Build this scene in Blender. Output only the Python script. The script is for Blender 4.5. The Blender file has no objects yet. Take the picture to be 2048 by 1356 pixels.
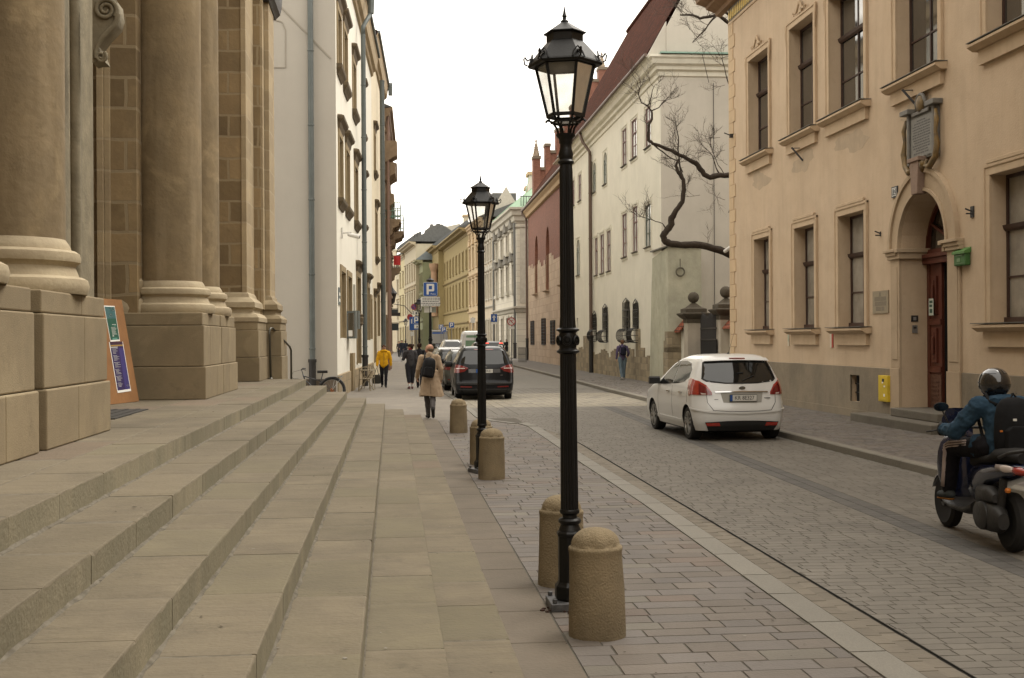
import bpy, bmesh, math, random
from mathutils import Vector, Matrix
from math import sin, cos, pi, radians as R_
random.seed(7)
D = bpy.data; SC = bpy.context.scene; COL = SC.collection
# ---------------------------------------------------------------- camera, sky, sun, exposure
YAW = math.atan(242/2400); ROLL = math.radians(.35); HC = 1.85; FPX = 2400
_r = Vector((cos(YAW), -sin(YAW), 0)); FW = Vector((sin(YAW), cos(YAW), 0)); _u = Vector((0, 0, 1))
RT = _r*cos(ROLL) - _u*sin(ROLL); UP = _u*cos(ROLL) + _r*sin(ROLL); CAM = Vector((0, 0, HC))
cd = D.cameras.new('camera'); co = D.objects.new('camera', cd); COL.objects.link(co)
cd.sensor_width = 36; cd.lens = 36*FPX/2048; cd.clip_end = 3000; cd.clip_start = .05
m3 = Matrix((RT, UP, -FW)).transposed()
co.matrix_world = Matrix.Translation(CAM) @ m3.to_4x4()
SC.camera = co
W = D.worlds.new("World"); SC.world = W; W.use_nodes = True
nt = W.node_tree; nt.nodes.clear()
out = nt.nodes.new('ShaderNodeOutputWorld'); bg = nt.nodes.new('ShaderNodeBackground')
sky = nt.nodes.new('ShaderNodeTexSky'); sky.sky_type = 'NISHITA'; sky.sun_disc = False
SUN_EL, SUN_ROT = R_(57), R_(62)
sky.sun_elevation = SUN_EL; sky.sun_rotation = SUN_ROT; sky.dust_density = 4; sky.air_density = 1.0
mx = nt.nodes.new('ShaderNodeMix'); mx.data_type = 'RGBA'; mx.inputs[0].default_value = .86
mx.inputs[7].default_value = (17.2, 16.1, 14.3, 1)          # pale overcast cloud layer over the sky
nt.links.new(sky.outputs[0], mx.inputs[6]); nt.links.new(mx.outputs[2], bg.inputs[0])
bg.inputs[1].default_value = .1
nt.links.new(bg.outputs[0], out.inputs[0])
sl = D.lights.new('sun', 'SUN'); so = D.objects.new('sun', sl); COL.objects.link(so)
sl.energy = 1.5; sl.angle = R_(28); sl.color = (1, .95, .86)
# sun from the right front (east-north): direction vector towards the sun
_sd = Vector((cos(SUN_EL)*sin(SUN_ROT), cos(SUN_EL)*cos(SUN_ROT), sin(SUN_EL)))
so.rotation_euler = _sd.to_track_quat('Z', 'Y').to_euler()
SC.view_settings.view_transform = 'Standard'; SC.view_settings.look = 'None'
SC.view_settings.exposure = 0.78; SC.view_settings.gamma = 1
# ---------------------------------------------------------------- geometry of the shot: rays used to measure where things stand
def ray(u, v): return FW*FPX + RT*(u-1024) - UP*(v-678)
def gp(u, v, z=0):
    d = ray(u, v); return CAM + d*((z-HC)/d.z)
def at(u, v, y):
    d = ray(u, v); return CAM + d*(y/d.y)
# ---------------------------------------------------------------- materials
MATS = {}
def mat(name, col, col2=None, rough=.85, ns=2.5, bump=.15, bs=25, brick=None, mortar=None, streak=0, streakcol=None,
        isl=0, metal=0, spec=.3, coat=0, amt=.5, ior=None, trans=0, sharp=None, mort_w=.012, alpha=1, grime=0, emis=None, hst=0, patch=0):
    if name in MATS: return MATS[name]
    m = D.materials.new(name); m.use_nodes = True; MATS[name] = m
    n = m.node_tree.nodes; L = m.node_tree.links; b = n['Principled BSDF']
    def N(t, **k):
        x = n.new(t)
        for a, c in k.items(): setattr(x, a, c)
        return x
    def mixc(fac, a, c, bt='MIX'):
        x = N('ShaderNodeMix', data_type='RGBA', blend_type=bt)
        for sock, val in ((0, fac), (6, a), (7, c)):
            if isinstance(val, (int, float)): x.inputs[sock].default_value = val
            elif isinstance(val, tuple): x.inputs[sock].default_value = (*val, 1) if len(val) == 3 else val
            else: L.new(val, x.inputs[sock])
        return x.outputs[2]
    b.inputs['Roughness'].default_value = rough; b.inputs['Metallic'].default_value = metal
    b.inputs['Specular IOR Level'].default_value = spec
    if ior: b.inputs['IOR'].default_value = ior
    if coat: b.inputs['Coat Weight'].default_value = coat; b.inputs['Coat Roughness'].default_value = .05
    if trans: b.inputs['Transmission Weight'].default_value = trans
    if alpha < 1: b.inputs['Alpha'].default_value = alpha
    if emis: b.inputs['Emission Color'].default_value = (*emis[:3], 1); b.inputs['Emission Strength'].default_value = emis[3]
    tc = N('ShaderNodeTexCoord'); co_ = tc.outputs['Object']
    c = tuple(col)
    if col2 is not None:
        no = N('ShaderNodeTexNoise'); no.inputs['Scale'].default_value = ns; no.inputs['Detail'].default_value = 6
        no.inputs['Roughness'].default_value = .65; L.new(co_, no.inputs['Vector'])
        rp = N('ShaderNodeMapRange'); w = .5 if sharp is None else sharp
        rp.inputs[1].default_value = .5-.3*w; rp.inputs[2].default_value = .5+.3*w; L.new(no.outputs[0], rp.inputs[0])
        c = mixc(rp.outputs[0], c, tuple(col2))
    if streak:
        mp = N('ShaderNodeMapping'); mp.inputs['Scale'].default_value = (3.2, 3.2, .35); L.new(co_, mp.inputs[0])
        n2 = N('ShaderNodeTexNoise'); n2.inputs['Scale'].default_value = 1.3; n2.inputs['Detail'].default_value = 7; L.new(mp.outputs[0], n2.inputs['Vector'])
        r2 = N('ShaderNodeMapRange'); r2.inputs[1].default_value = .48; r2.inputs[2].default_value = .75; r2.inputs[4].default_value = streak
        L.new(n2.outputs[0], r2.inputs[0]); c = mixc(r2.outputs[0], c, tuple(streakcol or [x*.6 for x in col]))
    if hst:
        mp = N('ShaderNodeMapping'); mp.inputs['Scale'].default_value = (.9, 13, 9); mp.inputs['Rotation'].default_value = (0, 0, .06); L.new(co_, mp.inputs[0])
        n4 = N('ShaderNodeTexNoise'); n4.inputs['Scale'].default_value = 1.6; n4.inputs['Detail'].default_value = 6; n4.inputs['Roughness'].default_value = .7; L.new(mp.outputs[0], n4.inputs['Vector'])
        r4 = N('ShaderNodeMapRange'); r4.inputs[1].default_value = .5; r4.inputs[2].default_value = .78; r4.inputs[4].default_value = hst
        L.new(n4.outputs[0], r4.inputs[0]); c = mixc(r4.outputs[0], c, tuple(x*.62 for x in col))
        n5 = N('ShaderNodeTexNoise'); n5.inputs['Scale'].default_value = 1.1; n5.inputs['Detail'].default_value = 8; L.new(co_, n5.inputs['Vector'])
        r5 = N('ShaderNodeMapRange'); r5.inputs[1].default_value = .55; r5.inputs[2].default_value = .72; r5.inputs[4].default_value = .4
        L.new(n5.outputs[0], r5.inputs[0]); c = mixc(r5.outputs[0], c, (col[0]*1.2, col[1]*1.22, col[2]*1.1))
    if patch:
        n6 = N('ShaderNodeTexNoise'); n6.inputs['Scale'].default_value = 1.15; n6.inputs['Detail'].default_value = 9; n6.inputs['Roughness'].default_value = .6; n6.inputs['Distortion'].default_value = .6; L.new(co_, n6.inputs['Vector'])
        r6 = N('ShaderNodeMapRange'); r6.inputs[1].default_value = .56; r6.inputs[2].default_value = .64; r6.inputs[4].default_value = patch
        L.new(n6.outputs[0], r6.inputs[0]); c = mixc(r6.outputs[0], c, (col[0]*1.45, col[1]*1.5, col[2]*1.55))
    if grime:
        n3 = N('ShaderNodeTexNoise'); n3.inputs['Scale'].default_value = .55; n3.inputs['Detail'].default_value = 9; n3.inputs['Roughness'].default_value = .7
        L.new(co_, n3.inputs['Vector'])
        r3 = N('ShaderNodeMapRange'); r3.inputs[1].default_value = .45; r3.inputs[2].default_value = .72; r3.inputs[4].default_value = grime
        L.new(n3.outputs[0], r3.inputs[0]); c = mixc(r3.outputs[0], c, tuple(x*.52 for x in col))
        n7 = N('ShaderNodeTexNoise'); n7.inputs['Scale'].default_value = 5.5; n7.inputs['Detail'].default_value = 10; n7.inputs['Roughness'].default_value = .75; L.new(co_, n7.inputs['Vector'])
        r7 = N('ShaderNodeMapRange'); r7.inputs[1].default_value = .56; r7.inputs[2].default_value = .74; r7.inputs[4].default_value = grime*.9
        L.new(n7.outputs[0], r7.inputs[0]); c = mixc(r7.outputs[0], c, tuple(x*.45 for x in col))
    if isl:
        g = N('ShaderNodeNewGeometry'); hs = N('ShaderNodeMapRange'); hs.inputs[3].default_value = 1-isl; hs.inputs[4].default_value = 1+isl
        L.new(g.outputs['Random Per Island'], hs.inputs[0])
        mm = N('ShaderNodeVectorMath', operation='SCALE'); 
        if isinstance(c, tuple): mm.inputs[0].default_value = c
        else: L.new(c, mm.inputs[0])
        L.new(hs.outputs[0], mm.inputs['Scale']); c = mm.outputs[0]
    hgt = None
    if brick:
        bw, bh, off = brick[:3]
        sx = N('ShaderNodeSeparateXYZ'); L.new(co_, sx.inputs[0])
        if len(brick) > 3 and brick[3] == 'xy':
            cb = N('ShaderNodeCombineXYZ'); L.new(sx.outputs[0], cb.inputs[0]); L.new(sx.outputs[1], cb.inputs[1])
        else:
            ad = N('ShaderNodeMath', operation='ADD'); L.new(sx.outputs[0], ad.inputs[0]); L.new(sx.outputs[1], ad.inputs[1])
            cb = N('ShaderNodeCombineXYZ'); L.new(ad.outputs[0], cb.inputs[0]); L.new(sx.outputs[2], cb.inputs[1])
        wn = N('ShaderNodeTexNoise'); wn.inputs['Scale'].default_value = 2.2; L.new(co_, wn.inputs['Vector'])
        ws = N('ShaderNodeVectorMath', operation='SCALE'); ws.inputs['Scale'].default_value = .06*bh/.4; L.new(wn.outputs['Color'], ws.inputs[0])
        wa = N('ShaderNodeVectorMath', operation='ADD'); L.new(cb.outputs[0], wa.inputs[0]); L.new(ws.outputs[0], wa.inputs[1])
        bt = N('ShaderNodeTexBrick'); bt.offset = off; L.new(wa.outputs[0], bt.inputs['Vector'])
        bt.inputs['Scale'].default_value = 1; bt.inputs['Brick Width'].default_value = bw; bt.inputs['Row Height'].default_value = bh
        bt.inputs['Mortar Size'].default_value = mort_w; bt.inputs['Mortar Smooth'].default_value = .3; bt.inputs['Bias'].default_value = 0
        bt.inputs['Color1'].default_value = (.62, .62, .62, 1); bt.inputs['Color2'].default_value = (1.25, 1.25, 1.25, 1)
        v = (brick[4] if len(brick) > 4 else .5)
        bt.inputs['Color1'].default_value = (1-.4*v,)*3+(1,); bt.inputs['Color2'].default_value = (1+.4*v,)*3+(1,); bt.inputs['Mortar'].default_value = (1, 1, 1, 1)
        c = mixc(1.0, c, bt.outputs['Color'], 'MULTIPLY')
        c = mixc(bt.outputs['Fac'], c, tuple(mortar or [x*.5 for x in col]))
        hgt = bt.outputs['Fac']
    if isinstance(c, tuple): b.inputs['Base Color'].default_value = (*c, 1)
    else: L.new(c, b.inputs['Base Color'])
    if bump:
        bn = N('ShaderNodeTexNoise'); bn.inputs['Scale'].default_value = bs; bn.inputs['Detail'].default_value = 5; L.new(co_, bn.inputs['Vector'])
        h = bn.outputs[0]
        if hgt:
            mu = N('ShaderNodeMath', operation='MULTIPLY_ADD'); L.new(hgt, mu.inputs[0]); mu.inputs[1].default_value = -.8; L.new(h, mu.inputs[2]); h = mu.outputs[0]
        bp = N('ShaderNodeBump'); bp.inputs['Strength'].default_value = bump; bp.inputs['Distance'].default_value = .02
        L.new(h, bp.inputs['Height']); L.new(bp.outputs[0], b.inputs['Normal'])
    return m
def paint(name, col, rough=.45, metal=0, spec=.5, coat=0): return mat(name, col, rough=rough, metal=metal, spec=spec, coat=coat, bump=0)
# ---------------------------------------------------------------- mesh building
class MB:
    def __init__(s): s.v = []; s.f = []; s.m = []
    def add(s, vs, fs, mi=0):
        o = len(s.v); s.v += [tuple(p) for p in vs]
        for q in fs: s.f.append(tuple(i+o for i in q)); s.m.append(mi)
        return s
    def box(s, x0, x1, y0, y1, z0, z1, mi=0):
        if x0 > x1: x0, x1 = x1, x0
        if y0 > y1: y0, y1 = y1, y0
        if z0 > z1: z0, z1 = z1, z0
        return s.add([(x0,y0,z0),(x1,y0,z0),(x1,y1,z0),(x0,y1,z0),(x0,y0,z1),(x1,y0,z1),(x1,y1,z1),(x0,y1,z1)],
              [(0,3,2,1),(4,5,6,7),(0,1,5,4),(1,2,6,5),(2,3,7,6),(3,0,4,7)], mi)
    def quad(s, a, b, c, d, mi=0): return s.add([a,b,c,d], [(0,1,2,3)], mi)
    def poly(s, pts, mi=0): return s.add(pts, [tuple(range(len(pts)))], mi)
    def rings(s, rings, cap=True, mi=0, closed=True):
        n = len(rings[0]); vs = [p for r in rings for p in r]; fs = []
        for i in range(len(rings)-1):
            for j in range(n if closed else n-1):
                k = (j+1) % n; fs.append((i*n+j, i*n+k, (i+1)*n+k, (i+1)*n+j))
        if cap: fs.append(tuple(range(n))[::-1]); fs.append(tuple((len(rings)-1)*n+j for j in range(n)))
        return s.add(vs, fs, mi)
    def lathe(s, prof, cx=0, cy=0, n=24, cap=True, mi=0, ph=0, axis='z'):
        rr = []
        for r, z in prof:
            ring = []
            for j in range(n):
                a = ph+2*pi*j/n; p = (r*cos(a), r*sin(a), z)
                if axis == 'x': p = (z, p[0], p[1])
                elif axis == 'y': p = (p[1], z, p[0])
                ring.append((p[0]+cx, p[1]+cy, p[2]) if axis == 'z' else p)
            rr.append(ring)
        return s.rings(rr, cap, mi)
    def tube(s, pts, r, n=8, cap=True, mi=0):
        pts = [Vector(p) for p in pts]; rs = r if isinstance(r, (list, tuple)) else [r]*len(pts); rr = []
        t0 = (pts[1]-pts[0]).normalized(); up = Vector((0,0,1)) if abs(t0.z) < .9 else Vector((1,0,0))
        a = t0.cross(up).normalized(); b = a.cross(t0).normalized()
        for i, p in enumerate(pts):
            if i == 0: t = t0
            elif i == len(pts)-1: t = (pts[i]-pts[i-1]).normalized()
            else: t = ((pts[i]-pts[i-1]).normalized()+(pts[i+1]-pts[i]).normalized()).normalized()
            a = (a - t*a.dot(t)).normalized(); b = t.cross(a)
            rr.append([tuple(p+(a*cos(2*pi*j/n)+b*sin(2*pi*j/n))*rs[i]) for j in range(n)])
        return s.rings(rr, cap, mi)
    def bar(s, a, b, w, h, mi=0):
        a = Vector(a); b = Vector(b); t = (b-a).normalized(); up = Vector((0,0,1)) if abs(t.z) < .95 else Vector((0,1,0))
        x = t.cross(up).normalized()*w/2; y = x.cross(t).normalized()*h/2
        return s.rings([[tuple(p+q) for q in (-x-y, x-y, x+y, -x+y)] for p in (a, b)], True, mi)
    def prism(s, poly, z0, z1, mi=0, axis='z'):
        f = {'z': lambda p, z: (p[0], p[1], z), 'y': lambda p, z: (p[0], z, p[1]), 'x': lambda p, z: (z, p[0], p[1])}[axis]
        return s.rings([[f(p, z0) for p in poly], [f(p, z1) for p in poly]], True, mi)
    def ball(s, c, r, sc=(1,1,1), n=16, mi=0):
        k = n//2; rr = []
        for i in range(1, k):
            t = pi*i/k; rr.append([(c[0]+r*sc[0]*sin(t)*cos(2*pi*j/n), c[1]+r*sc[1]*sin(t)*sin(2*pi*j/n), c[2]-r*sc[2]*cos(t)) for j in range(n)])
        return s.rings(rr, True, mi)
    def cap(s, p0, r0, p1, r1, n=10, mi=0, flat=None):
        """capsule with tapering radius; flat=(axis vector, factor) squashes it"""
        p0 = Vector(p0); p1 = Vector(p1); t = p1-p0; L = t.length or 1e-4; t = t/L if L > 1e-4 else Vector((0,0,1))
        up = Vector((0,0,1)) if abs(t.z) < .9 else Vector((0,1,0)); a = t.cross(up).normalized(); b = a.cross(t)
        rr = []
        for i in range(1, 5):
            q = pi/2*i/4; rr.append((p0-t*r0*cos(q), r0*sin(q)))
        for i in range(0, 4):
            q = pi/2*i/4; rr.append((p1+t*r1*sin(q), r1*cos(q)))
        ring = []
        for c, r in rr:
            R = []
            for j in range(n):
                o = (a*cos(2*pi*j/n)+b*sin(2*pi*j/n))*r
                if flat: ax = Vector(flat[0]).normalized(); o = o-ax*o.dot(ax)*(1-flat[1])
                R.append(tuple(c+o))
            ring.append(R)
        return s.rings(ring, True, mi)
    def build(s, name, mats, parent=None, smooth=False, bevel=0, loc=None, vox=0, seg=2, sub=0, auto=None):
        me = D.meshes.new(name); me.from_pydata(s.v, [], s.f); me.update()
        o = D.objects.new(name, me); COL.objects.link(o)
        for mm in (mats if isinstance(mats, (list, tuple)) else [mats]): me.materials.append(mm)
        me.polygons.foreach_set('material_index', s.m)
        bm = bmesh.new(); bm.from_mesh(me); bmesh.ops.recalc_face_normals(bm, faces=bm.faces)
        if smooth:
            for f in bm.faces: f.smooth = True
            if auto is not None:
                for e in bm.edges:
                    if len(e.link_faces) == 2 and e.calc_face_angle(0) > auto: e.smooth = False
        bm.to_mesh(me); bm.free()
        if parent: o.parent = parent
        if loc: o.location = loc
        if vox:
            md = o.modifiers.new('r', 'REMESH'); md.mode = 'VOXEL'; md.voxel_size = vox; md.use_smooth_shade = True
            ms = o.modifiers.new('s', 'SMOOTH'); ms.factor = .5; ms.iterations = 4
        if sub: md = o.modifiers.new('s', 'SUBSURF'); md.levels = md.render_levels = sub
        if bevel:
            md = o.modifiers.new('b', 'BEVEL'); md.width = bevel; md.segments = seg; md.limit_method = 'ANGLE'; md.angle_limit = R_(35); md.harden_normals = False
        return o
def tag(o, label=None, cat=None, group=None, kind=None):
    if label: o['label'] = label
    if cat: o['category'] = cat
    if group: o['group'] = group
    if kind: o['kind'] = kind
    return o
def thing(name, label, cat, loc=(0,0,0), rz=0, group=None):
    o = D.objects.new(name, None); COL.objects.link(o); o.location = loc; o.rotation_euler = (0, 0, rz); o.empty_display_size = .2
    return tag(o, label, cat, group)
def struct(o): o['kind'] = 'structure'; return o
def copy_tree(o, loc=None, rz=None, label=None, parent=None):
    c = o.copy(); COL.objects.link(c)
    if parent: c.parent = parent
    if loc is not None: c.location = loc
    if rz is not None: c.rotation_euler = (0, 0, rz)
    if label: c['label'] = label
    for ch in o.children: copy_tree(ch, parent=c)
    return c
def text(txt, size, mt, parent, loc, rot=(pi/2, 0, 0), name='lettering', ext=.002, align='CENTER', sx=1):
    cu = D.curves.new('t', 'FONT'); cu.body = txt; cu.size = size; cu.extrude = ext; cu.align_x = align; cu.align_y = 'CENTER'; cu.resolution_u = 2
    t = D.objects.new('t', cu); COL.objects.link(t); bpy.context.view_layer.update()
    me = D.meshes.new_from_object(t.evaluated_get(bpy.context.evaluated_depsgraph_get())); D.objects.remove(t)
    for v in me.vertices: v.co.x *= sx
    o = D.objects.new(name, me); COL.objects.link(o); me.materials.clear(); me.materials.append(mt)
    o.parent = parent; o.location = loc; o.rotation_euler = rot; return o
# ---------------------------------------------------------------- facade frame: local x runs along the wall, local -y points out of it
class Fac:
    def __init__(s, name, label, cat, p0, p1, z=0, group=None):
        s.p0 = Vector((p0[0], p0[1], 0)); d = Vector((p1[0]-p0[0], p1[1]-p0[1], 0)); s.L = d.length; s.d = d.normalized()
        s.n = Vector((-s.d.y, s.d.x, 0)); s.rz = math.atan2(s.d.y, s.d.x)
        s.root = thing(name, label, cat, (p0[0], p0[1], 0), s.rz, group)
    def hit(s, u, v, off=0):
        d = ray(u, v); t = (s.p0+s.n*off-CAM).dot(s.n)/d.dot(s.n); p = CAM+d*t
        return (p-s.p0).dot(s.d), p.z
    def w(s, a, y, z): return s.p0+s.d*a+s.n*y+Vector((0, 0, z))
    def rect(s, ul, ur, vt, vb, at_u=None, off=0):
        """opening from left/right pixel columns and top/bottom measured at column at_u"""
        um = (ul+ur)/2 if at_u is None else at_u
        a = s.hit(ul, 700, off)[0]; b = s.hit(ur, 700, off)[0]
        return (min(a, b), max(a, b), s.hit(um, vb, off)[1], s.hit(um, vt, off)[1])
def wall(mb, s0, s1, z0, z1, holes=(), y=0, mi=0, rmi=None):
    """wall sheet in the facade plane with real openings; hole=(a,b,c,d,depth,arched)"""
    rmi = mi if rmi is None else rmi
    S = sorted({s0, s1, *[min(max(h[i], s0), s1) for h in holes for i in (0, 1)]}); Z = sorted({z0, z1, *[min(max(h[i], z0), z1) for h in holes for i in (2, 3)]})
    for i in range(len(S)-1):
        for j in range(len(Z)-1):
            if S[i+1]-S[i] < 1e-6 or Z[j+1]-Z[j] < 1e-6: continue
            cs = (S[i]+S[i+1])/2; cz = (Z[j]+Z[j+1])/2
            if any(h[0] < cs < h[1] and h[2] < cz < h[3] for h in holes): continue
            mb.quad((S[i], y, Z[j]), (S[i+1], y, Z[j]), (S[i+1], y, Z[j+1]), (S[i], y, Z[j+1]), mi)
    for h in holes:
        a, b, c, d, dp = h[:5]
        ar = len(h) > 5 and h[5]
        if ar:
            r = (b-a)/2; cx = (a+b)/2; K = 12; ry = min(r, d-c-.05)*(ar if ar is not True else 1); zc = d-ry
            pts = [(cx-r*cos(pi*k/K), zc+ry*sin(pi*k/K)) for k in range(K+1)]
            for k in range(K):
                p, q = pts[k], pts[k+1]
                mb.quad((p[0], y, p[1]), (q[0], y, q[1]), (q[0], y, d), (p[0], y, d), mi)
                mb.quad((p[0], y, p[1]), (q[0], y, q[1]), (q[0], y+dp, q[1]), (p[0], y+dp, p[1]), rmi)
            top = zc
        else:
            top = d; mb.quad((a, y, d), (b, y, d), (b, y+dp, d), (a, y+dp, d), rmi)
        mb.quad((a, y, c), (a, y, top), (a, y+dp, top), (a, y+dp, c), rmi)
        mb.quad((b, y, c), (b, y, top), (b, y+dp, top), (b, y+dp, c), rmi)
        mb.quad((a, y, c), (b, y, c), (b, y+dp, c), (a, y+dp, c), rmi)
def window(root, a, b, c, d, dp, fm, gm, cols=2, rows=(.62,), bar=.045, arch=False, y0=0, label=None):
    """sash frame with pane sub-part set dp behind the wall; returns the frame"""
    w = MB(); y = y0+dp-.05; t = bar*1.3
    w.box(a, a+t, y, y+.06, c, d); w.box(b-t, b, y, y+.06, c, d); w.box(a+t, b-t, y, y+.06, d-t, d); w.box(a+t, b-t, y, y+.06, c, c+t)
    for i in range(1, cols):
        x = a+(b-a)*i/cols; w.box(x-bar/2, x+bar/2, y+.004, y+.05, c+t, d-t)
    for i, r in enumerate(rows):
        z = c+(d-c)*r; h = bar*(1.5 if i == 0 else .7)
        w.box(a+t, b-t, y-.012 if i == 0 else y+.006, y+.045, z-h/2, z+h/2)
    o = w.build('window', fm, root)
    g = MB(); g.box(a+.01, b-.01, y+.03, y+.04, c+.01, d-.01)
    if arch:
        r = (b-a)/2
    g.build('pane', gm, o)
    if label: o['label'] = label
    return o
def sill(parent, a, b, z, m, out=.14, th=.07, ov=.08, y0=0, name='sill', brk=0, topm=None):
    w = MB(); w.prism([(y0, z-th), (y0-out*.55, z-th), (y0-out, z-th*.45), (y0-out, z-.012), (y0, z+.01)], a-ov, b+ov, axis='x')
    if brk: w.box(a-ov*.2, b+ov*.2, y0-out*.35, y0, z-th-brk, z-th)
    if topm: w.box(a-ov-.01, b+ov+.01, y0-out-.015, y0, z+.012, z+.025, 1)
    return w.build(name, [m]+([topm] if topm else []), parent)
def surround(parent, a, b, c, d, m, w_=.16, t=.05, y0=0, ears=0, bottom=False):
    q = MB(); y = y0-t
    q.box(a-w_, a, y, y0, c, d); q.box(b, b+w_, y, y0, c, d); q.box(a-w_, b+w_, y, y0, d, d+w_)
    q.box(a-w_-.015, a-w_+.03, y-.02, y0, c, d+w_+.03); q.box(b+w_-.03, b+w_+.015, y-.02, y0, c, d+w_+.03); q.box(a-w_+.03, b+w_-.03, y-.02, y0, d+w_-.03, d+w_+.03)
    if ears: q.box(a-w_-ears, a-w_-.015, y-.01, y0, d-.15, d+w_+.02); q.box(b+w_+.015, b+w_+ears, y-.01, y0, d-.15, d+w_+.02)
    if bottom: q.box(a-w_, b+w_, y, y0, c-w_, c)
    return q.build('surround', m, parent, bevel=.006)
def cornice(mb, s0, s1, z, prof, y0=0, mi=0):
    """prof: list of (out, dz) pairs stacked downward from z"""
    pts = [(y0, z)]+[(y0-o, z+dz) for o, dz in prof]+[(y0, z+prof[-1][1])]
    mb.prism(pts, s0, s1, mi, axis='x')
def drainpipe(parent, x, y, z0, z1, m, mb_, r=.07, base=1.1, step=1.9, name='drainpipe'):
    w = MB(); w.tube([(x, y, z0+base), (x, y, z1)], r, 12)
    z = z0+base+.3
    while z < z1: w.lathe([(r, z), (r+.015, z+.01), (r+.015, z+.05), (r, z+.06)], x, y, 12, False); z += step
    o = w.build(name, m, parent, smooth=True, auto=.6)
    if base:
        k = MB(); k.lathe([(r*1.25, z0), (r*1.25, z0+base-.1), (r*1.5, z0+base-.1), (r*1.5, z0+base), (r, z0+base)], x, y, 12)
        k.build('pipe_shoe', mb_, o, smooth=True, auto=.6)
    return o
# ---------------------------------------------------------------- ground, road, pavements
m_ground = mat('ground', (.1,.09,.08), (.12,.11,.1), rough=.95)
m_sett = mat('road_setts', (.150,.136,.115), (.125,.113,.096), ns=1.2, isl=.08, rough=.8, bump=.2, bs=60, grime=.35, spec=.25)
m_sett_d = mat('road_setts_dark', (.088,.082,.074), (.076,.071,.065), ns=2, isl=.14, rough=.75, bump=.25, bs=60)
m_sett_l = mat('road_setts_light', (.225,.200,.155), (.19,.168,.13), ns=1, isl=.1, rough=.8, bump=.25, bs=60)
m_bed = mat('joint_bed', (.075,.066,.054), (.09,.08,.066), rough=1, ns=8)
m_pav = [mat('paver_brown', (.134,.114,.096), (.116,.10,.084), ns=1.4, isl=.12, rough=.78, bump=.3, bs=45, grime=.35),
         mat('paver_grey', (.130,.115,.102), (.113,.10,.09), ns=1.4, isl=.12, rough=.78, bump=.3, bs=45, grime=.35),
         mat('paver_red', (.142,.112,.092), (.126,.102,.084), ns=1.4, isl=.12, rough=.8, bump=.3, bs=45, grime=.3),
         mat('paver_pale', (.148,.134,.11), (.13,.116,.096), ns=1.4, isl=.1, rough=.8, bump=.3, bs=45, grime=.3)]
m_granite = mat('granite_pale', (.190,.176,.148), (.145,.135,.113), ns=70, sharp=.6, isl=.07, rough=.75, bump=.2, bs=90, grime=.3)
m_kerb = mat('kerb_stone', (.19,.172,.14), (.15,.136,.112), ns=40, isl=.08, rough=.8, bump=.2, grime=.3)
m_pavfar = mat('pavement_far', (.172,.150,.122), (.138,.121,.10), ns=.8, rough=.8, brick=(.3,.2,.5,'xy',.25), mortar=(.14,.13,.11), mort_w=.006)
m_roadfar = mat('road_far', (.15,.136,.115), (.13,.118,.1), ns=.5, rough=.8, brick=(.24,.16,.5,'xy',.25), mortar=(.15,.14,.12), mort_w=.006)
m_slot = mat('slot_drain', (.02,.018,.015), rough=.9, bump=0)
g = MB(); g.quad((-900,-300,-.12), (900,-300,-.12), (900,1500,-.12), (-900,1500,-.12)); struct(g.build('ground', m_ground))
g = MB(); g.box(1.0,9.5,46,420,-.2,-.06); g.box(-3,9.5,-8,4,-.2,-.07); struct(g.build('road', m_roadfar))
# pavement edge on the left (x as a function of y)
EDGE = [(2.62,-6),(2.65,6.3),(2.70,8.9),(2.79,13.3),(2.80,17.8),(2.84,22),(2.86,25.2),(2.72,26.2),(2.36,27.0),(2.14,28.2),(2.12,32),(2.05,37),(1.92,42),(1.88,60),(1.9,100)]
def edge(y):
    for (a, ya), (b, yb) in zip(EDGE, EDGE[1:]):
        if ya <= y <= yb: return a+(b-a)*(y-ya)/(yb-ya)
    return EDGE[-1][0] if y > 50 else EDGE[0][0]
def block(mb, x0, x1, y0, y1, z, mi, g_=.004, ch=.005, tilt=0):
    x0 += g_/2; x1 -= g_/2; y0 += g_/2; y1 -= g_/2
    if x1-x0 < .03 or y1-y0 < .03: return
    q = [z+random.uniform(-tilt, tilt) for _ in range(4)]; c = ch; b = z-.009; j = lambda: random.uniform(-.002, .002)
    X0, X1, Y0, Y1 = x0+j(), x1+j(), y0+j(), y1+j()
    mb.add([(X0,Y0,b),(X1,Y0,b),(X1,Y1,b),(X0,Y1,b),(X0+c,Y0+c,q[0]),(X1-c,Y0+c,q[1]),(X1-c,Y1-c,q[2]),(X0+c,Y1-c,q[3])],
           [(4,5,6,7),(0,1,5,4),(1,2,6,5),(2,3,7,6),(3,0,4,7)], mi)
# left pavement near: hand laid sandstone pavers, rows across the pavement
pv = MB(); y = 3.6
while y < 27.4:
    h = random.choice((.18,.2,.2,.22)); x = 1.06-random.uniform(0,.3); xe = edge(y+h/2)-.0
    while x < xe:
        w = random.uniform(.24,.46)
        a = max(x, 1.06); b = min(x+w, xe)
        block(pv, a, b, y, y+h, 0, random.choices((0,1,2,3),(6,7,.8,1.6))[0], tilt=.0018)
        x += w
    y += h
struct(pv.build('pavement_left_pavers', m_pav))
g = MB(); g.box(.6,2.9,-8,28,-.2,-.0065)
g.add([(1.0,27,-.009)], []); struct(g.build('pavement_left_bed', m_bed))
# far left pavement (slabs) bounded by the kerb
g = MB(); pts = [(edge(y)-.16, y) for y in (27.4,28.2,32,37,42,60,100)]
g.prism([(-30,27.4)]+pts+[(-30,130)], -.15, -.002); struct(g.build('pavement_left_far', m_pavfar))
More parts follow.
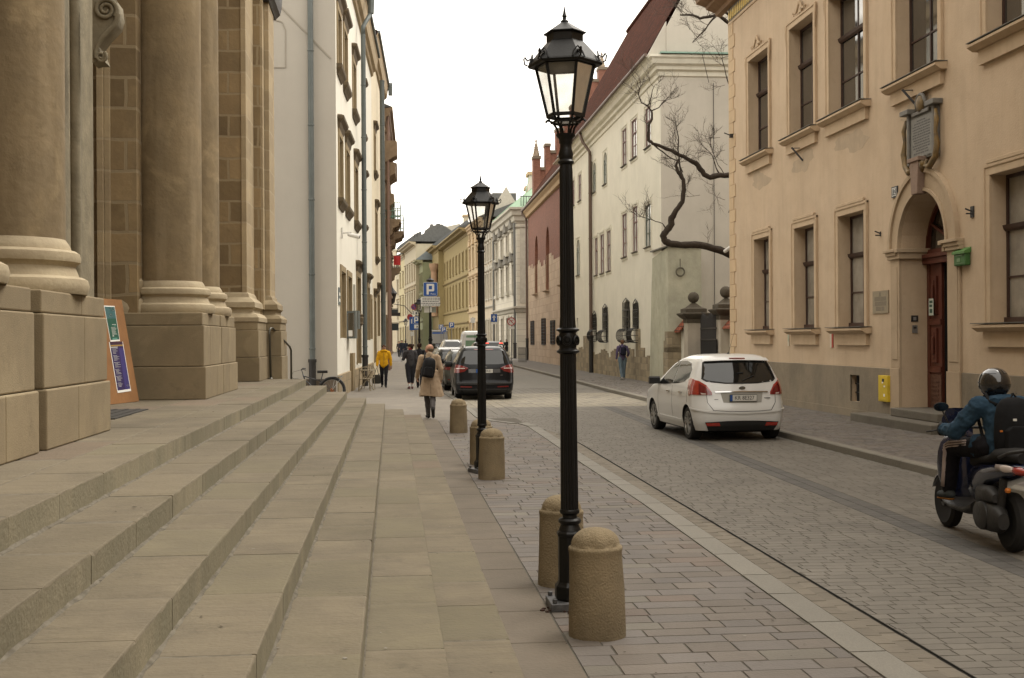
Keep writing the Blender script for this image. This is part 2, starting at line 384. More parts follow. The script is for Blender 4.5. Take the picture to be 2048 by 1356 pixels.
# pale granite kerb strip, gutter bricks, slot drain
ks = MB(); y = 3.6
L_ = []
while y < 42: L_.append(y); y += random.uniform(.55,.95) if not 24.5 < y < 29 else .3
for ya, yb in zip(L_, L_[1:]):
    for w0, w1 in ((0, .23),):
        xa, xb = edge(ya), edge(yb); wa = .23 if ya < 26 else .16
        o = len(ks.v); c = .006; z = .004 if ya < 25 else .015
        dx = -(.0 if ya < 25.9 else .16)
        P = [(xa+dx, ya+.003), (xa+dx+wa, ya+.003), (xb+dx+wa, yb-.003), (xb+dx, yb-.003)]
        ks.add([(p[0], p[1], -.1) for p in P]+[(p[0]+(c if i in (0,3) else -c), p[1]+(c if i < 2 else -c), z) for i, p in enumerate(P)], [(4,5,6,7),(0,1,5,4),(1,2,6,5),(2,3,7,6),(3,0,4,7)])
struct(ks.build('kerb_left', m_granite))
gb = MB(); y = 3.6
def slot_x(y): return 3.17+.012*(min(y,21)-6)-(0 if y < 22 else .035*(y-22)**2)
while y < 26.2:
    h = .2; xa = edge(y+h/2)+.24; xs = slot_x(y+h/2)-.02
    if xs-xa > .06:
        k = 2 if xs-xa > .2 else 1
        for i in range(k): block(gb, xa+(xs-xa)*i/k, xa+(xs-xa)*(i+1)/k, y+(.1 if i else 0), y+h+(.1 if i else 0), -.008-.012*i, 0, tilt=.002)
    y += h
struct(gb.build('gutter_bricks', m_sett_l if False else mat('gutter_brick', (.155,.134,.104), (.13,.112,.088), isl=.12, ns=3, bump=.25, grime=.3)))
sd = MB(); ys = [3.6+i*.5 for i in range(46)]
for a, b in zip(ys, ys[1:]): sd.quad((slot_x(a)-.012, a, -.0302), (slot_x(a)+.012, a, -.0302), (slot_x(b)+.012, b, -.0302), (slot_x(b)-.012, b, -.0302))
sd.tube([(slot_x(y), y, -.022) for y in ys[::1]], .005, 5)
struct(sd.build('gutter_slot', m_slot))
# right kerb position
KR = [(7.22,-8),(7.27,12),(7.32,15.6),(7.39,22.3),(7.63,35),(7.67,42),(8.0,56.6),(8.33,77.5),(8.7,110),(8.4,150)]
def kr(y):
    for (a, ya), (b, yb) in zip(KR, KR[1:]):
        if ya <= y <= yb: return a+(b-a)*(y-ya)/(yb-ya)
    return 8.4
rd = MB(); y = 4.0
while y < 46:
    h = .135 if y < 24 else (.165 if y < 30 else .2); x = slot_x(y)+.03-random.uniform(0,.2) if y < 26.3 else edge(y)-.0; xe = kr(y)
    x0 = slot_x(y)+.03 if y < 26.3 else max(edge(y), 1.9)
    bx = 5.24+.037*(y-12.2); cuts = [bx-.17, bx, bx+.17] if y < 33 else []
    while x < xe:
        w = random.uniform(.15,.245) if y < 30 else .26
        for c_ in cuts:
            if x+.03 < c_ < x+w+.06: w = c_-x; break
        a = max(x, x0); b = min(x+w, xe); cx = (a+b)/2
        lt = 33.2 < y < 41.5
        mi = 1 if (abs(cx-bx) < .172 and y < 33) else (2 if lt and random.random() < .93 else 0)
        z = -.055+(.008*math.exp(-((cx-3.3)/.4)**2))
        block(rd, a, b, y, y+h, z, mi, tilt=.0010)
        x += w
    y += h
struct(rd.build('road_setts', [m_sett, m_sett_d, m_sett_l]))
g = MB(); g.box(1.9,7.8,4,46,-.2,-.0625); struct(g.build('road_bed', m_bed))
# right kerb and pavement
kb = MB(); y = -6
while y < 150:
    l = random.uniform(.9,1.2) if y < 60 else 4; xa, xb = kr(y), kr(y+l)
    P = [(xa, y+.004), (xa+.17, y+.004), (xb+.17, y+l-.004), (xb, y+l-.004)]; c = .014
    kb.add([(p[0], p[1], -.15) for p in P]+[(p[0], p[1], .06-c) for p in P]+[(p[0]+(c if i in (0,3) else -.003), p[1]+(.004 if i < 2 else -.004), .062) for i, p in enumerate(P)],
           [(8,9,10,11)]+[(i, (i+1)%4, 4+(i+1)%4, 4+i) for i in range(4)]+[(4+i, 4+(i+1)%4, 8+(i+1)%4, 8+i) for i in range(4)])
    y += l
struct(kb.build('kerb_right', m_kerb))
rp = MB(); y = 12
while y < 56:
    h = .14 if y < 36 else .2; x = kr(y)+.17; xe = 10.7; k = 0
    x -= random.uniform(0,.1)
    while x < xe:
        w = random.uniform(.17,.26); block(rp, max(x, kr(y)+.175), min(x+w, xe), y, y+h, .056, random.choices((0,1,3),(5,5,1))[0], g_=.008, tilt=.003); x += w
    y += h
struct(rp.build('pavement_right_setts', m_pav))
g = MB(); g.prism([(kr(y_)+.1, y_) for y_ in (-8,12,35,56,77,110,150)]+[(40,150),(40,-8)], -.15, .045); struct(g.build('pavement_right_bed', mat('pavement_right_bed', (.13,.115,.1), (.105,.095,.082), ns=1.2, brick=(.25,.18,.5,'xy',.3), mortar=(.1,.09,.08), mort_w=.01)))
# ---------------------------------------------------------------- church steps (stone blocks, wrapping round the far end)
m_step = mat('step_sandstone', (.158,.131,.088), (.130,.108,.075), ns=2.2, isl=.06, rough=.85, bump=.3, bs=38, grime=.75, hst=.85)
m_step2 = mat('step_sandstone_red', (.155,.118,.082), (.132,.104,.074), ns=2.2, isl=.06, rough=.85, bump=.3, bs=38, grime=.4, hst=.5)
m_step3 = mat('step_sandstone_green', (.148,.126,.081), (.127,.108,.072), ns=3, isl=.08, rough=.85, bump=.3, bs=38, grime=.5, hst=.5)
m_joint = mat('step_joint_mortar', (.16,.142,.11), (.085,.073,.055), ns=12, rough=1)
steps = thing('stone_steps', 'long flight of worn sandstone steps in front of the church pillars', 'steps', (0,0,0))
for i in range(7):
    xe = -1.74+.4*i; zt = 1.056-.151*i; ye = 24.95+.4*i
    st = MB(); zb = zt-.151; xi = xe-.44 if i else -8.5
    def slab(x0, x1, y0, y1, mi, ax=0):
        j = random.uniform(-.0022,.0022); n = max(2, int((y1-y0)/.07)); rg = []; ch = random.random() < .3; cy = random.uniform(y0, y1)
        for k in range(n+1):
            y = y0+(y1-y0)*k/n; e = .004 if k in (0, n) else 0
            c = .009+random.uniform(-.003,.004)+(.016*math.exp(-((y-cy)/.05)**2) if ch else 0); d = random.uniform(-.0018,.0018)
            if ax: rg.append([(x0,y,zb),(x1,y,zb),(x1,y,zt-.003-e+j),(x0,y,zt-.003-e+j)] if False else [(x0+.002,y,zb),(x1-.002,y,zb),(x1-.002,y,zt-e+j-.001),(x0+.002,y,zt-e+j-.001)])
            else: rg.append([(x0,y,zb),(x1-.001+d,y,zb),(x1+d,y,zt-c),(x1-c*.35,y,zt-c*.3+j-e*.5),(x1-c,y,zt+j-e),(x0+.003,y,zt+j-e)])
        if ax: # exposed far edge: bevel it
            rg[-1] = [(p[0], p[1], p[2]-(.008 if q_ > 1 else 0)) for q_, p in enumerate(rg[-1])]
        f0 = len(st.f); st.rings(rg, True, mi)
        for fi in range(f0, len(st.f)):
            vs_ = [st.v[q_] for q_ in st.f[fi]]
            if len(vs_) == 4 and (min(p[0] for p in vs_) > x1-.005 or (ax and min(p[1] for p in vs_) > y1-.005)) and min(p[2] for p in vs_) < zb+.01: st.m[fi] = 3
    if i == 0:   # terrace: rows of flagstones behind the edge course
        y = -3
        while y < ye:
            l = min(random.uniform(.8,1.5), ye-y); slab(xe-.42, xe, y, y+l-.006, random.choices((0,1,2),(6,.2,1))[0]); y += l
        for x0, x1 in ((-2.75,-2.17),(-3.6,-2.76),(-4.6,-3.61),(-6,-4.61)):
            y = -3
            while y < ye:
                l = min(random.uniform(.7,1.6), ye-y); slab(x0, x1-.004, y, y+l-.005, random.choices((0,1,2),(6,.3,.6))[0]); y += l
    else:
        y = -4
        while y < ye:
            l = min(random.uniform(.62,1.25), ye-y)
            if ye-y-l < .3: l = ye-y
            slab(xi, xe, y, y+l-.007, random.choices((0,1,2),(6,.25,1.4))[0]); y += l
        x = xi
        while x > -6:
            l = random.uniform(.8,1.3); slab(x-l+.006, x-.004, ye-.44, ye, random.choices((0,2),(5,1))[0], ax=1); x -= l
    st.build('step', [m_step, m_step2, m_step3, mat('step_riser_brightened', (.205,.180,.122), (.165,.15,.10), ns=1.6, rough=.9, bump=.3, bs=40, isl=.08, streak=.6, streakcol=(.27,.235,.16), grime=.4)], steps)  # paler risers: lime wash streaks, plus missing light painted into the colour
    cr = MB(); cr.box(-8, xe-.02, -4, ye-.02, zb-.02, zt-.0045); cr.build('step_core', m_joint, steps)
    if i:
        mt_ = MB(); q = MB()
        rg = []; y0 = 1.5
        while y0 < ye-.45:
            w0 = random.uniform(.006,.022) if i < 5 else random.uniform(.003,.01); rg.append([(xe-.401, y0, zt-.004), (xe-.401, y0, zt+random.uniform(.006,.014)), (xe-.4+w0*.6, y0, zt+.0055), (xe-.4+w0, y0, zt+.001), (xe-.4+w0+.002, y0, zt-.004)]); y0 += random.uniform(.04,.14)
        q.rings(rg, True)
        q.build('mortar_line', m_joint, steps)
# flush grey sandstone border between the steps and the pavers
m_border = mat('border_stone', (.128,.105,.080), (.108,.090,.068), ns=2, isl=.1, bump=.25, bs=40, grime=.5)
bd = MB(); y = -3
while y < 27.8:
    l = random.uniform(.7,1.3); block(bd, .655, 1.058, y, min(y+l, 27.8), .004, 0, g_=.005); y += l
x = .65
while x > -3: block(bd, x-.9, x, 27.3, 27.75, .004, 0); x -= .9
struct(bd.build('pavement_border', m_border))

# leaf litter, gum and grit
rl = random.Random(5); lt_ = MB()
for k in range(260):
    if k < 110: i = rl.randint(0, 6); x = -1.74+.4*i-rl.uniform(.02,.38); y = rl.uniform(4.5,20); z = 1.056-.151*i+.004
    elif k < 200: x = rl.uniform(.7,2.7); y = rl.uniform(5,26); z = .006
    else: x = rl.uniform(3.3,7.2); y = rl.uniform(8,30); z = -.05
    if rl.random() < .35 and k < 110: x = -1.74+.4*(i-1)+rl.uniform(.01,.05) if i else x
    r = rl.uniform(.004,.011)*(1.6 if rl.random() < .1 else 1); a0 = rl.uniform(0,6); e = rl.uniform(.3,.9)
    lt_.add([(x+r*cos(a0+t), y+r*e*sin(a0+t), z+rl.uniform(0,.003)) for t in (0,1.2,2.3,3.4,4.6,5.4)], [(0,1,2,3,4,5)], rl.choice((0,0,1)))
tag(lt_.build('grit', [mat('leaf_bits', (.06,.04,.02), (.03,.022,.015), ns=30), mat('gum_spots', (.22,.2,.17), ns=30)]), 'scattered leaf bits, gum spots and grit on the steps and paving', 'litter', kind='stuff')
# ---------------------------------------------------------------- the church front on the terrace
TZ = 1.056
m_sand = mat('church_block_brown', (.255,.182,.095), (.205,.147,.080), ns=1.6, brick=(.85,.42,.5,'xz',.7), mortar=(.27,.212,.13), mort_w=.026, bump=.35, bs=14, streak=.35, streakcol=(.13,.105,.07), grime=.45, patch=.3)
m_shaft = mat('church_shaft', (.245,.182,.102), (.175,.133,.078), ns=1.3, bump=.35, bs=14, streak=.75, streakcol=(.33,.26,.165), grime=.7, patch=.55)
m_base = mat('church_base_pale', (.40,.335,.225), (.31,.25,.165), ns=2.5, bump=.25, bs=28, grime=.35)
m_ped = mat('church_pedestal', (.262,.208,.128), (.215,.17,.105), ns=1.8, bump=.22, bs=95, isl=.07, grime=.5, streak=.4, streakcol=(.25,.205,.13), patch=.35)
m_grey = mat('portal_limestone', (.265,.228,.155), (.18,.155,.105), ns=3, bump=.4, bs=20, streak=.6, streakcol=(.13,.118,.085), grime=.4)
m_edge = mat('church_edge_pale', (.37,.29,.175), (.29,.225,.14), ns=2, brick=(2.0,.42,.0,'xz',.3), mortar=(.36,.29,.19), mort_w=.018, bump=.3, streak=.3, streakcol=(.3,.24,.15))  # paler strips: lit street-side edges painted into the stone colour
m_copper = mat('dark_copper', (.035,.03,.025), rough=.5, metal=.3, bump=0)
ch = thing('church', 'sandstone church front with tall paired columns on block pedestals above the steps', 'church', (0,0,0))
w = MB(); w.box(-12,-4.35,-10,24.2,0,17); w.build('wall', m_sand, ch)
def pedestal(y0, y1, x=-2.5):
    p = MB()
    for k, (a, b, zt, zb, o, cuts) in enumerate([(0,0,TZ,1.50,0.0,2),(0,0,1.505,2.06,-.025,2),(0,0,2.065,2.235,-.045,2)]):
        xx = x+o; ya, yb = y0-o*.6, y1+o*.6
        n = 2; ym = ya+(yb-ya)*random.uniform(.35,.65)
        p.box(-4.36, xx, ya, ym-.0015, zt, zb); p.box(-4.36, xx, ym+.0015, yb, zt, zb)
        p.box(-4.3, xx-.012, ya+.012, yb-.012, zt, zb-.003)
        for c in (-3.45+.3*(k%2),): pass
    return p.build('pedestal', m_ped, ch, bevel=.012)
def column(x, y, r, z1=17, split=True):
    c = MB(); n = 48; zs = [2.68+(z1-2.68)*i/12 for i in range(13)]
    c.lathe([(r*(1-.0*i), z) for i, z in enumerate(zs)], x, y, n); o = c.build('column_shaft', m_shaft, ch, smooth=True, auto=.7)
    b = MB(); pr = [(r*1.38,2.235),(r*1.40,2.27),(r*1.42,2.33),(r*1.39,2.40),(r*1.30,2.43),(r*1.24,2.435),(r*1.20,2.50),(r*1.17,2.545),(r*1.2,2.58),(r*1.26,2.60),(r*1.27,2.64),(r*1.25,2.70),(r*1.18,2.73),(r*1.1,2.735),(r*1.09,2.77),(r*1.05,2.82),(r,2.86)]
    pr = [(q_, 2.235+(z_-2.235)*.72) for q_, z_ in pr]; b.lathe(pr, x, y, n); b.build('column_base', m_base, ch, smooth=True, auto=.6)
for ya, yb in ((6.9,8.86),(9.06,11.05),(16.6,18.32),(18.36,20.0)): pedestal(ya, yb)
for y in (8.05,10.15,17.35,19.1): column(-3.1, y, .44)
# grey portal surround seen between the two pairs, with its scroll console
p = MB(); p.box(-4.36,-3.72,13.4,15.6,TZ,17); p.box(-3.72,-3.5,13.25,13.6,TZ,6.6); p.box(-4.0,-3.44,13.32,13.5,6.4,7.1)
p.box(-4.2,-3.9,13.34,13.4,TZ+.5,6.2)
p.build('portal_surround', m_grey, ch, bevel=.02)
p = MB(); p.lathe([(.055,TZ),(.055,17)], -3.375, 13.36, 20); p.build('portal_roll_moulding', m_grey, ch, smooth=True, auto=.7)
p = MB()
for xx in (-3.62,-3.68): p.box(xx-.012,xx+.012,13.215,13.25,TZ,6.3)
p.build('portal_fillet', m_grey, ch)
sc = MB(); pts = []; rr = []
def volute(cx, cz, r0, r1, turns, a0, dirn, n=40):
    return [(cx+(r0+(r1-r0)*i/n)*cos(a0+dirn*2*pi*turns*i/n), 13.3, cz+(r0+(r1-r0)*i/n)*sin(a0+dirn*2*pi*turns*i/n)) for i in range(n+1)]
cu_ = at(211,19,13.3); cl_ = at(202,113,13.3)
up_ = volute(cu_.x, cu_.z, .02, .125, 2.1, 0, -1, 50); lo_ = volute(cl_.x, cl_.z, .012, .06, 1.7, pi*.9, 1, 34)
sc.tube(up_, [.014+.014*i/50 for i in range(51)], 10); sc.tube(lo_, [.010+.010*i/34 for i in range(35)], 10)
sp_ = [at(u, v, 13.3) for u, v in ((235,28),(234,40),(228,52),(216,64),(204,76),(195,90),(191,104),(191,116))]
sc.tube([tuple(p_) for p_ in sp_], [.03,.03,.03,.028,.026,.024,.022,.02], 10)
bk = [at(u, v, 13.3) for u, v in ((184,125),(192,122),(208,122),(196,92),(212,70),(232,50),(237,30),(234,4),(222,-12),(184,-16))]
sc.prism([(p_.x, p_.z) for p_ in bk], 13.315, 13.6, axis='y')
sc.build('scroll_console', m_grey, ch, smooth=True, auto=.6)
# wall piers seen behind, between portal and the second pair
p = MB(); p.box(-4.36,-3.93,16.75,24.2,TZ,17); p.build('wall_pier', m_sand, ch)
p = MB(); p.box(-3.93,-3.84,16.62,17.2,TZ,17); p.box(-3.84,-3.76,16.66,17.2,TZ,17); p.build('pier_edge', m_edge, ch, bevel=.01)
p = MB(); p.box(-3.76,-3.42,16.7,24.2,TZ,17); p.build('wall_pier', m_sand, ch)
# half column strip bases left of second pair
b = MB(); b.lathe([(.26,2.235),(.27,2.3),(.25,2.41),(.2,2.45),(.19,2.54),(.23,2.6),(.23,2.68),(.19,2.73)], -3.62, 16.95, 24); b.build('column_base', m_base, ch, smooth=True, auto=.6)
# third pier: pilaster on its pedestal, then the corner pilaster
def pier(x1, y0, y1, zb, top, pedx, name='pilaster', x0=-5):
    p = MB(); p.box(x0, x1-.10, y0+.03, y1, 2.75, top); p.build('pilaster_panel', m_sand, ch)
    p = MB(); p.box(x1-.1, x1, y0, y1, 2.75, top); p.build('pilaster_edge', m_edge, ch, bevel=.008)
    q = MB(); prof = [(.0,2.80),(.03,2.76),(.05,2.70),(.10,2.66),(.16,2.60),(.17,2.5),(.12,2.46),(.12,2.40),(.2,2.36),(.25,2.30),(.25,2.22)]
    rg = [[(x0,y0-o,z),(x1+o,y0-o,z),(x1+o,y1,z),(x0,y1,z)] for o, z in prof]
    q.rings(rg, True); q.build('pilaster_base', m_base if x1 < -2.6 else m_ped, ch)
    r = MB(); o = .26
    for a, b, e in ((zb,1.52,.0),(1.525,2.05,-.015),(2.055,2.22,-.03)):
        r.box(x0, x1+o+e, y0-o-e, y1, a, b)
    r.build('pedestal', m_ped, ch, bevel=.012)
pier(-2.80, 23.9, 25.25, TZ, 17, 0)
pier(-2.52, 25.6, 26.7, -.05, 17, 0)
c = MB(); c.box(-2.70,-2.62,25.25,25.6,2.5,17); c.build('pilaster_edge', m_edge, ch)
c = MB(); c.box(-3.4,-2.66,25.2,27.2,0,17); c.build('wall_pier', m_sand, ch)
c = MB(); c.box(-12,-2.9,24.3,27.5,0,17); c.build('wall', m_sand, ch)
c = MB(); c.rings([[(-3,25.5-o,z),(-2.5+o,25.5-o,z),(-2.5+o,27+o,z),(-3,27+o,z)] for o, z in ((.0,8.95),(.03,9.0),(.09,9.08),(.12,9.25),(.14,9.5))], True); c.build('string_course', m_copper, ch)
# doormat, board with posters, hand rails
g = MB(); g.box(-4.34,-2.8,12.55,14.25,TZ,TZ+.012)
for i in range(12):
    g.box(-4.34+.128*i, -4.34+.128*i+.05, 12.6, 14.2, TZ+.012, TZ+.018)
tag(g.build('door_mat', mat('mat_rubber', (.03,.028,.025), (.05,.045,.04), ns=40, rough=.9)), 'dark ribbed mat lying on the terrace by the near pedestal', 'mat')
bx = thing('poster_board', 'leaning plywood board carrying a green and a violet poster beside the pedestal', 'notice board', (-3.33,16.25,TZ))
A = Vector((0,0,0)); Bv = Vector((-.30,-1.15,0)); Tv = Vector((-.22,0.02,1.34)); nb = Bv.cross(Tv).normalized()
if nb.x < 0: nb = -nb
def bp_(s, t, o=0): return tuple(A+Bv*s+Tv*t+nb*o)
w = MB(); w.rings([[bp_(0,0),bp_(1,0),bp_(1,1),bp_(0,1)], [bp_(0,0,.02),bp_(1,0,.02),bp_(1,1,.02),bp_(0,1,.02)]])
w.build('board', mat('plywood', (.27,.135,.055), (.21,.105,.045), ns=3, streak=.5, streakcol=(.31,.165,.075), rough=.6, bump=.1), bx)
P0 = bx.location.copy()
def onb(u, v):
    d = ray(u, v); t = (P0+nb*.022-CAM).dot(nb)/d.dot(nb); q = CAM+d*t-P0
    M = Matrix((Bv, Tv, nb)).transposed().inverted() @ q; return M.x, M.y
def poster(name, TL, TR, BR, BL, m, ml, rows, label, band=None):
    q = [onb(*p) for p in (TL, TR, BR, BL)]
    def pt(a, b, o): # a across 0..1, b down 0..1
        t = [q[0][i]*(1-a)*(1-b)+q[1][i]*a*(1-b)+q[2][i]*a*b+q[3][i]*(1-a)*b for i in (0,1)]; return bp_(t[0], t[1], o)
    w = MB()
    def patch(a0, a1, b0, b1, o, mi): w.rings([[pt(a0,b0,.0205),pt(a1,b0,.0205),pt(a1,b1,.0205),pt(a0,b1,.0205)], [pt(a0,b0,o),pt(a1,b0,o),pt(a1,b1,o),pt(a0,b1,o)]], True, mi)
    patch(0,1,0,1,.023,1); patch(.04,.96,.03,.955,.024,0)
    for a0, a1, b0, b1, mi in rows: patch(a0, a1, b0, b1, .0247, mi)
    o = w.build(name, m, bx); o['label'] = label
wh = paint('paper_white', (.75,.74,.7), .6); gr = paint('poster_green', (.018,.085,.058), .5); vi = paint('poster_violet', (.032,.02,.085), .5)
lt = paint('poster_print', (.5,.5,.46), .6); og = paint('poster_ochre', (.3,.2,.05), .6); tq = paint('poster_teal', (.045,.12,.125), .5); lg = paint('poster_mint', (.10,.26,.21), .5); dk = paint('poster_plum', (.05,.02,.04), .5); vb = paint('poster_blue', (.05,.04,.16), .5)
rows = [(.04,.96,.03,.36,3),(.36,.84,.07,.09,2),(.55,.85,.12,.145,2),(.42,.6,.22,.25,2),(.35,.4,.28,.31,2),(.48,.53,.27,.31,2),(.62,.67,.28,.31,2),(.45,.85,.52,.535,2),(.62,.84,.555,.575,4)]
for k in range(9): rows.append((.3,.3+random.uniform(.35,.55),.60+.025*k,.608+.025*k,2))
rows += [(.3,.45,.83,.86,2),(.25,.75,.9,.955,4)]
poster('poster', (207.5,611),(229,612),(240,682),(221,683.5), [gr,wh,lt,tq,lg], None, rows, 'green poster with small pale print')
rows = [(.04,.96,.0,.05,5),(.05,.95,.06,.09,3),(.05,.55,.10,.115,2),(.6,.96,.13,.95,4)]
for k in range(34):
    if k % 6 == 5: continue
    rows.append((.14+.1*(k%6==0)*-.5,.14+random.uniform(.2,.42),.135+.0225*k,.141+.0225*k,2))
rows += [(.0,1,.955,1,1),(.72,.93,.86,.9,2)]
poster('poster', (218,684),(245.5,683),(262,782),(235,786), [vi,wh,lt,og,vb,dk], None, rows, 'violet programme poster with lines of print')
m_rail = mat('rail_steel', (.10,.095,.08), rough=.35, metal=.8, bump=0)
def rail(loc, pts, label):
    t = thing('handrail', label, 'handrail', loc); 
    for p in pts:
        w = MB(); w.tube(p, .022, 10); w.build('rail_tube', m_rail, t, smooth=True)
    for p in pts:
        w = MB(); w.lathe([(.05,0),(.05,.012),(.03,.03)], p[0][0], p[0][1], 14); 
        o = w.build('foot_plate', m_rail, t); o.location = (0,0,p[0][2])
P = at(541.5,756,25.1)
b0 = Vector((P.x, 25.1, TZ))
rail(b0, [[(0,0,0),(-.02,0,.9),(-.02,0,.98),(-.01,.05,1.04),(.03,.12,1.05),(.28,1.3,.66),(.3,1.42,.58),(.3,1.44,.35),(.3,1.45,-.42)]], 'steel handrail curving down the far end of the terrace')
b1 = at(579,757,27.4); 
rail((b1.x-.02,27.4,.15), [[(0,.3,-.15),(0,.28,.4),(0,.24,.68),(-.03,.2,.75),(-.12,-.5,1.02)]], 'short lower handrail piece beside the corner pedestal')
# ---------------------------------------------------------------- yellow townhouse on the right
m_yel = mat('yellow_render', (.515,.395,.275), (.47,.355,.24), ns=.9, bump=.25, bs=30, streak=.5, streakcol=(.40,.31,.21), grime=.3)
m_yelt = mat('yellow_trim', (.50,.38,.255), (.43,.32,.21), ns=1.5, bump=.15, streak=.3, streakcol=(.31,.235,.15))
m_quoin = mat('quoin', (.52,.385,.24), (.45,.33,.205), ns=1.2, isl=.05, bump=.2, streak=.2)
m_plin = mat('plinth_render', (.225,.185,.13), (.18,.15,.11), ns=1.1, bump=.3, bs=20, streak=.5, streakcol=(.27,.215,.15), grime=.5)
m_sash = mat('brown_sash', (.04,.021,.016), (.055,.03,.022), ns=6, rough=.5, bump=.05)
m_glass = mat('window_glass', (.035,.033,.028), (.06,.055,.045), ns=.8, rough=.04, spec=.9, bump=.05, bs=.9, ior=1.9)
m_glassp = mat('pale_glass', (.30,.275,.23), (.16,.145,.12), ns=1.1, rough=.06, spec=.8, bump=.05, bs=.9, ior=1.7)
m_glassl = mat('painted_sky_glass', (.55,.55,.53), (.36,.36,.34), ns=1.5, rough=.06, spec=.8, bump=.05, bs=.9, ior=1.6)  # pale base colour stands in for reflected sky
m_tin = mat('sill_tin', (.10,.095,.08), (.14,.13,.11), ns=5, rough=.6)
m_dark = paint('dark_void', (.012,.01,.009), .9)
m_iron = paint('black_iron', (.018,.016,.015), .55)
XR = 10.40
YF = Fac('townhouse', 'yellow rendered townhouse with brown windows and an arched doorway, nearest on the right', 'house', (XR, at(1464,600,40).y), (XR, 6))
# p0: far corner at pixel column 1464
yc = None
for k in range(3000):
    y = 30+k*.005; d = (CAM-CAM)
    p = Vector((XR, y, 4)); q = p-CAM; uu = 1024+FPX*q.dot(RT)/q.dot(FW)
    if uu <= 1461: yc = y; break
YF.root.location = (XR, yc, 0); YF.p0 = Vector((XR, yc, 0)); YF.L = yc-6
yr = YF.root; ZB = .06
UPR = [(1501.5,1541,(1501.5,122),(1551,298)), (1584,1632,(1584,60),(1646,252)), (1663,1733,None,(1745,198)), (1797.8,1882,None,(1897,119)), (1979,2075,None,(1933.8,95))]
holes = []; win = []
ztop_up = YF.hit(1501.5,122)[1]; zs_up = sum(YF.hit(*u[3])[1] for u in UPR[:4])/4+.02
for ul, ur, _, _ in UPR:
    a, b = YF.hit(ul,600)[0], YF.hit(ur,600)[0]; win.append((a, b, zs_up, ztop_up, 0)); 
zt_g = (YF.hit(1679.6,432)[1]+YF.hit(1511,481)[1])/2; zs_g = (YF.hit(1740,657)[1]+YF.hit(1547,661)[1])/2+.02
for ul, ur in ((1511,1541),(1591.7,1631.5),(1679.6,1731.5),(1984.6,2080)):
    a, b = YF.hit(ul,600)[0], YF.hit(ur,600)[0]; win.append((a, b, zs_g, zt_g, 1))
REC = .31
holes = [(a, b, c, d, REC) for a, b, c, d, _ in win]
# doorway
da, db = YF.hit(1803,600)[0], YF.hit(1898.5,600)[0]; dspr = (YF.hit(1802,500)[1]+YF.hit(1899.6,479)[1])/2
rad = (db-da)/2; dtop = dspr+rad; RD = .62
holes.append((da, db, ZB+.3, dtop, RD, True))
ca, cb_ = YF.hit(1703,770)[0], YF.hit(1722,770)[0]; cz0, cz1 = YF.hit(1712,803)[1], YF.hit(1712,750)[1]
holes.append((ca, cb_, cz0, cz1, .3))
zpl = (YF.hit(1530,724)[1]+YF.hit(1788,737)[1])/2
ztopw = YF.hit(1457,53)[1]
w = MB(); wall(w, 0, YF.L, ZB-.2, ztopw+1.2, holes); w.quad((0,0,-.1),(0,13,-.1),(0,13,13.5),(0,0,13.5)); w.quad((YF.L,0,-.1),(YF.L,13,-.1),(YF.L,13,13.5),(YF.L,0,13.5)); w.quad((0,13,-.1),(YF.L,13,-.1),(YF.L,13,13.5),(0,13,13.5))
w.build('wall', m_yel, yr)
# plinth (3 cm proud), split round door and cellar window
s_l, s_r = YF.hit(1785,600)[0], YF.hit(1925,600)[0]
w = MB(); wall(w, 0, s_l-.02, ZB-.2, zpl, [(ca, cb_, cz0, cz1, .05)], y=-.035); wall(w, s_r+.02, YF.L, ZB-.2, zpl, [], y=-.035)
w.quad((0,-.035,zpl),(s_l-.02,-.035,zpl),(s_l-.02,0,zpl+.01),(0,0,zpl+.01)); w.quad((s_r+.02,-.035,zpl),(YF.L,-.035,zpl),(YF.L,0,zpl+.01),(s_r+.02,0,zpl+.01)); w.quad((0,-.035,-.1),(0,0,-.1),(0,0,zpl),(0,-.035,zpl))
w.box(-.02,s_l-.05,-.06,-.035,ZB-.1,ZB+.16)
w.build('plinth', m_plin, yr)
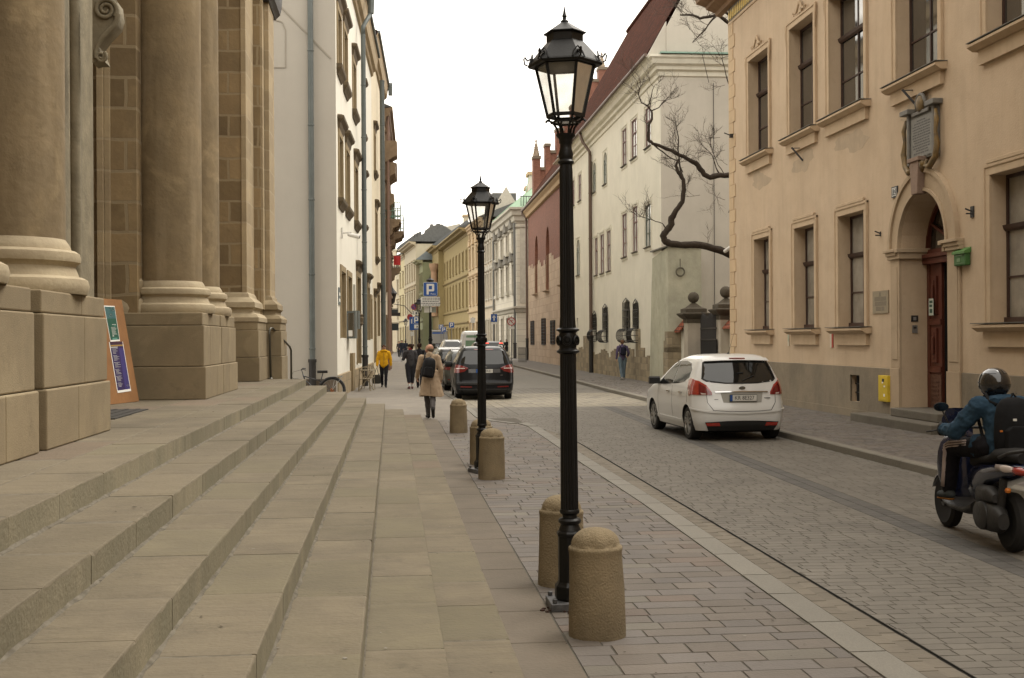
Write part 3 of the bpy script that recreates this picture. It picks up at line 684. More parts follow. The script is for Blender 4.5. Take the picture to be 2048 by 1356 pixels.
# windows
for i, (a, b, c, d, g_) in enumerate(win):
    rows = (.655,.30) if g_ == 0 else (.645,.31)
    o = window(yr, a, b, c+.02, d, REC, m_sash, m_glass if g_ == 0 else m_glassp, 2, rows, .048)
    if g_ == 0: q = MB(); q.box((a+b)/2+.03, b-.08, REC-.03, REC-.022, c+(d-c)*.69, d-.1); q.build('pane', m_glassl, o)  # right upper leaf: pale sheet painted as reflected sky
    q = MB(); z = c+(d-c)*rows[0]; q.prism([(REC-.05,z+.05),(REC-.12,z+.05),(REC-.10,z-.02),(REC-.06,z-.06),(REC-.05,z-.06)], a, b, axis='x'); q.build('transom', m_sash, o)
    q = MB(); q.box(a,b,REC-.1,REC-.02,c-.0,c+.12); q.build('bottom_rail', m_sash, o)
    surround(o, a, b, c, d, m_yelt, .17, .045, ears=.03)
    sill(o, a-.14, b+.16, c, m_yelt, .24, .13, .16, brk=.26, topm=m_tin)
    # ground floor panes use a paler base colour
    if g_ == 0:   # stucco ornament over the head
        q = MB(); cx = (a+b)/2; z0 = d+.22
        for sgn in (-1,1):
            q.tube([(cx+sgn*.42,-.07,z0+.02),(cx+sgn*.47,-.07,z0+.07),(cx+sgn*.41,-.07,z0+.11),(cx+sgn*.36,-.07,z0+.05),(cx+sgn*.22,-.07,z0+.06),(cx+sgn*.12,-.07,z0+.16),(cx+sgn*.04,-.07,z0+.3)], [.02,.025,.02,.02,.03,.03,.02], 6)
        q.ball((cx,-.06,z0+.26), .07, (.8,.5,1.3), 10); q.box(cx-.1,cx+.1,-.07,0,z0,z0+.1)
        q.build('head_ornament', m_yelt, o, smooth=True, auto=.8)
        for sgn, xx in ((-1,a-.2),(1,b+.2)):
            q = MB(); q.tube([(xx,-.05,d+.15),(xx,-.06,d-.05),(xx-.01*sgn,-.05,d-.4)], [.035,.03,.012], 6)
            q.build('side_drop', m_yelt, o, smooth=True)
    else:
        q = MB(); q.box(a-.05,b+.05,-.075,-.02,d+.2,d+.27); q.box(a-.2,b+.2,-.06,0,d+.13,d+.2); q.build('head_moulding', m_yelt, o, bevel=.008)
# soot and damp patches on the plaster under the sills and along the plinth (irregular thin skins)
m_stain = mat('plaster_stain', (.36,.285,.20), (.43,.33,.225), ns=3, bump=.2, streak=.6, streakcol=(.30,.24,.17))
rs_ = random.Random(3); q = MB()
def blot(cx, cz, w2, h2, n=26):
    ph = [rs_.uniform(0,6) for _ in range(4)]; pts = []
    for k in range(n):
        t_ = 2*pi*k/n; r_ = 1+.22*sin(2*t_+ph[0])+.16*sin(3*t_+ph[1])+.12*sin(5*t_+ph[2])+.08*sin(9*t_+ph[3]); pts.append((cx+w2*r_*cos(t_), cz+h2*r_*sin(t_)))
    q.prism(pts, -.0025, -.0005, axis='y')
for a_, b_, c_, d_, g_ in win[:4]: 
    q = MB(); blot((a_+b_)/2+rs_.uniform(0,.25), c_-.72, (b_-a_)*.42, .24); q.build('sill_stain', m_stain, yr)
# quoins
q = MB(); z = zpl+.02; k = 0; zq = []
h = (ztopw-zpl-.02)/round((ztopw-zpl)/.385)
while z < ztopw-.05:
    l = .62 if k % 2 else .44
    q.box(-.022, l, -.022, .0, z+.006, z+h-.006, 0); q.box(-.022, -.001, 0.0, .5, z+.006, z+h-.006, 0); q.box(-.006, .6, -.006, 0, z-.008, z+.006, 1); z += h; k += 1
q.build('quoin', [m_quoin, mat('quoin_joint', (.16,.09,.045), bump=0)], yr)
# painted frieze and wooden cornice
m_frieze = mat('frieze_dark', (.12,.11,.09), (.15,.13,.1), ns=6)
m_leaf = mat('frieze_leaf', (.62,.42,.10), (.6,.5,.25), ns=8)
m_eav = mat('eaves_brown', (.26,.16,.085), (.2,.12,.065), ns=3, rough=.7)
f = MB(); f.box(-.03, YF.L, -.03, 0, ztopw, ztopw+.08, 1); f.box(-.02, YF.L, -.02, 0, ztopw+.08, ztopw+.5, 0)
x = .05
while x < YF.L:
    f.prism([(x,ztopw+.12),(x+.09,ztopw+.17),(x+.1,ztopw+.32),(x+.05,ztopw+.45),(x-.02,ztopw+.32),(x-.02,ztopw+.18)], -.035, -.02, 2, axis='y'); x += .19
f.build('frieze', [m_frieze, m_yelt, m_leaf], yr)
c = MB(); cornice(c, -.9, YF.L, ztopw+1.15, [(.95,0),(.95,-.09),(.82,-.14),(.80,-.26),(.5,-.34),(.48,-.42),(.2,-.52),(.16,-.62),(.05,-.65)])
c.build('cornice', m_eav, yr)
c = MB(); c.box(-.9, 0, 0, 13, ztopw+.85, ztopw+1.15); c.build('cornice_return', m_eav, yr)
c = MB(); c.quad((-1,-1.0,ztopw+1.16),(YF.L,-1.0,ztopw+1.16),(YF.L,7,ztopw+4.5),(-1,7,ztopw+4.5)); c.quad((-1,14,ztopw+1.16),(YF.L,14,ztopw+1.16),(YF.L,7,ztopw+4.5),(-1,7,ztopw+4.5)); c.build('roof', mat('roof_tile_brown', (.16,.06,.04), (.1,.05,.035), ns=3, brick=(.2,.18,.5,'xz',.4)), yr)
# portal: pilasters, imposts, archivolt, keystone
m_port = mat('portal_stone', (.42,.32,.215), (.37,.28,.185), ns=1.6, bump=.25, grime=.3, streak=.2)
zi0 = YF.hit(1790,520)[1]; zi1 = YF.hit(1790,500)[1]
for a, b in ((s_l, da), (db, s_r)):
    p = MB()
    p.box(a, b, -.07, 0, ZB+.0, zpl+.02); p.box(a+.02, b-.02 if b > db else b-.0, -.05, 0, zpl+.02, zi0)
    p.box(a+.1, b-.08, -.062, -.05, zpl+.2, zi0-.15)
    p.build('door_pilaster', m_port, yr, bevel=.008)
for a, b, e in ((s_l-.08, da, 0), (db, s_r+.08, 1)):
    p = MB()
    h_ = zi1-zi0
    p.box(a+.04, b-.0, -.10, 0, zi0, zi0+h_*.35); p.box(a+.02, b, -.13, 0, zi0+h_*.35, zi0+h_*.7); p.box(a-.02, b, -.17, 0, zi0+h_*.7, zi1)
    if e == 0: p.box(da-.001, da+.10, -.1, RD-.06, zi0, zi0+h_*.6); p.box(da, da+.14, -.16, RD-.06, zi0+h_*.6, zi1)
    else: p.box(db-.10, db+.001, -.1, RD-.06, zi0, zi0+h_*.6); p.box(db-.14, db, -.16, RD-.06, zi0+h_*.6, zi1)
    p.build('impost', m_port, yr, bevel=.01)
p = MB(); K = 28; cx = (da+db)/2; ro = (s_r-s_l)/2-.03
def arcband(r0, r1, y0, y1, z0=dspr):
    for k in range(K):
        t0, t1 = pi*k/K, pi*(k+1)/K; q = [(cx-r*cos(t), z0+r*sin(t)) for t in (t0, t1) for r in (r0, r1)]
        p.rings([[(q[0][0],y0,q[0][1]),(q[2][0],y0,q[2][1]),(q[2][0],y1,q[2][1]),(q[0][0],y1,q[0][1])], [(q[1][0],y0,q[1][1]),(q[3][0],y0,q[3][1]),(q[3][0],y1,q[3][1]),(q[1][0],y1,q[1][1])]], True)
arcband(rad+.001, rad+.06, -.09, 0); arcband(rad+.06, ro-.09, -.055, 0); arcband(ro-.09, ro, -.10, 0)
p.build('archivolt', m_port, yr)
m_key = mat('keystone', (.25,.175,.13), (.21,.145,.11), ns=5, bump=.3)
p = MB(); p.rings([[(cx-.13,y,dtop-.06),(cx+.13,y,dtop-.06),(cx+.2,y,dspr+ro+.12),(cx-.2,y,dspr+ro+.12)] for y in (-.2,0)]); p.box(cx-.26,cx+.26,-.23,0,dspr+ro+.12,dspr+ro+.2)
p.build('keystone', m_key, yr, bevel=.01)
# the door itself
m_door = mat('door_wood', (.10,.028,.016), (.07,.02,.012), ns=4, rough=.45, bump=.1, streak=.5, streakcol=(.15,.05,.03))
m_doorb = mat('door_wood_worn', (.13,.065,.04), (.08,.035,.022), ns=18, rough=.7)
dr = MB(); yb = RD-.06; xs = YF.hit(1889.6,700,RD)[0]; dl0 = da; 
xs = min(xs, db-.12); ztr = YF.hit(1803,520)[1]-.1
z0 = ZB+.34
dr.box(dl0, dl0+.12, yb-.02, RD, z0, ztr+.2); dr.box(dl0+.12, xs, yb, RD, z0, ztr)
for za, zb, ins in ((z0+.92,z0+1.62,.16),(z0+1.9,z0+3.1,.16)):
    zb = min(zb, ztr-.25)
    if zb-za > .25:
        dr.box(dl0+.24, xs-.16, yb-.045, yb, za, zb); dr.box(dl0+.32, xs-.24, yb-.06, yb-.045, za+.08, zb-.08); dr.box(dl0+.4, xs-.32, yb-.085, yb-.06, za+.18, zb-.18)
dr.box(dl0+.12, xs, yb-.03, yb, z0+1.68, z0+1.8); dr.box(dl0+.12, xs, yb-.03, yb, z0+.72, z0+.84)
do = dr.build('door', m_door, yr, bevel=.006)
dr = MB(); dr.box(dl0+.13, xs, yb-.02, yb, z0, z0+.68)
for k in range(6): dr.box(dl0+.2, xs-.1, yb-.03, yb-.02, z0+.08+.09*k, z0+.12+.09*k)
dr.build('kick_board', m_doorb, do)
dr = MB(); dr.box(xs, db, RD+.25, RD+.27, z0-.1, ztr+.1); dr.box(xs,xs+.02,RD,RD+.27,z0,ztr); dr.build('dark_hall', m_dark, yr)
dr = MB(); dr.box(dl0, db, yb-.12, RD, ztr, ztr+.12); dr.box(dl0, db, yb-.17, RD, ztr+.12, ztr+.2); dr.box(dl0, db, yb-.06, RD, ztr+.2, ztr+.3)
dr.build('door_head', m_door, yr, bevel=.01)
fl = MB(); zc = ztr+.3; rr_ = rad-.02
for k in range(1,6):
    t = pi*k/6; fl.bar((cx, yb, zc+.15), (cx-rr_*cos(t)*1.0, yb, dspr+rr_*sin(t)), .05, .05)
fl.ball((cx,yb,zc+.12),.22,(1,.25,1),16)
for k in range(24):
    t0, t1 = pi*k/24, pi*(k+1)/24; fl.bar((cx-rr_*cos(t0), yb, dspr+rr_*sin(t0)), (cx-rr_*cos(t1), yb, dspr+rr_*sin(t1)), .07, .09)
fo = fl.build('fanlight', m_door, yr)
fl = MB(); fl.poly([(cx-rr_,RD-.01,zc)]+[(cx-rr_*cos(pi*k/24), RD-.01, dspr+rr_*sin(pi*k/24)) for k in range(25)]+[(cx+rr_,RD-.01,zc)]); fl.build('pane', m_glass, fo)
# notice on the door, reveal intercom
s_, z_ = YF.hit(1871,614,yb); pn = MB(); pn.box(s_-.1,s_+.1,yb-.095,yb-.088,z_-.17,z_+.17,0)
for k, (a, b, c, d) in enumerate(((-.07,.07,.08,.13),(-.07,.05,.0,.05),(-.06,.06,-.12,-.04))): pn.box(s_+a,s_+b,yb-.097,yb-.095,z_+c,z_+d,1)
tag(pn.build('door_notice', [paint('notice_paper',(.42,.45,.38),.6), paint('notice_ink',(.03,.07,.05),.6)], yr), 'small pale notice with dark print on the brown door')
ic = MB(); s0, z1 = da+.02, YF.hit(1824,630)[1]
ic.box(da, da+.02, .22,.33, z1-.36, z1-.2, 0); ic.box(da+.02,da+.028,.245,.305,z1-.27,z1-.23,1); ic.box(da,da+.012,.2,.35,z1-.13,z1+.0,1); ic.box(da,da+.018,.245,.305,z1-.1,z1-.03,0)
ic.build('intercom', [paint('intercom_steel',(.3,.29,.27),.4,.6), m_iron], yr)
# steps up to the door
m_dstep = mat('door_step', (.135,.12,.095), (.11,.095,.075), ns=3, bump=.3, grime=.4)
st = MB(); se = YF.hit(1756,830)[0]; st.box(se, db+.55, -.62, 0, ZB-.05, ZB+.17); st.box(da-.02, db+.02, -.25, RD, ZB+.17, ZB+.34)
st.build('door_step', m_dstep, yr, bevel=.02)
# cellar window bars
cw = MB(); cw.box(ca+.001,cb_-.001,.12,.16,cz0+.001,cz1-.001,0); cw.build('cellar_window', m_dark, yr)
cw = MB()
for k in range(1,4): x = ca+(cb_-ca)*k/4; cw.box(x-.012,x+.012,.08,.1,cz0,cz1)
for k in range(1,3): z = cz0+(cz1-cz0)*k/3; cw.box(ca,cb_,.085,.1,z-.012,z+.012)
cw.build('window_bars', m_iron, yr)
# things fixed to this wall ---------------------------------------------------------------------------------------
def on_wall(F, name, label, cat, u, v, off=0, group=None):
    s_, z_ = F.hit(u, v, off); t = thing(name, label, cat, F.w(s_, off, z_), F.rz, group); return t
def wh_(F, u0, u1, v0, v1):
    a, b = F.hit(u0, (v0+v1)/2)[0], F.hit(u1, (v0+v1)/2)[0]; c, d = F.hit((u0+u1)/2, v1)[1], F.hit((u0+u1)/2, v0)[1]; return abs(b-a), abs(d-c)
m_bronze = mat('plaque_gilt', (.22,.14,.05), (.09,.07,.045), ns=7, rough=.5, bump=.3)
m_slate = mat('plaque_slate', (.17,.16,.14), (.13,.122,.11), ns=9, rough=.6, bump=.1)
t = on_wall(YF, 'memorial_plaque', 'large carved slate memorial plaque with scrolls above the arched doorway', 'plaque', 1851, 273)
w_, h_ = wh_(YF, 1815, 1888, 200, 345); w_ *= .96
q = MB(); W2, H2 = w_/2, h_/2
q.box(-W2*.82,W2*.82,-.07,0,-H2*.62,H2*.72); q.box(-W2*.78,-W2*.66,-.12,-.07,-H2*.72,H2*.74); q.box(W2*.66,W2*.78,-.12,-.07,-H2*.72,H2*.74)
q.box(-W2*.98,-W2*.5,-.2,0,H2*.72,H2*.86); q.box(W2*.5,W2*.98,-.2,0,H2*.72,H2*.86); q.box(-W2*.5,W2*.5,-.12,0,H2*.62,H2*.72)
q.build('frame', m_slate, t, bevel=.012)
q = MB(); q.box(-W2*.6,W2*.6,-.085,-.07,-H2*.55,H2*.56); q.build('slab', mat('plaque_face', (.20,.19,.17), (.15,.145,.13), ns=14, rough=.5), t)
q = MB(); tx = ((3,.5),(5,.8),(8,1),(8,1),(6,.9),(8,1),(7,1),(8,.9),(5,.8),(7,1),(8,.9),(6,.6),(7,.85))
for k, (n_, ww) in enumerate(tx):
    z = H2*.46-k*H2*.075; x = -W2*.5*ww
    while x < W2*.5*ww:
        l = random.uniform(.03,.09); q.box(x, min(x+l, W2*.52), -.088,-.085, z-.012, z+.012); x += l+.025
q.build('lettering', paint('plaque_ink', (.07,.065,.06), .7), t)
q = MB()
for sg in (-1,1):
    q.tube([(sg*W2*.84,-.1,H2*.6),(sg*W2*.95,-.12,H2*.3),(sg*W2*.88,-.12,0),(sg*W2*.97,-.12,-H2*.35),(sg*W2*.86,-.12,-H2*.7),(sg*W2*.6,-.14,-H2*.92),(sg*W2*.38,-.14,-H2*.86),(sg*W2*.45,-.14,-H2*.72)], [.03,.05,.035,.06,.06,.06,.05,.03], 8)
    q.tube([(sg*W2*.1,-.1,-H2*.62),(sg*W2*.22,-.14,-H2*.8),(sg*.04,-.1,-H2*1.0)], [.05,.07,.03], 8)
q.ball((0,-.1,H2*.9),.15,(.95,.5,1.15),14); 
q.build('scrollwork', m_bronze, t, smooth=True)
q = MB(); q.tube([(-.19,-.08,H2*.75),(-.2,-.1,H2*.95),(-.1,-.1,H2*1.13),(0,-.1,H2*1.17),(.1,-.1,H2*1.13),(.2,-.1,H2*.95),(.19,-.08,H2*.75)], .035, 8); q.build('crest_arch', m_slate, t, smooth=True)
t = on_wall(YF, 'house_number', 'small dark house number plate reading 12 left of the arch', 'sign', 1791, 384)
w_, h_ = wh_(YF, 1785.5, 1796.5, 373, 395)
q = MB(); q.box(-w_/2,w_/2,-.03,0,-h_/2,h_/2,0); q.box(-w_/2+.03,w_/2-.03,-.034,-.03,-h_/2+.03,h_/2-.03,1); q.box(-w_/2+.045,w_/2-.045,-.037,-.034,-h_/2+.045,h_/2-.045,0)
q.build('plate', [paint('plate_navy',(.02,.025,.035),.4), wh], t); text('12', h_*.72, wh, t, (0,-.038,0), name='number')
t = on_wall(YF, 'wall_plaque', 'square grey stone plaque with faded capitals beside the door pilaster', 'plaque', 1762.5, 604)
w_, h_ = wh_(YF, 1747, 1778, 582, 627)
q = MB(); q.box(-w_/2,w_/2,-.025,0,-h_/2,h_/2); q.build('slab', mat('plaque_stone', (.29,.24,.165), (.25,.21,.145), ns=12), t)
q = MB()
for z, ws in ((.34,(.08,)),(.14,(.36,.3)),(-.08,(.28,.34)),(-.3,(.3,.2))):
    x = -sum(ws)*w_/2-.02
    for l in ws:
        xx = x
        while xx < x+l*w_: q.box(xx, xx+.035, -.027,-.025, z*h_-.045, z*h_+.045); xx += .055
        x += l*w_+.05
q.build('lettering', paint('plaque_letters', (.17,.14,.1), .8), t)
t = on_wall(YF, 'mailbox', 'green metal mailbox hung on the wall right of the arch', 'mailbox', 1930, 516)
w_, h_ = wh_(YF, 1917, 1940, 500, 531)
m_mb = mat('mailbox_green', (.05,.13,.035), (.04,.10,.03), ns=8, rough=.6)
q = MB(); q.box(-w_/2,w_/2,-.11,0,-h_/2,h_/2-.05); q.build('body', m_mb, t, bevel=.02)
q = MB(); q.prism([(-.14,h_/2-.07),(-.14,h_/2-.03),(0,h_/2+.05),(0,h_/2-.05)], -w_/2-.02, w_/2+.02, axis='x'); q.build('lid', mat('mailbox_lid', (.08,.18,.05), rough=.5, bump=0), t)
q = MB(); q.box(-w_*.32,w_*.32,-.118,-.11,h_*.12,h_*.2); q.box(-w_*.2,w_*.1,-.116,-.11,-h_*.25,-h_*.02); q.box(-w_*.3,w_*.3,-.116,-.11,-h_*.36,-h_*.33); q.build('slot', paint('mailbox_mark',(.12,.2,.09),.6), t)
t = on_wall(YF, 'gas_meter_box', 'tall yellow gas meter box with stickers on the grey plinth', 'meter box', 1774, 777, -.035)
w_, h_ = wh_(YF, 1764, 1783, 751, 803)
m_gb = mat('gas_box_yellow', (.60,.42,.03), (.5,.36,.03), ns=6, rough=.6, grime=.3)
q = MB(); q.box(-w_/2,w_/2,-.09,0,-h_/2,h_/2); q.build('cabinet', m_gb, t, bevel=.008)
q = MB(); q.box(-w_/2+.03,w_/2-.03,-.098,-.09,-h_/2+.03,h_/2-.03); dd = q.build('door', m_gb, t, bevel=.004)
q = MB(); q.box(-.02,.08,-.102,-.098,h_*.26,h_*.38,0); q.box(-.03,.03,-.102,-.098,h_*.2,h_*.26,1); q.box(.06,.13,-.102,-.098,h_*.06,h_*.12,1); q.box(.05,.12,-.102,-.098,-h_*.3,-h_*.2,1); q.build('sticker', [m_iron, wh], dd)
for (u, v, lab) in ((1831,192,'iron flag holder sticking out under the window sill above the plaque'), (1604,305,'iron flag holder sticking out under the second upper window'), (1761,468,'tiny forked iron bracket on the wall left of the arch'), (1944,424,'forked iron flag bracket on a square plate right of the arch')):
    t = on_wall(YF, 'flag_bracket', lab, 'bracket', u, v, group='iron brackets on the yellow wall')
    q = MB()
    if v in (192, 305): q.bar((.09,-.01,-.22),(-.03,-.26,.13),.035,.045); q.bar((-.02,-.24,.11),(.1,-.01,.1),.02,.02)
    else: q.box(-.03,.09,-.02,0,-.1,.1) if v < 450 else q.box(0,.03,-.02,0,-.05,.05); q.bar((.03,0,0),(-.0,-.13,.06),.025,.025); q.bar((.03,0,-.03),(.01,-.12,-.03),.025,.025)
    q.build('bracket', m_iron, t)
t = on_wall(YF, 'wall_plate', 'small red and white plate under the third window', 'sign', 1664, 679)
q = MB(); q.box(-.09,.02,-.02,0,-.19,.19,0); q.box(.02,.1,-.02,0,-.19,.19,1); q.build('plate', [paint('plate_cream',(.5,.45,.35),.6), paint('plate_red',(.4,.06,.04),.6)], t)
t = on_wall(YF, 'wall_plate', 'small pale plate under the second window', 'sign', 1578, 679)
q = MB(); q.box(-.05,.05,-.02,0,-.17,.17,0); q.box(-.03,.03,-.023,-.02,-.05,.12,1); q.build('plate', [paint('plate_cream',(.5,.45,.35),.6), paint('plate_sage',(.3,.38,.28),.6)], t)
t = thing('security_camera', 'white security camera fixed at the corner of the yellow house', 'camera', YF.w(-.04, .12, YF.hit(1466,488)[1]), YF.rz)
q = MB(); q.box(-.12,0,-.1,.1,-.12,.16); q.build('box', paint('cam_grey',(.4,.38,.35),.5), t)
q = MB(); q.lathe([(.05,-.5),(.055,-.49),(.055,-.22),(.03,-.2)], 0, 0, 12, axis='x'); o = q.build('camera_body', paint('cam_white',(.6,.58,.54),.4), t); o.rotation_euler = (0,R_(-20),R_(20))
t = thing('wall_spotlight', 'black spotlight hung near the corner of the yellow house', 'lamp', YF.w(-.05,.2,YF.hit(1466,413)[1]), YF.rz)
q = MB(); q.rings([[(-.45,-.12,-.1),(-.1,-.12,-.02),(-.1,.12,-.02),(-.45,.12,-.1)], [(-.35,-.08,.1),(-.1,-.08,.14),(-.1,.08,.14),(-.35,.08,.1)]]); q.bar((-.12,0,.1),(.05,0,.16),.03,.03); q.build('housing', m_iron, t)
t = on_wall(YF, 'wall_hook', 'tiny dark hook on the corner quoins of the yellow house', 'bracket', 1467, 272)
q = MB(); q.box(-.05,.05,-.12,0,-.05,.06); q.bar((0,-.1,.02),(-.05,-.28,.1),.03,.03); q.build('hook', m_iron, t)
# ---------------------------------------------------------------- pale cream corner house with the steep tiled roof
m_cream = mat('cream_render', (.70,.665,.565), (.64,.61,.515), ns=.7, bump=.15, streak=.4, streakcol=(.58,.555,.46), grime=.22)
m_creamt = mat('cream_trim', (.71,.68,.58), (.64,.61,.51), ns=2, bump=.1, streak=.25)
m_foot = mat('footing_stone', (.31,.25,.165), (.23,.19,.125), ns=2.5, brick=(.42,.27,.5,'xz',.6), mortar=(.22,.18,.125), mort_w=.012, bump=.5, bs=15, grime=.4)
m_side = mat('side_render_shaded', (.50,.465,.40), (.455,.42,.36), ns=.6, bump=.1, streak=.3, streakcol=(.42,.39,.33), grime=.12)  # camera-facing walls, with shade mixed into a darker base colour
m_tile = mat('red_tiles', (.085,.024,.011), (.045,.015,.008), spec=.05, rough=1, ns=1.5, brick=(.18,.16,.5,'xz',.7), mortar=(.03,.014,.010), mort_w=.02, bump=.8, bs=20, grime=.3)
m_bpipe = paint('pipe_brown', (.11,.07,.05), .5)
m_green = mat('copper_green', (.10,.17,.135), (.15,.24,.19), ns=4, rough=.7)
m_sashr = paint('red_sash', (.14,.05,.045), .5); m_sashg = paint('green_sash', (.07,.095,.07), .5)
def cream_x(y): return 10.54+.0083*(y-48)
def on_line(u, fx, lo=10, hi=400):
    def U_(m): q = Vector((fx(m), m, HC))-CAM; return 1024+FPX*q.dot(RT)/q.dot(FW)
    up_ = U_(hi) > U_(lo)
    for _ in range(60):
        m = (lo+hi)/2
        if (U_(m) > u) != up_: lo = m
        else: hi = m
    return m
y_near = on_line(1324, cream_x); y_far = 72.0
CF = Fac('corner_house', 'pale cream plastered corner house with steep dark red roof and bulging window grilles', 'house', (cream_x(y_far), y_far), (cream_x(y_near), y_near))
cr = CF.root; zc = CF.hit(1307,103,-.45)[1]
ups = [(1146.5,1151.5,358,410,0),(1158.6,1164.7,347,400,0),(1187.5,1194,323,383,1),(1208.7,1216,302,367,1),(1246.5,1256,255,329,0),(1265,1276.6,236,314,0),(1293,1305,211,292,0)]
mid = [(1154,1161,478,550,1),(1190.5,1197,475,550,0),(1201.7,1209.7,468,546,0),(1214.7,1223,460.5,541.6,0),(1245.7,1255.4,426.6,513.6,0),(1266.6,1277,412,503,0),(1291.4,1303.5,408,493,0)]
low = [(1187.5,1194,624,683,1),(1207.6,1217,610,685,1),(1248,1261,598.6,685,1),(1268.7,1278.4,600.6,685,1)]
H_ = []; spec_ = []
for kind, lst in ((0,ups),(1,mid),(2,low)):
    for ul, ur, vt, vb, ar in lst:
        a, b, c, d = CF.rect(ul, ur, vt, vb); H_.append((a, b, c, d, .1 if kind < 2 else .16, ar == 1)); spec_.append((kind, a, b, c, d, ar))
a, b, c, d = CF.rect(1153.6,1156.5,636,690.6); H_.append((a, b, c, d, .12)); spec_.append((3, a, b, c, d, 0))
L = CF.L
w = MB(); wall(w, 0, L, -.1, zc, H_); w.quad((0,0,-.1),(0,9,-.1),(0,9,zc),(0,0,zc)); w.build('wall', m_cream, cr)
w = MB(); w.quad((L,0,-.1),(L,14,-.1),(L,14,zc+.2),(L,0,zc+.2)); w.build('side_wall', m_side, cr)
for kind, a, b, c, d, ar in spec_:
    sm = [m_sashr, m_sashr, m_iron, m_iron][kind]
    if ar and kind < 2 or (kind == 1 and d-c < 1.9): sm = m_sashg
    if kind == 0 and not ar and b-a > 0: sm = m_sashr
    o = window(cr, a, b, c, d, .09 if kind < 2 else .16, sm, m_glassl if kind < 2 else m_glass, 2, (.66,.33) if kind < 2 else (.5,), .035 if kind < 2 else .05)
    if kind < 2:
        q = MB(); e = .09
        for x0, x1, z0, z1 in ((a-e-.05,a-e,c-e,d+e),(b+e,b+e+.05,c-e,d+e),(a-e-.05,b+e+.05,d+e,d+e+.05),(a-e-.05,b+e+.05,c-e-.05,c-e)): q.box(x0,x1,-.03,0,z0,z1)
        if kind == 1 and not ar: q.box(a-e-.12,a-e-.05,-.03,0,d+e-.1,d+e+.12); q.box(b+e+.05,b+e+.12,-.03,0,d+e-.1,d+e+.12); q.box(a,b,-.035,0,d+e+.05,d+e+.14)
        q.build('surround', m_creamt, o); sill(o, a, b, c, m_tin, .1, .04, .05)
    if kind == 2:   # wrought iron grille that bulges out at the foot
        q = MB(); n = 6; hz = c+.62
        for k in range(n+1):
            x = a+(b-a)*k/n; bo = .3; hc = (hz+c)/2; rz_ = (hz-c)/2
            pts = [(x,-.04,d-.1-.1*abs(k-n/2)/n)]+[(x,-.06,z) for z in (d-.5,hz+.1)]+[(x, -.06-bo*sin(pi*t/10)**.7, hc+rz_*cos(pi*t/10)) for t in range(0,11)]
            q.tube(pts, .017, 5)
        for z in (d-.5,(d+hz)/2+.2,(d+hz)/2-.15,hz+.12): q.box(a-.03,b+.03,-.075,-.05,z-.014,z+.014)
        for t in (2,4,6): 
            zz = (hz+c)/2+(hz-c)/2*cos(pi*t/8); yy = -.06-.3*max(0,sin(pi*t/8))**.7; q.box(a-.02,b+.02,yy-.015,yy+.01,zz-.012,zz+.012); q.box(a-.03,a-.01,yy,-.02,zz-.012,zz+.012); q.box(b+.01,b+.03,yy,-.02,zz-.012,zz+.012)
        q.tube([(a,-.05,d-.35),(a+.02,-.05,d-.12),((a+b)/2,-.05,d+.06),(b-.02,-.05,d-.12),(b,-.05,d-.35)], .02, 6)
        q.build('window_grille', m_iron, o)
# cornice both ways, side attic, green flashing
pr = [(.5,0),(.5,-.09),(.42,-.16),(.36,-.32),(.22,-.40),(.20,-.52),(.08,-.58),(.06,-.74),(.0,-.77)]
c_ = MB(); 
rg = []
for o, dz in [(0,0)]+pr: rg.append([(0,-o,zc+dz),(L+o,-o,zc+dz),(L+o,14,zc+dz)])
c_.rings(rg, cap=False, closed=False); c_.build('cornice', m_creamt, cr)
g_ = MB(); g_.tube([(0,-.62,zc+.03),(L+.2,-.62,zc+.03)], .07, 8); g_.build('gutter', m_bpipe, cr)
g_ = MB(); g_.rings([[(L-.4,-.1,zc+.02),(L+.6,-.1,zc+.02),(L+.6,14,zc+.02),(L-.4,14,zc+.02)], [(L-.35,0,zc+.2),(L+.1,0,zc+.2),(L+.1,14,zc+.2),(L-.35,14,zc+.2)]]); g_.build('flashing', m_green, cr)
# steep roof: eave to ridge
xe = -.55; rise = 1.73
dr_ = 4.3; g_ = MB(); g_.box(-3, L-.05, -.56, 0, zc+.004, zc+.03); g_.build('eaves_board', m_creamt, cr)
g_ = MB()
g_.quad((-3,xe,zc+.05),(L-.3,xe,zc+.05),(L-.3,dr_,zc+.05+rise*(dr_-xe)),(-3,dr_,zc+.05+rise*(dr_-xe)))
g_.quad((-3,2*dr_-xe,zc+.05),(L-.3,2*dr_-xe,zc+.05),(L-.3,dr_,zc+.05+rise*(dr_-xe)),(-3,dr_,zc+.05+rise*(dr_-xe)))
g_.build('roof', m_tile, cr)
g_ = MB(); g_.tube([(-3,dr_,zc+.1+rise*(dr_-xe)),(L-.3,dr_,zc+.1+rise*(dr_-xe))], .14, 8); g_.build('ridge_tile', m_tile, cr)
zv = CF.hit(1319,44)[1]
g_ = MB(); ypx = .25
P_ = [(ypx,zc+.1),(ypx,zc+1.15),(dr_,zc+.25+rise*(dr_-xe)),(14,zc+.25+rise*(dr_-xe)),(14,zc+.1)]
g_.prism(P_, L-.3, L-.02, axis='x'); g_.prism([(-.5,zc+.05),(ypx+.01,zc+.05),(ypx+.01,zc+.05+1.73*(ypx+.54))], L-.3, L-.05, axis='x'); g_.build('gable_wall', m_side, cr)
g_ = MB()
for k in range(5): g_.box(L-20+k*.35, L-19.8+k*.35, dr_-.1, dr_+.1, zc+rise*(dr_-xe), zc+rise*(dr_-xe)+.35) if False else None
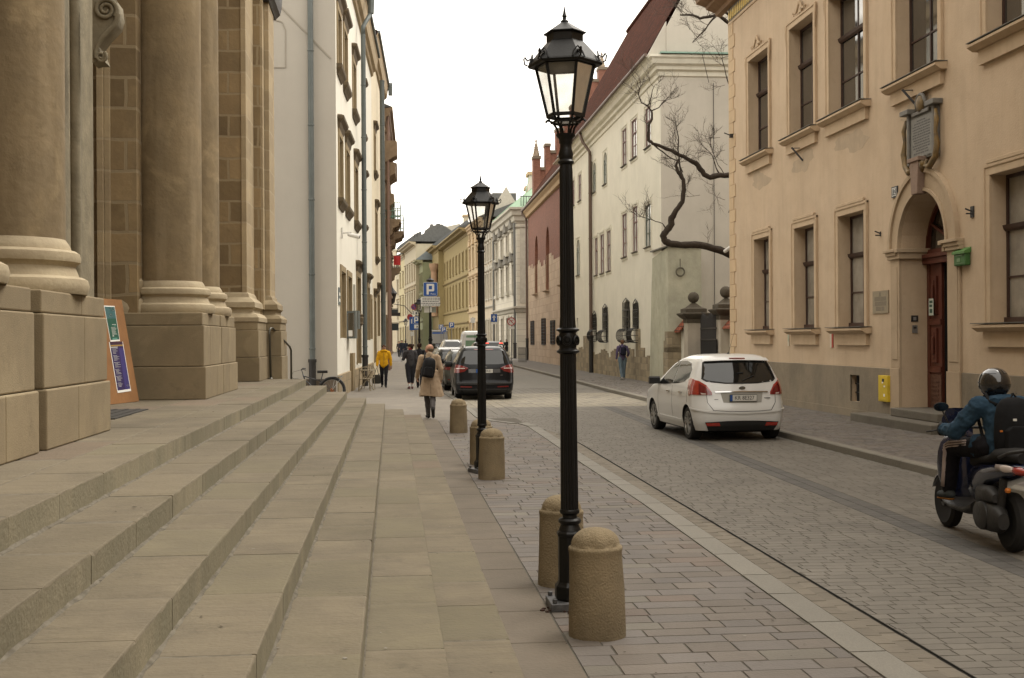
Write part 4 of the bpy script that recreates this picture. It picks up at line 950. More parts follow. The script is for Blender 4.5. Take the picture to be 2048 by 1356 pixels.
# footing stones with an uneven top edge
q = MB(); s = 0
tops = []
yy = [(0,.9),(4,.95),(7,1.15),(8.5,2.35),(10,2.35),(10.4,1.15),(14,1.1),(18,1.1),(19.5,1.2),(20.2,2.6),(20.8,2.6),(21.1,1.35),(22.4,1.1),(24.0,1.0),(30,.9)]
x = 0
while x < L-.02:
    h = 1.15+.18*sin(x*1.7)+random.uniform(-.12,.16)
    vx = x/L
    u_ = None
    l = min(random.uniform(.3,.6), L-x)
    p = CF.w(x+l/2,0,1)-CAM; uu = 1024+FPX*p.dot(RT)/p.dot(FW)
    if 1168 < uu < 1182: h = 2.0
    if 1275 < uu < 1281: h = 2.25
    if 1281 <= uu < 1290: h = 1.45
    if uu > 1290: h = .95+random.uniform(0,.2)
    q.box(x, x+l, -.045, 0, -.1, h); x += l
q.build('footing', m_foot, cr)
# low buttress block at the near corner with its stone patch
bu = CF.rect(1319.7,1323,494,766); zb = CF.hit(1322,494,0)[1]
bx_ = 1.35; bw = 1.25
q = MB(); q.rings([[(L-2.2,-.05,-.1),(L+bx_,-.05,-.1),(L+bx_,bw,-.1),(L-2.2,bw,-.1)], [(L-1.6,-.03,zb-.35),(L+bx_-.06,-.03,zb-.1),(L+bx_-.06,bw,zb-.1),(L-1.6,bw,zb-.35)]])
q.build('buttress', mat('buttress_render', (.46,.445,.34), (.35,.34,.26), ns=1.4, bump=.3, streak=.5, streakcol=(.36,.35,.26), grime=.5), cr)
q = MB(); q.box(L-1.6,L+bx_+.02,-.12,bw+.04,zb-.1,zb-.05); q.build('buttress_cap', m_tin, cr)
q = MB()
for k, (x0, x1, z0, z1) in enumerate(((.05,1.42,-.1,1.3),(.45,1.42,1.3,1.75),(.2,1.42,1.3,1.5),(.7,1.42,1.75,2.1))):
    q.box(L+bx_-.75+(.0 if k < 1 else .1*k), L+bx_+.05, -.09, bw*(.95-.12*k)+.05, z0, z1)
q.build('footing', m_foot, cr)
t = thing('wall_ring', 'iron ring hanging from a rod on the buttress of the cream house', 'ring', CF.w(L+bx_-.03, .42, CF.hit(1350,546,.4)[1]), CF.rz)
q = MB(); q.tube([(.05,.16*cos(k*pi/8),.16*sin(k*pi/8)) for k in range(17)], .03, 6); q.tube([(.04,0,.14),(.04,0,.5)], .02, 5); q.build('ring', mat('old_iron', (.12,.11,.08), bump=.1), t)
px_ = CF.hit(1181.8,500,-.12)[0]
dp = drainpipe(cr, px_, -.14, 0, zc-1.3, m_bpipe, m_iron, .095, 2.0, 2.4)
q = MB(); q.tube([(px_,-.14,zc-1.3),(px_,-.16,zc-1.1),(px_-.5,-.45,zc-.5),(px_-.6,-.6,zc)], .085, 8); q.build('pipe_bend', m_bpipe, dp, smooth=True)
q = MB(); q.tube([(L+.03,2.1,zc-1),(L+.03,2.1,0)], .012, 4); q.tube([(L+.62,1.5,zc+.02),(L+.1,1.9,zc-1)], .012, 4); q.build('lightning_cable', m_iron, cr)
# ---------------------------------------------------------------- gate and its piers between cream and yellow houses
gy = 42.5
def gx(u): return at(u,600,gy)
m_pier = mat('pier_render', (.42,.37,.30), (.36,.32,.26), ns=1.5, streak=.3); m_cap = mat('pier_cap_stone', (.09,.075,.055), (.065,.055,.04), ns=6, bump=.4)
def gpier(uc, wpx, vtop, label, y):
    w_ = wpx/2400*y; p = at(uc,600,y); t = thing('gate_pier', label, 'gate pier', (p.x, y, .06), 0, 'gate piers with ball finials'); 
    zt = at(uc, vtop, y).z-.06; q = MB(); q.box(-w_/2,w_/2,-w_/2,w_/2,-.1,zt); q.build('shaft', m_pier, t)
    q = MB(); q.rings([[(sx*(w_/2+o),sy*(w_/2+o),zt+z) for sx, sy in ((-1,-1),(1,-1),(1,1),(-1,1))] for o, z in ((.02,-.02),(.02,.12),(.13,.2),(.22,.3),(.22,.34),(.1,.36),(.1,.5),(-.05,.56),(-.22,.72),(-.3,.74))]); q.build('cap', m_cap, t)
    q = MB(); q.ball((0,0,zt+.74+.19), .21, (1,1,1), 24); q.build('ball_finial', m_cap, t, smooth=True)
gpier(1387, 33, 645, 'left gate pier with stone ball, standing next to the red tiled wall end', gy+1.2)
gpier(1452, 33, 638, 'right gate pier with stone ball, half hidden behind the yellow house', gy-2.0)
tA = at(1398,600,gy+1.2); tB = at(1432,600,gy-2.0)
gt = thing('iron_gate', 'black wrought iron gate hanging between the two ball topped piers', 'gate', (tA.x, gy+1.2, .06), math.atan2(-3.2, tB.x-tA.x)); gl = math.hypot(3.2, tB.x-tA.x)
q = MB(); n = 22; gh = 2.45
for k in range(n+1):
    x = .06+(gl-.12)*k/n; hh = gh+.18*abs(cos(pi*k/n)) + (.06 if k % 2 else 0); q.tube([(x,0,0),(x,0,hh),(x,0,hh+.12)], [.017,.017,.003], 5)
for z in (.1,1.0,1.7,2.1): q.box(.0,gl,-.02,.02,z,z+.05)
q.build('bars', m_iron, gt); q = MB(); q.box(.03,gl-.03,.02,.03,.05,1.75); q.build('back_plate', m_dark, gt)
m_tilw = mat('coping_tiles', (.30,.085,.045), (.20,.06,.035), ns=5, brick=(.2,.16,.5,'xz',.5), mortar=(.06,.03,.02), mort_w=.02, bump=.5)
for (u0, y0, u1, y1, vt, lab) in ((1345,45.4,1371,44.2,662,'low cream wall with red tile coping left of the gate'), (1444,41.2,1475,39.2,655,'low cream wall with tile coping right of the gate pier')):
    a = at(u0,600,y0); b = at(u1,600,y1); t = thing('garden_wall', lab, 'wall', (a.x, y0, .06), math.atan2(y1-y0, b.x-a.x)); l = math.hypot(b.x-a.x, y1-y0)
    zt = at((u0+u1)/2, vt, (y0+y1)/2).z-.06; q = MB(); q.box(0,l,0,.4,-.1,zt); q.build('wall', m_cream, t)
    q = MB(); q.rings([[(0,-.25,zt-.05),(l,-.25,zt-.05),(l,.2,zt+.45),(0,.2,zt+.45)], [(0,-.25,zt),(l,-.25,zt),(l,.2,zt+.52),(0,.2,zt+.52)]]); q.rings([[(0,.65,zt-.05),(l,.65,zt-.05),(l,.2,zt+.45),(0,.2,zt+.45)], [(0,.65,zt),(l,.65,zt),(l,.2,zt+.52),(0,.2,zt+.52)]]); q.build('coping', m_tilw, t)
# ---------------------------------------------------------------- red brick house with stepped gable
m_brick = mat('old_brick', (.20,.078,.05), (.165,.068,.045), ns=.9, brick=(.26,.085,.5,'xz',.45), mortar=(.22,.12,.085), mort_w=.012, bump=.3, grime=.25)
m_pink = mat('ashlar_pink', (.46,.35,.25), (.40,.30,.215), ns=1.5, brick=(1.1,.55,.5,'xz',.25), mortar=(.33,.24,.17), mort_w=.02, bump=.2, grime=.25)
def brick_x(y): return 11.36+.0135*(y-82)
yb0 = on_line(1057.5, brick_x); BF = Fac('brick_house', 'old brick house with blind gothic windows on a pinkish stone base, beyond the cream house', 'house', (brick_x(yb0), yb0), (brick_x(71.5), 71.5))
br = BF.root; zt = BF.hit(1061.5,415,-.3)[1]; L = BF.L
H_ = []; bw_ = [(1071,1077,470,587,1),(1093,1100,452,580,1),(1123,1130,430,568,1)]; bl_ = [(1064,1070,642,689),(1086,1093,637,689),(1104,1112,641,688)]
sp = []
for ul, ur, vt, vb, ar in bw_: a, b, c, d = BF.rect(ul, ur, vt, vb); H_.append((a, b, c, d, .5, 1.4)); sp.append((a,b,c,d,0))
for ul, ur, vt, vb in bl_: a, b, c, d = BF.rect(ul, ur, vt, vb); H_.append((a, b, c, d, .2)); sp.append((a,b,c,d,1))
w = MB(); wall(w, 0, L, -.1, zt, H_, rmi=0); w.quad((0,0,-.1),(0,9,-.1),(0,9,zt),(0,0,zt)); w.build('wall', m_brick, br)
# stone cladding of the lower part with a ragged upper edge, cut round the openings
zbr = (BF.hit(1075,528)[1]+BF.hit(1112,517)[1])/2
w = MB(); x = 0
while x < L:
    l = min(random.uniform(.7,1.3), L-x); h = zbr+random.choice((-.5,-.2,0,.15,.4)); wall(w, x, x+l, -.1, h, [(min(max(hh[0],x),x+l), min(max(hh[1],x),x+l), hh[2], min(hh[3],h), .04) for hh in H_ if hh[1] > x and hh[0] < x+l and hh[2] < h], y=-.04); x += l
w.build('stone_base', m_pink, br)
w = MB()
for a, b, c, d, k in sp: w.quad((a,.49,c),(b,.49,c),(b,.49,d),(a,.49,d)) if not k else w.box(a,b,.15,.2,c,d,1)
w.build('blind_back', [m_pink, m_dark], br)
for a, b, c, d, k in sp:
    if k:
        q = MB(); n = 5
        for i in range(n+1): x = a+(b-a)*i/n; q.box(x-.02,x+.02,-.13,-.1,c-.05,d+.03)
        z = c
        while z < d: q.box(a-.02,b+.02,-.12,-.09,z,z+.03); z += .22
        q.box(a-.04,a,-.13,0,c,d); q.box(b,b+.04,-.13,0,c,d); q.box(a-.1,b+.1,-.5,0,c-.02,c+.02) if i < 0 else None
        q.build('window_grille', m_iron, br)
    else: sill(br, a, b, c, m_pink, .3, .12, .15)
c_ = MB(); cornice(c_, -.4, L, zt, [(.42,.3),(.42,.12),(.25,-.05),(.2,-.3),(.05,-.36)]); c_.build('cornice', mat('brick_cornice', (.42,.30,.17), (.36,.25,.14), ns=3), br)
g_ = MB(); g_.tube([(-.3,-.5,zt+.3),(L,-.5,zt+.3)], .09, 8); g_.build('gutter', m_bpipe, br)
g_ = MB(); g_.quad((-.4,-.55,zt+.3),(L+1,-.55,zt+.3),(L+1,6.5,zt+.3+1.45*7),(-.4,6.5,zt+.3+1.45*7)); g_.build('roof', m_tile, br)
drainpipe(br, .15, -.16, 0, zt-.6, m_bpipe, m_iron, .09, 1.9, 2.6)
q = MB(); q.tube([(.15,-.16,zt-.6),(.1,-.2,zt-.3),(-.1,-.5,zt+.0),(-.1,-.5,zt+.3)], .085, 8); q.build('pipe_bend', m_bpipe, br, smooth=True)
# stepped gable wall at the far end
GY = yb0+1.0
gt_ = thing('stepped_gable', 'stepped brick gable with pinnacles rising behind the red roofs', 'gable', (at(1067,400,GY).x, GY, 0))
def gxx(u): return at(u,400,GY).x-gt_.location.x
def gz(v): return at(1100,v,GY).z
steps_ = [(1067,1081,318,1),(1081,1091,337+0,0),(1091,1101,293,1),(1101,1113,306,0),(1113,1128,262,1),(1128,1143,250,0),(1143,1157,215,1),(1157,1177,205,0),(1177,1187,160,0),(1187,1199,162,0),(1199,1215,138,1),(1215,1235,170,0),(1235,1260,215,0),(1260,1300,260,0)]
q = MB(); cp = MB(); q.box(gxx(1067),gxx(1300),0,.9,2,gz(395))
for a, b, v, k in steps_:
    if (a, b) == (1081,1091): v = 340
    q.box(gxx(a), gxx(b), -.12 if k else .05, .9, gz(400), gz(v)); cp.box(gxx(a)-.05, gxx(b)+.05, -.2 if k else -.05, 1.0, gz(v), gz(v)+.25)
q.build('brickwork', m_brick, gt_); cp.build('coping', mat('coping_stone', (.2,.155,.11), (.15,.12,.09), ns=5), gt_)
for u, v0, v1 in ((1074,318,277),(1207,138,100)):
    q = MB(); x = gxx(u); z0 = gz(v0)+.25; h = gz(v1)-z0; q.lathe([(.3,z0),(.28,z0+h*.1),(.06,z0+h*.8),(.05,z0+h*.82),(.14,z0+h*.86),(.05,z0+h*.9),(.09,z0+h*.95),(.02,z0+h)], x, .4, 6)
    for k in range(5):
        zz = z0+h*(.15+.13*k); r = .3*(1-(k*.13+.15)*.9)
        for j in range(4): a = pi/4+j*pi/2; q.ball((x+cos(a)*(r+.03), .4+sin(a)*(r+.03), zz), .06, n=6)
    q.build('pinnacle', mat('pinnacle_stone', (.32,.25,.18), (.22,.17,.12), ns=5), gt_)
# ---------------------------------------------------------------- white house on the left beyond the church
m_white = mat('white_render', (.72,.69,.605), (.67,.64,.555), ns=.8, bump=.1, streak=.3, streakcol=(.66,.62,.51), grime=.1)
m_white2 = mat('cream_white_render', (.68,.60,.45), (.62,.545,.405), ns=.8, bump=.1, streak=.3, streakcol=(.55,.49,.36), grime=.12)
m_gab = mat('gable_render_shaded', (.44,.41,.355), (.41,.38,.33), ns=.4, bump=.1, streak=.15, streakcol=(.38,.355,.305), grime=.08)  # darker than the street face; its shade is put into the colour
m_hood = mat('hood_stone', (.14,.105,.065), (.10,.078,.05), ns=5, bump=.3)
m_frame_s = mat('frame_stone', (.28,.215,.125), (.23,.175,.10), ns=4, bump=.2)
m_leadp = mat('zinc_pipe', (.13,.145,.14), (.105,.118,.113), ns=3, rough=.5, metal=.2, bump=.05)
m_footW = mat('footing_sandstone', (.31,.24,.15), (.25,.195,.12), ns=2, brick=(.7,.5,.5,'xz',.4), mortar=(.2,.16,.1), mort_w=.012, bump=.4)
m_paneL = mat('dull_pane', (.10,.085,.055), (.07,.06,.04), ns=2, rough=.2, spec=.6, bump=0)
def w_x(y): return -1.45+.037*(y-45)
yw0 = on_line(674.5, w_x); yw1 = on_line(745.5, w_x, yw0, 90); yw2 = on_line(768, w_x, yw0, 110)
def hoodwin(F, root, ul, ur, vt, vb, hood=True, sl=True, frame=True, dp=.28, dep=.3):
    a, b, c, d = F.rect(ul, ur, vt, vb, off=0)
    o = window(root, a, b, c, d, dp, m_frame_s, m_paneL, 2, (.6,), .06)
    if frame:
        q = MB(); e = .16
        q.box(a-e,a,-.05,0,c,d); q.box(b,b+e,-.05,0,c,d); q.box(a-e,b+e,-.05,0,d,d+.2); q.box(a-.001,a+.06,-.02,dp-.06,c,d); q.box(b-.06,b+.001,-.02,dp-.06,c,d); q.build('surround', m_frame_s, o)
    if hood:
        q = MB(); q.rings([[(a-e1,0,z),(a-e1,-o1,z),(b+e1,-o1,z),(b+e1,0,z)] for e1, o1, z in ((.16,.05,d+.2),(.2,.08,d+.28),(.22,.1,d+.4),(.34,.2,d+.5),(.36,.22,d+.58),(.3,.12,d+.63))]); q.build('hood', m_hood, o)
    if sl:
        q = MB(); q.rings([[(a-e1,0,z),(a-e1,-o1,z),(b+e1,-o1,z),(b+e1,0,z)] for e1, o1, z in ((.1,.04,c-.3),(.14,.08,c-.22),(.24,.17,c-.1),(.26,.19,c),(.26,.17,c+.02))]); q.build('sill', m_hood, o)
    return (a, b, c, d, dp)
def whouse(name, label, y0, y1, mt, wins, corn_px, gable=False):
    F = Fac(name, label, 'house', (w_x(y0), y0), (w_x(y1), y1)); rt = F.root
    zt = F.hit(*corn_px, -.05)[1]; H_ = [hoodwin(F, rt, *k[:4], hood=k[4], sl=k[5], frame=k[6]) for k in wins]
    w = MB(); wall(w, 0, F.L, -.1, zt, H_)
    if not gable: w.quad((0,0,-.1),(0,5,-.1),(0,5,zt),(0,0,zt))
    w.build('wall', mt, rt); return F, zt, H_
WN = [(677.5,684.5,43,150,1,1,1),(690,696.5,80,185,1,1,1),(708,713.5,143,236,1,1,1),
      (679,686,283,405,1,1,1),(693,699.5,310,423,1,1,1),(710.5,716,342,449,1,1,1),
      (681.5,690,545,676,0,0,1),(695,702.5,555,676,0,0,1),(713.5,720.5,556,728,1,0,1),(728,729.5,200,280,1,1,1),(729,730.5,376,455,1,1,1),(735,738.5,576,680,1,0,1),(741.5,743.5,598,678,0,0,1)]
WF, zt1, WH = whouse('white_house', 'white rendered house with dark hooded windows and a blank gable, next to the church', yw0, yw1, m_white, WN, (716,30), True)
wr = WF.root
# gable wall facing down the street
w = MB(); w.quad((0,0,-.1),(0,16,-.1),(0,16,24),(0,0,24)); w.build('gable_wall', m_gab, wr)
q = MB(); q.box(-.02,0,.05,14,-.1,.62); q.build('gable_plinth', mat('plinth_dark', (.13,.10,.075), (.1,.08,.06), ns=3), wr)
zp = WF.hit(676,751)[1]
q = MB(); wall(q, 0, WF.L, -.1, zp, [(h[0]-.2,h[1]+.2,-.1,zp,.06) for h in WH if h[2] < zp], y=-.05); q.quad((0,-.05,zp),(WF.L,-.05,zp),(WF.L,0,zp+.02),(0,0,zp+.02)); q.quad((0,-.05,-.1),(0,.0,-.1),(0,0,zp),(0,-.05,zp)); q.build('footing', m_footW, wr)
q = MB(); a, b, c, d = WF.rect(699.5,704,706,778); q.box(a,b,-.12,0,0,d); q.build('door_post', m_frame_s, wr)
def pt_on_gable(u, v):  # plane local x=0
    n = WF.d; d = ray(u, v); t = (WF.p0-CAM).dot(n)/d.dot(n); p = CAM+d*t-WF.p0; return p.dot(WF.n), p.z
yp, _ = pt_on_gable(625,600)
P1 = drainpipe(wr, -.14, yp, 0, 22, m_leadp, m_iron, .088, 1.25, 2.35)
q = MB(); ya, za = pt_on_gable(549,0); yb_, zb_ = pt_on_gable(668,117)
q.bar((-.012, ya, za), (-.012, yb_+.1, zb_), .02, .05)
y1_, z1_ = pt_on_gable(571,135); y2_, z2_ = pt_on_gable(571,60); y3_, _ = pt_on_gable(552,35); 
q.bar((-.012,y3_+.3,z1_),(-.012,y1_,z1_),.015,.03); q.bar((-.012,y1_,z1_),(-.012,y2_,z2_),.015,.03); q.bar((-.012,y2_,z2_),(-.012,y2_+.1,z2_+.25),.015,.03); q.bar((-.012,y2_+.1,z2_+.25),(-.012,y3_+.3,z2_+.4),.015,.03)
q.build('gable_groove', mat('groove_render', (.33,.30,.25), bump=0), wr)
pipe_x = WF.hit(728,600,-.25)[0]
P2 = drainpipe(wr, pipe_x, -.28, 0, zt1-.9, m_leadp, m_iron, .095, 1.25, 2.1)
q = MB(); q.tube([(pipe_x,-.28,zt1-.9),(pipe_x,-.28,zt1-.6),(pipe_x+.4,-.42,zt1-.2),(pipe_x+.6,-.56,zt1+.1)], .09, 8); q.build('pipe_bend', m_leadp, P2, smooth=True)
m_corn = mat('cornice_brown', (.42,.33,.21), (.35,.27,.17), ns=3, bump=.15)
prW = [(.36,.75),(.36,.6),(.32,.5),(.3,.3),(.28,.2),(.25,.05),(.13,-.02),(.1,-.2),(.0,-.25)]
c_ = MB(); cornice(c_, -.05, WF.L, zt1+.1, prW); c_.build('cornice', m_corn, wr)
c_ = MB(); c_.tube([(-.1,-.40,zt1+.85),(WF.L,-.40,zt1+.85)], .07, 8); c_.build('gutter', m_leadp, wr)
c_ = MB(); c_.tube([(pipe_x+.6,-.56,zt1+.1),(pipe_x+.6,-.6,zt1+.9)], .13, 8); c_.build('rain_hopper', m_leadp, wr)
c_ = MB(); c_.quad((0,-.38,zt1+.9),(WF.L,-.38,zt1+.9),(WF.L,6,zt1+4),(0,6,zt1+4)); c_.build('roof', m_tile, wr)
WN2 = [(733.5,736.5,232,300,1,1,1),(742,745,256,330,1,1,1),(750,752.5,280,352,1,1,1),(735.5,738.8,398,497,1,1,1),(743.5,746.8,413,505,1,1,1),(752,755,430,518,1,1,1),(748.5,751.5,603,725,1,0,1),(755.5,758.5,590,672,1,0,1)]
# second house continues the row
yq0 = yw1+.02
F2 = Fac('cream_row_house', 'cream rendered house with small hooded windows, following the white house', 'house', (w_x(yq0), yq0), (w_x(yw2), yw2)); r2 = F2.root
zt2 = F2.hit(755,148,-.05)[1]; H2_ = []
for k in WN2:
    a, b, c, d = F2.rect(*k[:4])
    if a > .2 and b < F2.L-.2: H2_.append(hoodwin(F2, r2, *k[:4], hood=k[4], sl=k[5], frame=1))
w = MB(); wall(w, 0, F2.L, -.1, zt2, H2_); w.quad((F2.L,0,-.1),(F2.L,8,-.1),(F2.L,8,zt2+2),(F2.L,0,zt2+2)); w.build('wall', m_white2, r2)
c_ = MB(); cornice(c_, 0, F2.L+.1, zt2+.1, prW); c_.build('cornice', m_corn, r2)
c_ = MB(); c_.quad((0,-.38,zt2+.9),(F2.L,-.38,zt2+.9),(F2.L,6,zt2+4),(0,6,zt2+4)); c_.build('roof', m_tile, r2)
c_ = MB(); c_.tube([(0,-.40,zt2+.85),(F2.L,-.40,zt2+.85)], .07, 8); c_.box(F2.L-.4,F2.L,-.6,-.36,zt2+.3,zt2+1); c_.build('gutter', m_leadp, r2)
px3 = F2.hit(765.5,600,-.25)[0]; drainpipe(r2, min(px3,F2.L-.2), -.28, 0, zt2-.3, m_leadp, m_leadp, .13, 1.2, 2.4)
# things on the white house
t = on_wall(WF, 'security_camera', 'white security camera on an arm, high on the white house', 'camera', 682, 466)
q = MB(); q.box(-.1,.1,-.06,0,-.17,.17); q.tube([(0,0,0),(0,-.35,.02)], .03, 6); q.build('bracket', paint('cam_white',(.6,.58,.54),.4), t)
q = MB(); q.lathe([(.07,-.62),(.075,-.6),(.06,-.25),(.03,-.22)], 0, 0, 12, axis='y'); o = q.build('camera_body', paint('cam_white',(.6,.58,.54)), t); o.rotation_euler = (R_(12),0,0)
q = MB(); q.lathe([(.055,-.64),(.055,-.615)], 0, 0, 12, axis='y'); q.build('lens', m_iron, o)
t = on_wall(WF, 'notice_case', 'tall glazed notice case standing out from the white house between two windows', 'notice case', 696, 650)
hh = WF.hit(696,623)[1]-WF.hit(696,677)[1]
q = MB(); q.box(-.6,.5,-.3,0,-hh/2,hh/2); q.build('case', m_leadp, t); q = MB(); q.box(-.607,-.6,-.27,-.03,-hh/2+.06,hh/2-.06,0); q.box(-.61,-.607,-.2,-.06,-hh*.42,-hh*.2,1); q.build('glass', [m_glass, wh], t)
t = on_wall(WF, 'notice_case', 'smaller grey notice case beside the doorway of the white house', 'notice case', 707, 640)
hh = WF.hit(707,623)[1]-WF.hit(707,659)[1]; q = MB(); q.box(-.5,.5,-.22,0,-hh/2,hh/2,0); q.box(-.507,-.5,-.19,-.03,-hh/2+.05,hh/2-.05,1); q.build('case', [m_leadp, m_paneL], t)
t = on_wall(WF, 'street_plate', 'small grey plate near the corner of the white house', 'sign', 676.3, 592)
q = MB(); q.box(-.02,.55,-.03,0,-.28,.28,0); q.box(.05,.48,-.034,-.03,-.18,-.08,1); q.box(.05,.48,-.034,-.03,.02,.12,1); q.build('plate', [paint('plate_bluegrey',(.12,.14,.14),.5), wh], t)
t = on_wall(WF, 'street_plate', 'narrow pale plate high beside the doorway of the white house', 'sign', 707.5, 598)
q = MB(); q.box(-.25,.25,-.05,0,-.75,.55); q.build('plate', paint('plate_grey',(.3,.28,.23),.5), t)
t = on_wall(WF, 'door_lantern', 'small old lantern bracket in the doorway of the white house', 'lamp', 714.8, 645, -.1)
q = MB(); q.lathe([(.03,.35),(.12,.3),(.09,.22),(.12,.18),(.1,0),(.12,-.05),(.05,-.12),(.02,-.25)],0,-.12,8); q.build('lantern', m_hood, t)
# ---------------------------------------------------------------- left: balcony house, flag house, closing the view
m_bal = mat('balcony_stone', (.24,.175,.115), (.18,.13,.085), ns=3, bump=.3); m_pinkh = mat('pinkish_render', (.56,.48,.36), (.50,.42,.31), ns=1)
yb1 = yw2+.1
def b_x(y): return w_x(yb1)+.10+.020*(y-yb1)
def far_house(name, label, fx, ya, yb, side, zt, mt, wins, trim, roof=None, base=None, basez=3.2, rows=None, gm=None, cor=.5, winm=None, group=None, depth=9):
    P0, P1 = ((fx(ya), ya), (fx(yb), yb)) if side < 0 else ((fx(yb), yb), (fx(ya), ya))
    F = Fac(name, label, 'house', P0, P1, group=group); rt = F.root; H = []
    ztop = zt if not isinstance(zt, tuple) else F.hit(zt[0], zt[1])[1]
    # rows: list of (vt_at, vb_at, n, hoodstyle); z measured directly
    for (z0, z1, n, sty, wf) in rows:
        for i in range(n):
            cx = F.L*(i+.5)/n; ww = F.L/n*wf; H.append((cx-ww/2, cx+ww/2, z0, z1, .2, sty))
    w = MB(); wall(w, 0, F.L, -.1, ztop, [h[:5] for h in H]); w.quad((0,0,-.1),(0,depth,-.1),(0,depth,ztop),(0,0,ztop)); w.quad((F.L,0,-.1),(F.L,depth,-.1),(F.L,depth,ztop),(F.L,0,ztop)); w.build('wall', mt, rt)
    for a, b, c, d, dp, sty in H:
        o = window(rt, a, b, c, d, dp, winm or m_frame_s, gm or m_paneL, 2, (.65,), .09)
        q = MB(); e = .16
        q.box(a-e,a,-.08,0,c,d); q.box(b,b+e,-.08,0,c,d); q.box(a-e,b+e,-.08,0,d,d+.18); q.box(a-e-.08,b+e+.08,-.16,0,c-.16,c)
        if sty >= 1: q.box(a-e-.1,b+e+.1,-.26,0,d+.3,d+.42)
        if sty == 2: q.prism([(a-e-.12,d+.42),(b+e+.12,d+.42),((a+b)/2,d+.95)], -.28, 0, axis='y')
        if sty == 3:
            cx = (a+b)/2; r = (b-a)/2+e; q.prism([(cx+r*cos(pi*k/10), d+.42+r*.8*sin(pi*k/10)) for k in range(11)], -.24, 0, axis='y')
        q.build('surround', trim, o)
    c_ = MB(); cornice(c_, -.2, F.L+.2, ztop+.3, [(cor,.1),(cor,-.08),(cor*.7,-.18),(cor*.6,-.4),(.12,-.5),(.08,-.8),(0,-.85)]); c_.build('cornice', trim, rt)
    if base:
        for zb in base: c_ = MB(); cornice(c_, 0, F.L, zb, [(.2,0),(.2,-.12),(.08,-.25),(.0,-.3)]); c_.build('belt_course', trim, rt)
    if roof:
        c_ = MB(); rh = roof[1]; c_.quad((-.2,-cor,ztop+.4),(F.L+.2,-cor,ztop+.4),(F.L+.2,depth/2,ztop+.4+rh),(-.2,depth/2,ztop+.4+rh)); c_.quad((-.2,depth,ztop+.4),(F.L+.2,depth,ztop+.4),(F.L+.2,depth/2,ztop+.4+rh),(-.2,depth/2,ztop+.4+rh))
        for xx in (-.2,F.L+.2): c_.poly([(xx,-cor,ztop+.4),(xx,depth,ztop+.4),(xx,depth/2,ztop+.4+rh)])
        c_.build('roof', roof[0], rt)
    return F, ztop
m_tin2 = mat('roof_sheet', (.12,.125,.125), (.09,.095,.095), ns=2, rough=.6)
BF2, zb2 = far_house('balcony_house', 'tall narrow-seen house with stacked corbelled balconies on the left', b_x, yb1, yb1+16, -1, 15.5, m_pinkh, None, m_bal, (m_tin2, 2), rows=[(1.0,3.2,4,0,.5),(5.0,7.4,4,1,.4),(9.0,11.2,4,1,.4),(12.3,14.3,4,1,.4)], winm=m_sash)
q = MB()
def yz(u, v, y): p = at(u, v, y); return p
for (k, u1, v0, v1, lab) in ((0,800,443,462,''),(1,803,468,486,''),):
    pass
r3 = BF2.root
def balcony(s0, s1, z, out, rail=True, h=1.0, name='balcony'):
    q = MB(); q.box(s0, s1, -out, 0, z-.18, z)
    n = max(2, int((s1-s0)/1.4))
    for i in range(n+1):
        x = s0+.15+(s1-s0-.3)*i/n; q.prism([(0,z-.18),(-out*.92,z-.18),(-out*.85,z-.4),(-out*.5,z-.55),(-out*.45,z-.9),(-out*.15,z-1.05),(0,z-1.3)], x-.14, x+.14, axis='x')
    o = q.build(name, m_bal, r3)
    if rail:
        q = MB(); k = s0
        for yy in (-out+.05,):
            q.tube([(s0,yy,z+h),(s1,yy,z+h)], .03, 5); q.tube([(s0,yy,z+.12),(s1,yy,z+.12)], .02, 5)
            while k < s1: q.tube([(k,yy,z),(k,yy,z+h)], .02, 4); k += .18
        for xx in (s0, s1):
            for hh in (.12,.5,h): q.tube([(xx,-out+.05,z+hh),(xx,0,z+hh)], .025, 5)
            for i in range(6): y_ = -out+.05+out*i/6; q.tube([(xx,y_,z),(xx,y_,z+h)], .02, 4)
        q.build('railing', m_green if name == 'balcony' else m_iron, o)
yy0 = BF2.p0.y
za = at(790,443,yy0+1).z; zb_ = at(790,470,yy0+5).z; z3 = at(785,388,yy0+1).z
balcony(.3, 3.6, at(785,437,yy0).z, .95); balcony(4.6, 8.0, at(790,463,yy0+5).z, 1.1)
q = MB(); 
for (s0, s1, z0_, z1_, out) in ((.2,2.5,at(780,345,yy0).z,at(780,325,yy0).z,.62),(.2,2.6,at(780,405,yy0).z,at(780,388,yy0).z,.55),(2.8,4.2,at(783,358,yy0+3).z,at(783,328,yy0+3).z,.7),(.0,1.8,at(780,310,yy0).z,at(780,283,yy0).z,.75)):
    q.rings([[(s0,0,z),(s0,-o,z),(s1,-o,z),(s1,0,z)] for o, z in ((.1,z0_-.4),(out*.6,z0_-.15),(out,z0_),(out,z1_),(out*.9,z1_+.05))])
q.build('bay_cornice', m_bal, r3)
q = MB(); q.tube([(.15,-.2,0),(.15,-.2,zb2)], .09, 8); q.tube([(3.4,-.2,0),(3.4,-.2,zb2)], .09, 8); q.build('drainpipe', mat('pipe_red', (.2,.13,.10), rough=.5, bump=0), r3)
def f_x(y): return b_x(yb1+16)-.22+.012*(y-yb1-16)
FF, zf = far_house('flag_house', 'distant pale house with a high balcony and red flag on the left side', f_x, yb1+16, yb1+40, -1, 11.2, m_white2, None, m_hood, None, rows=[(.8,3.1,5,0,.5),(5.0,7.2,5,1,.4),(8.3,10.2,5,1,.4)], winm=m_sash)
r3 = FF.root; yfl = FF.p0.y+8
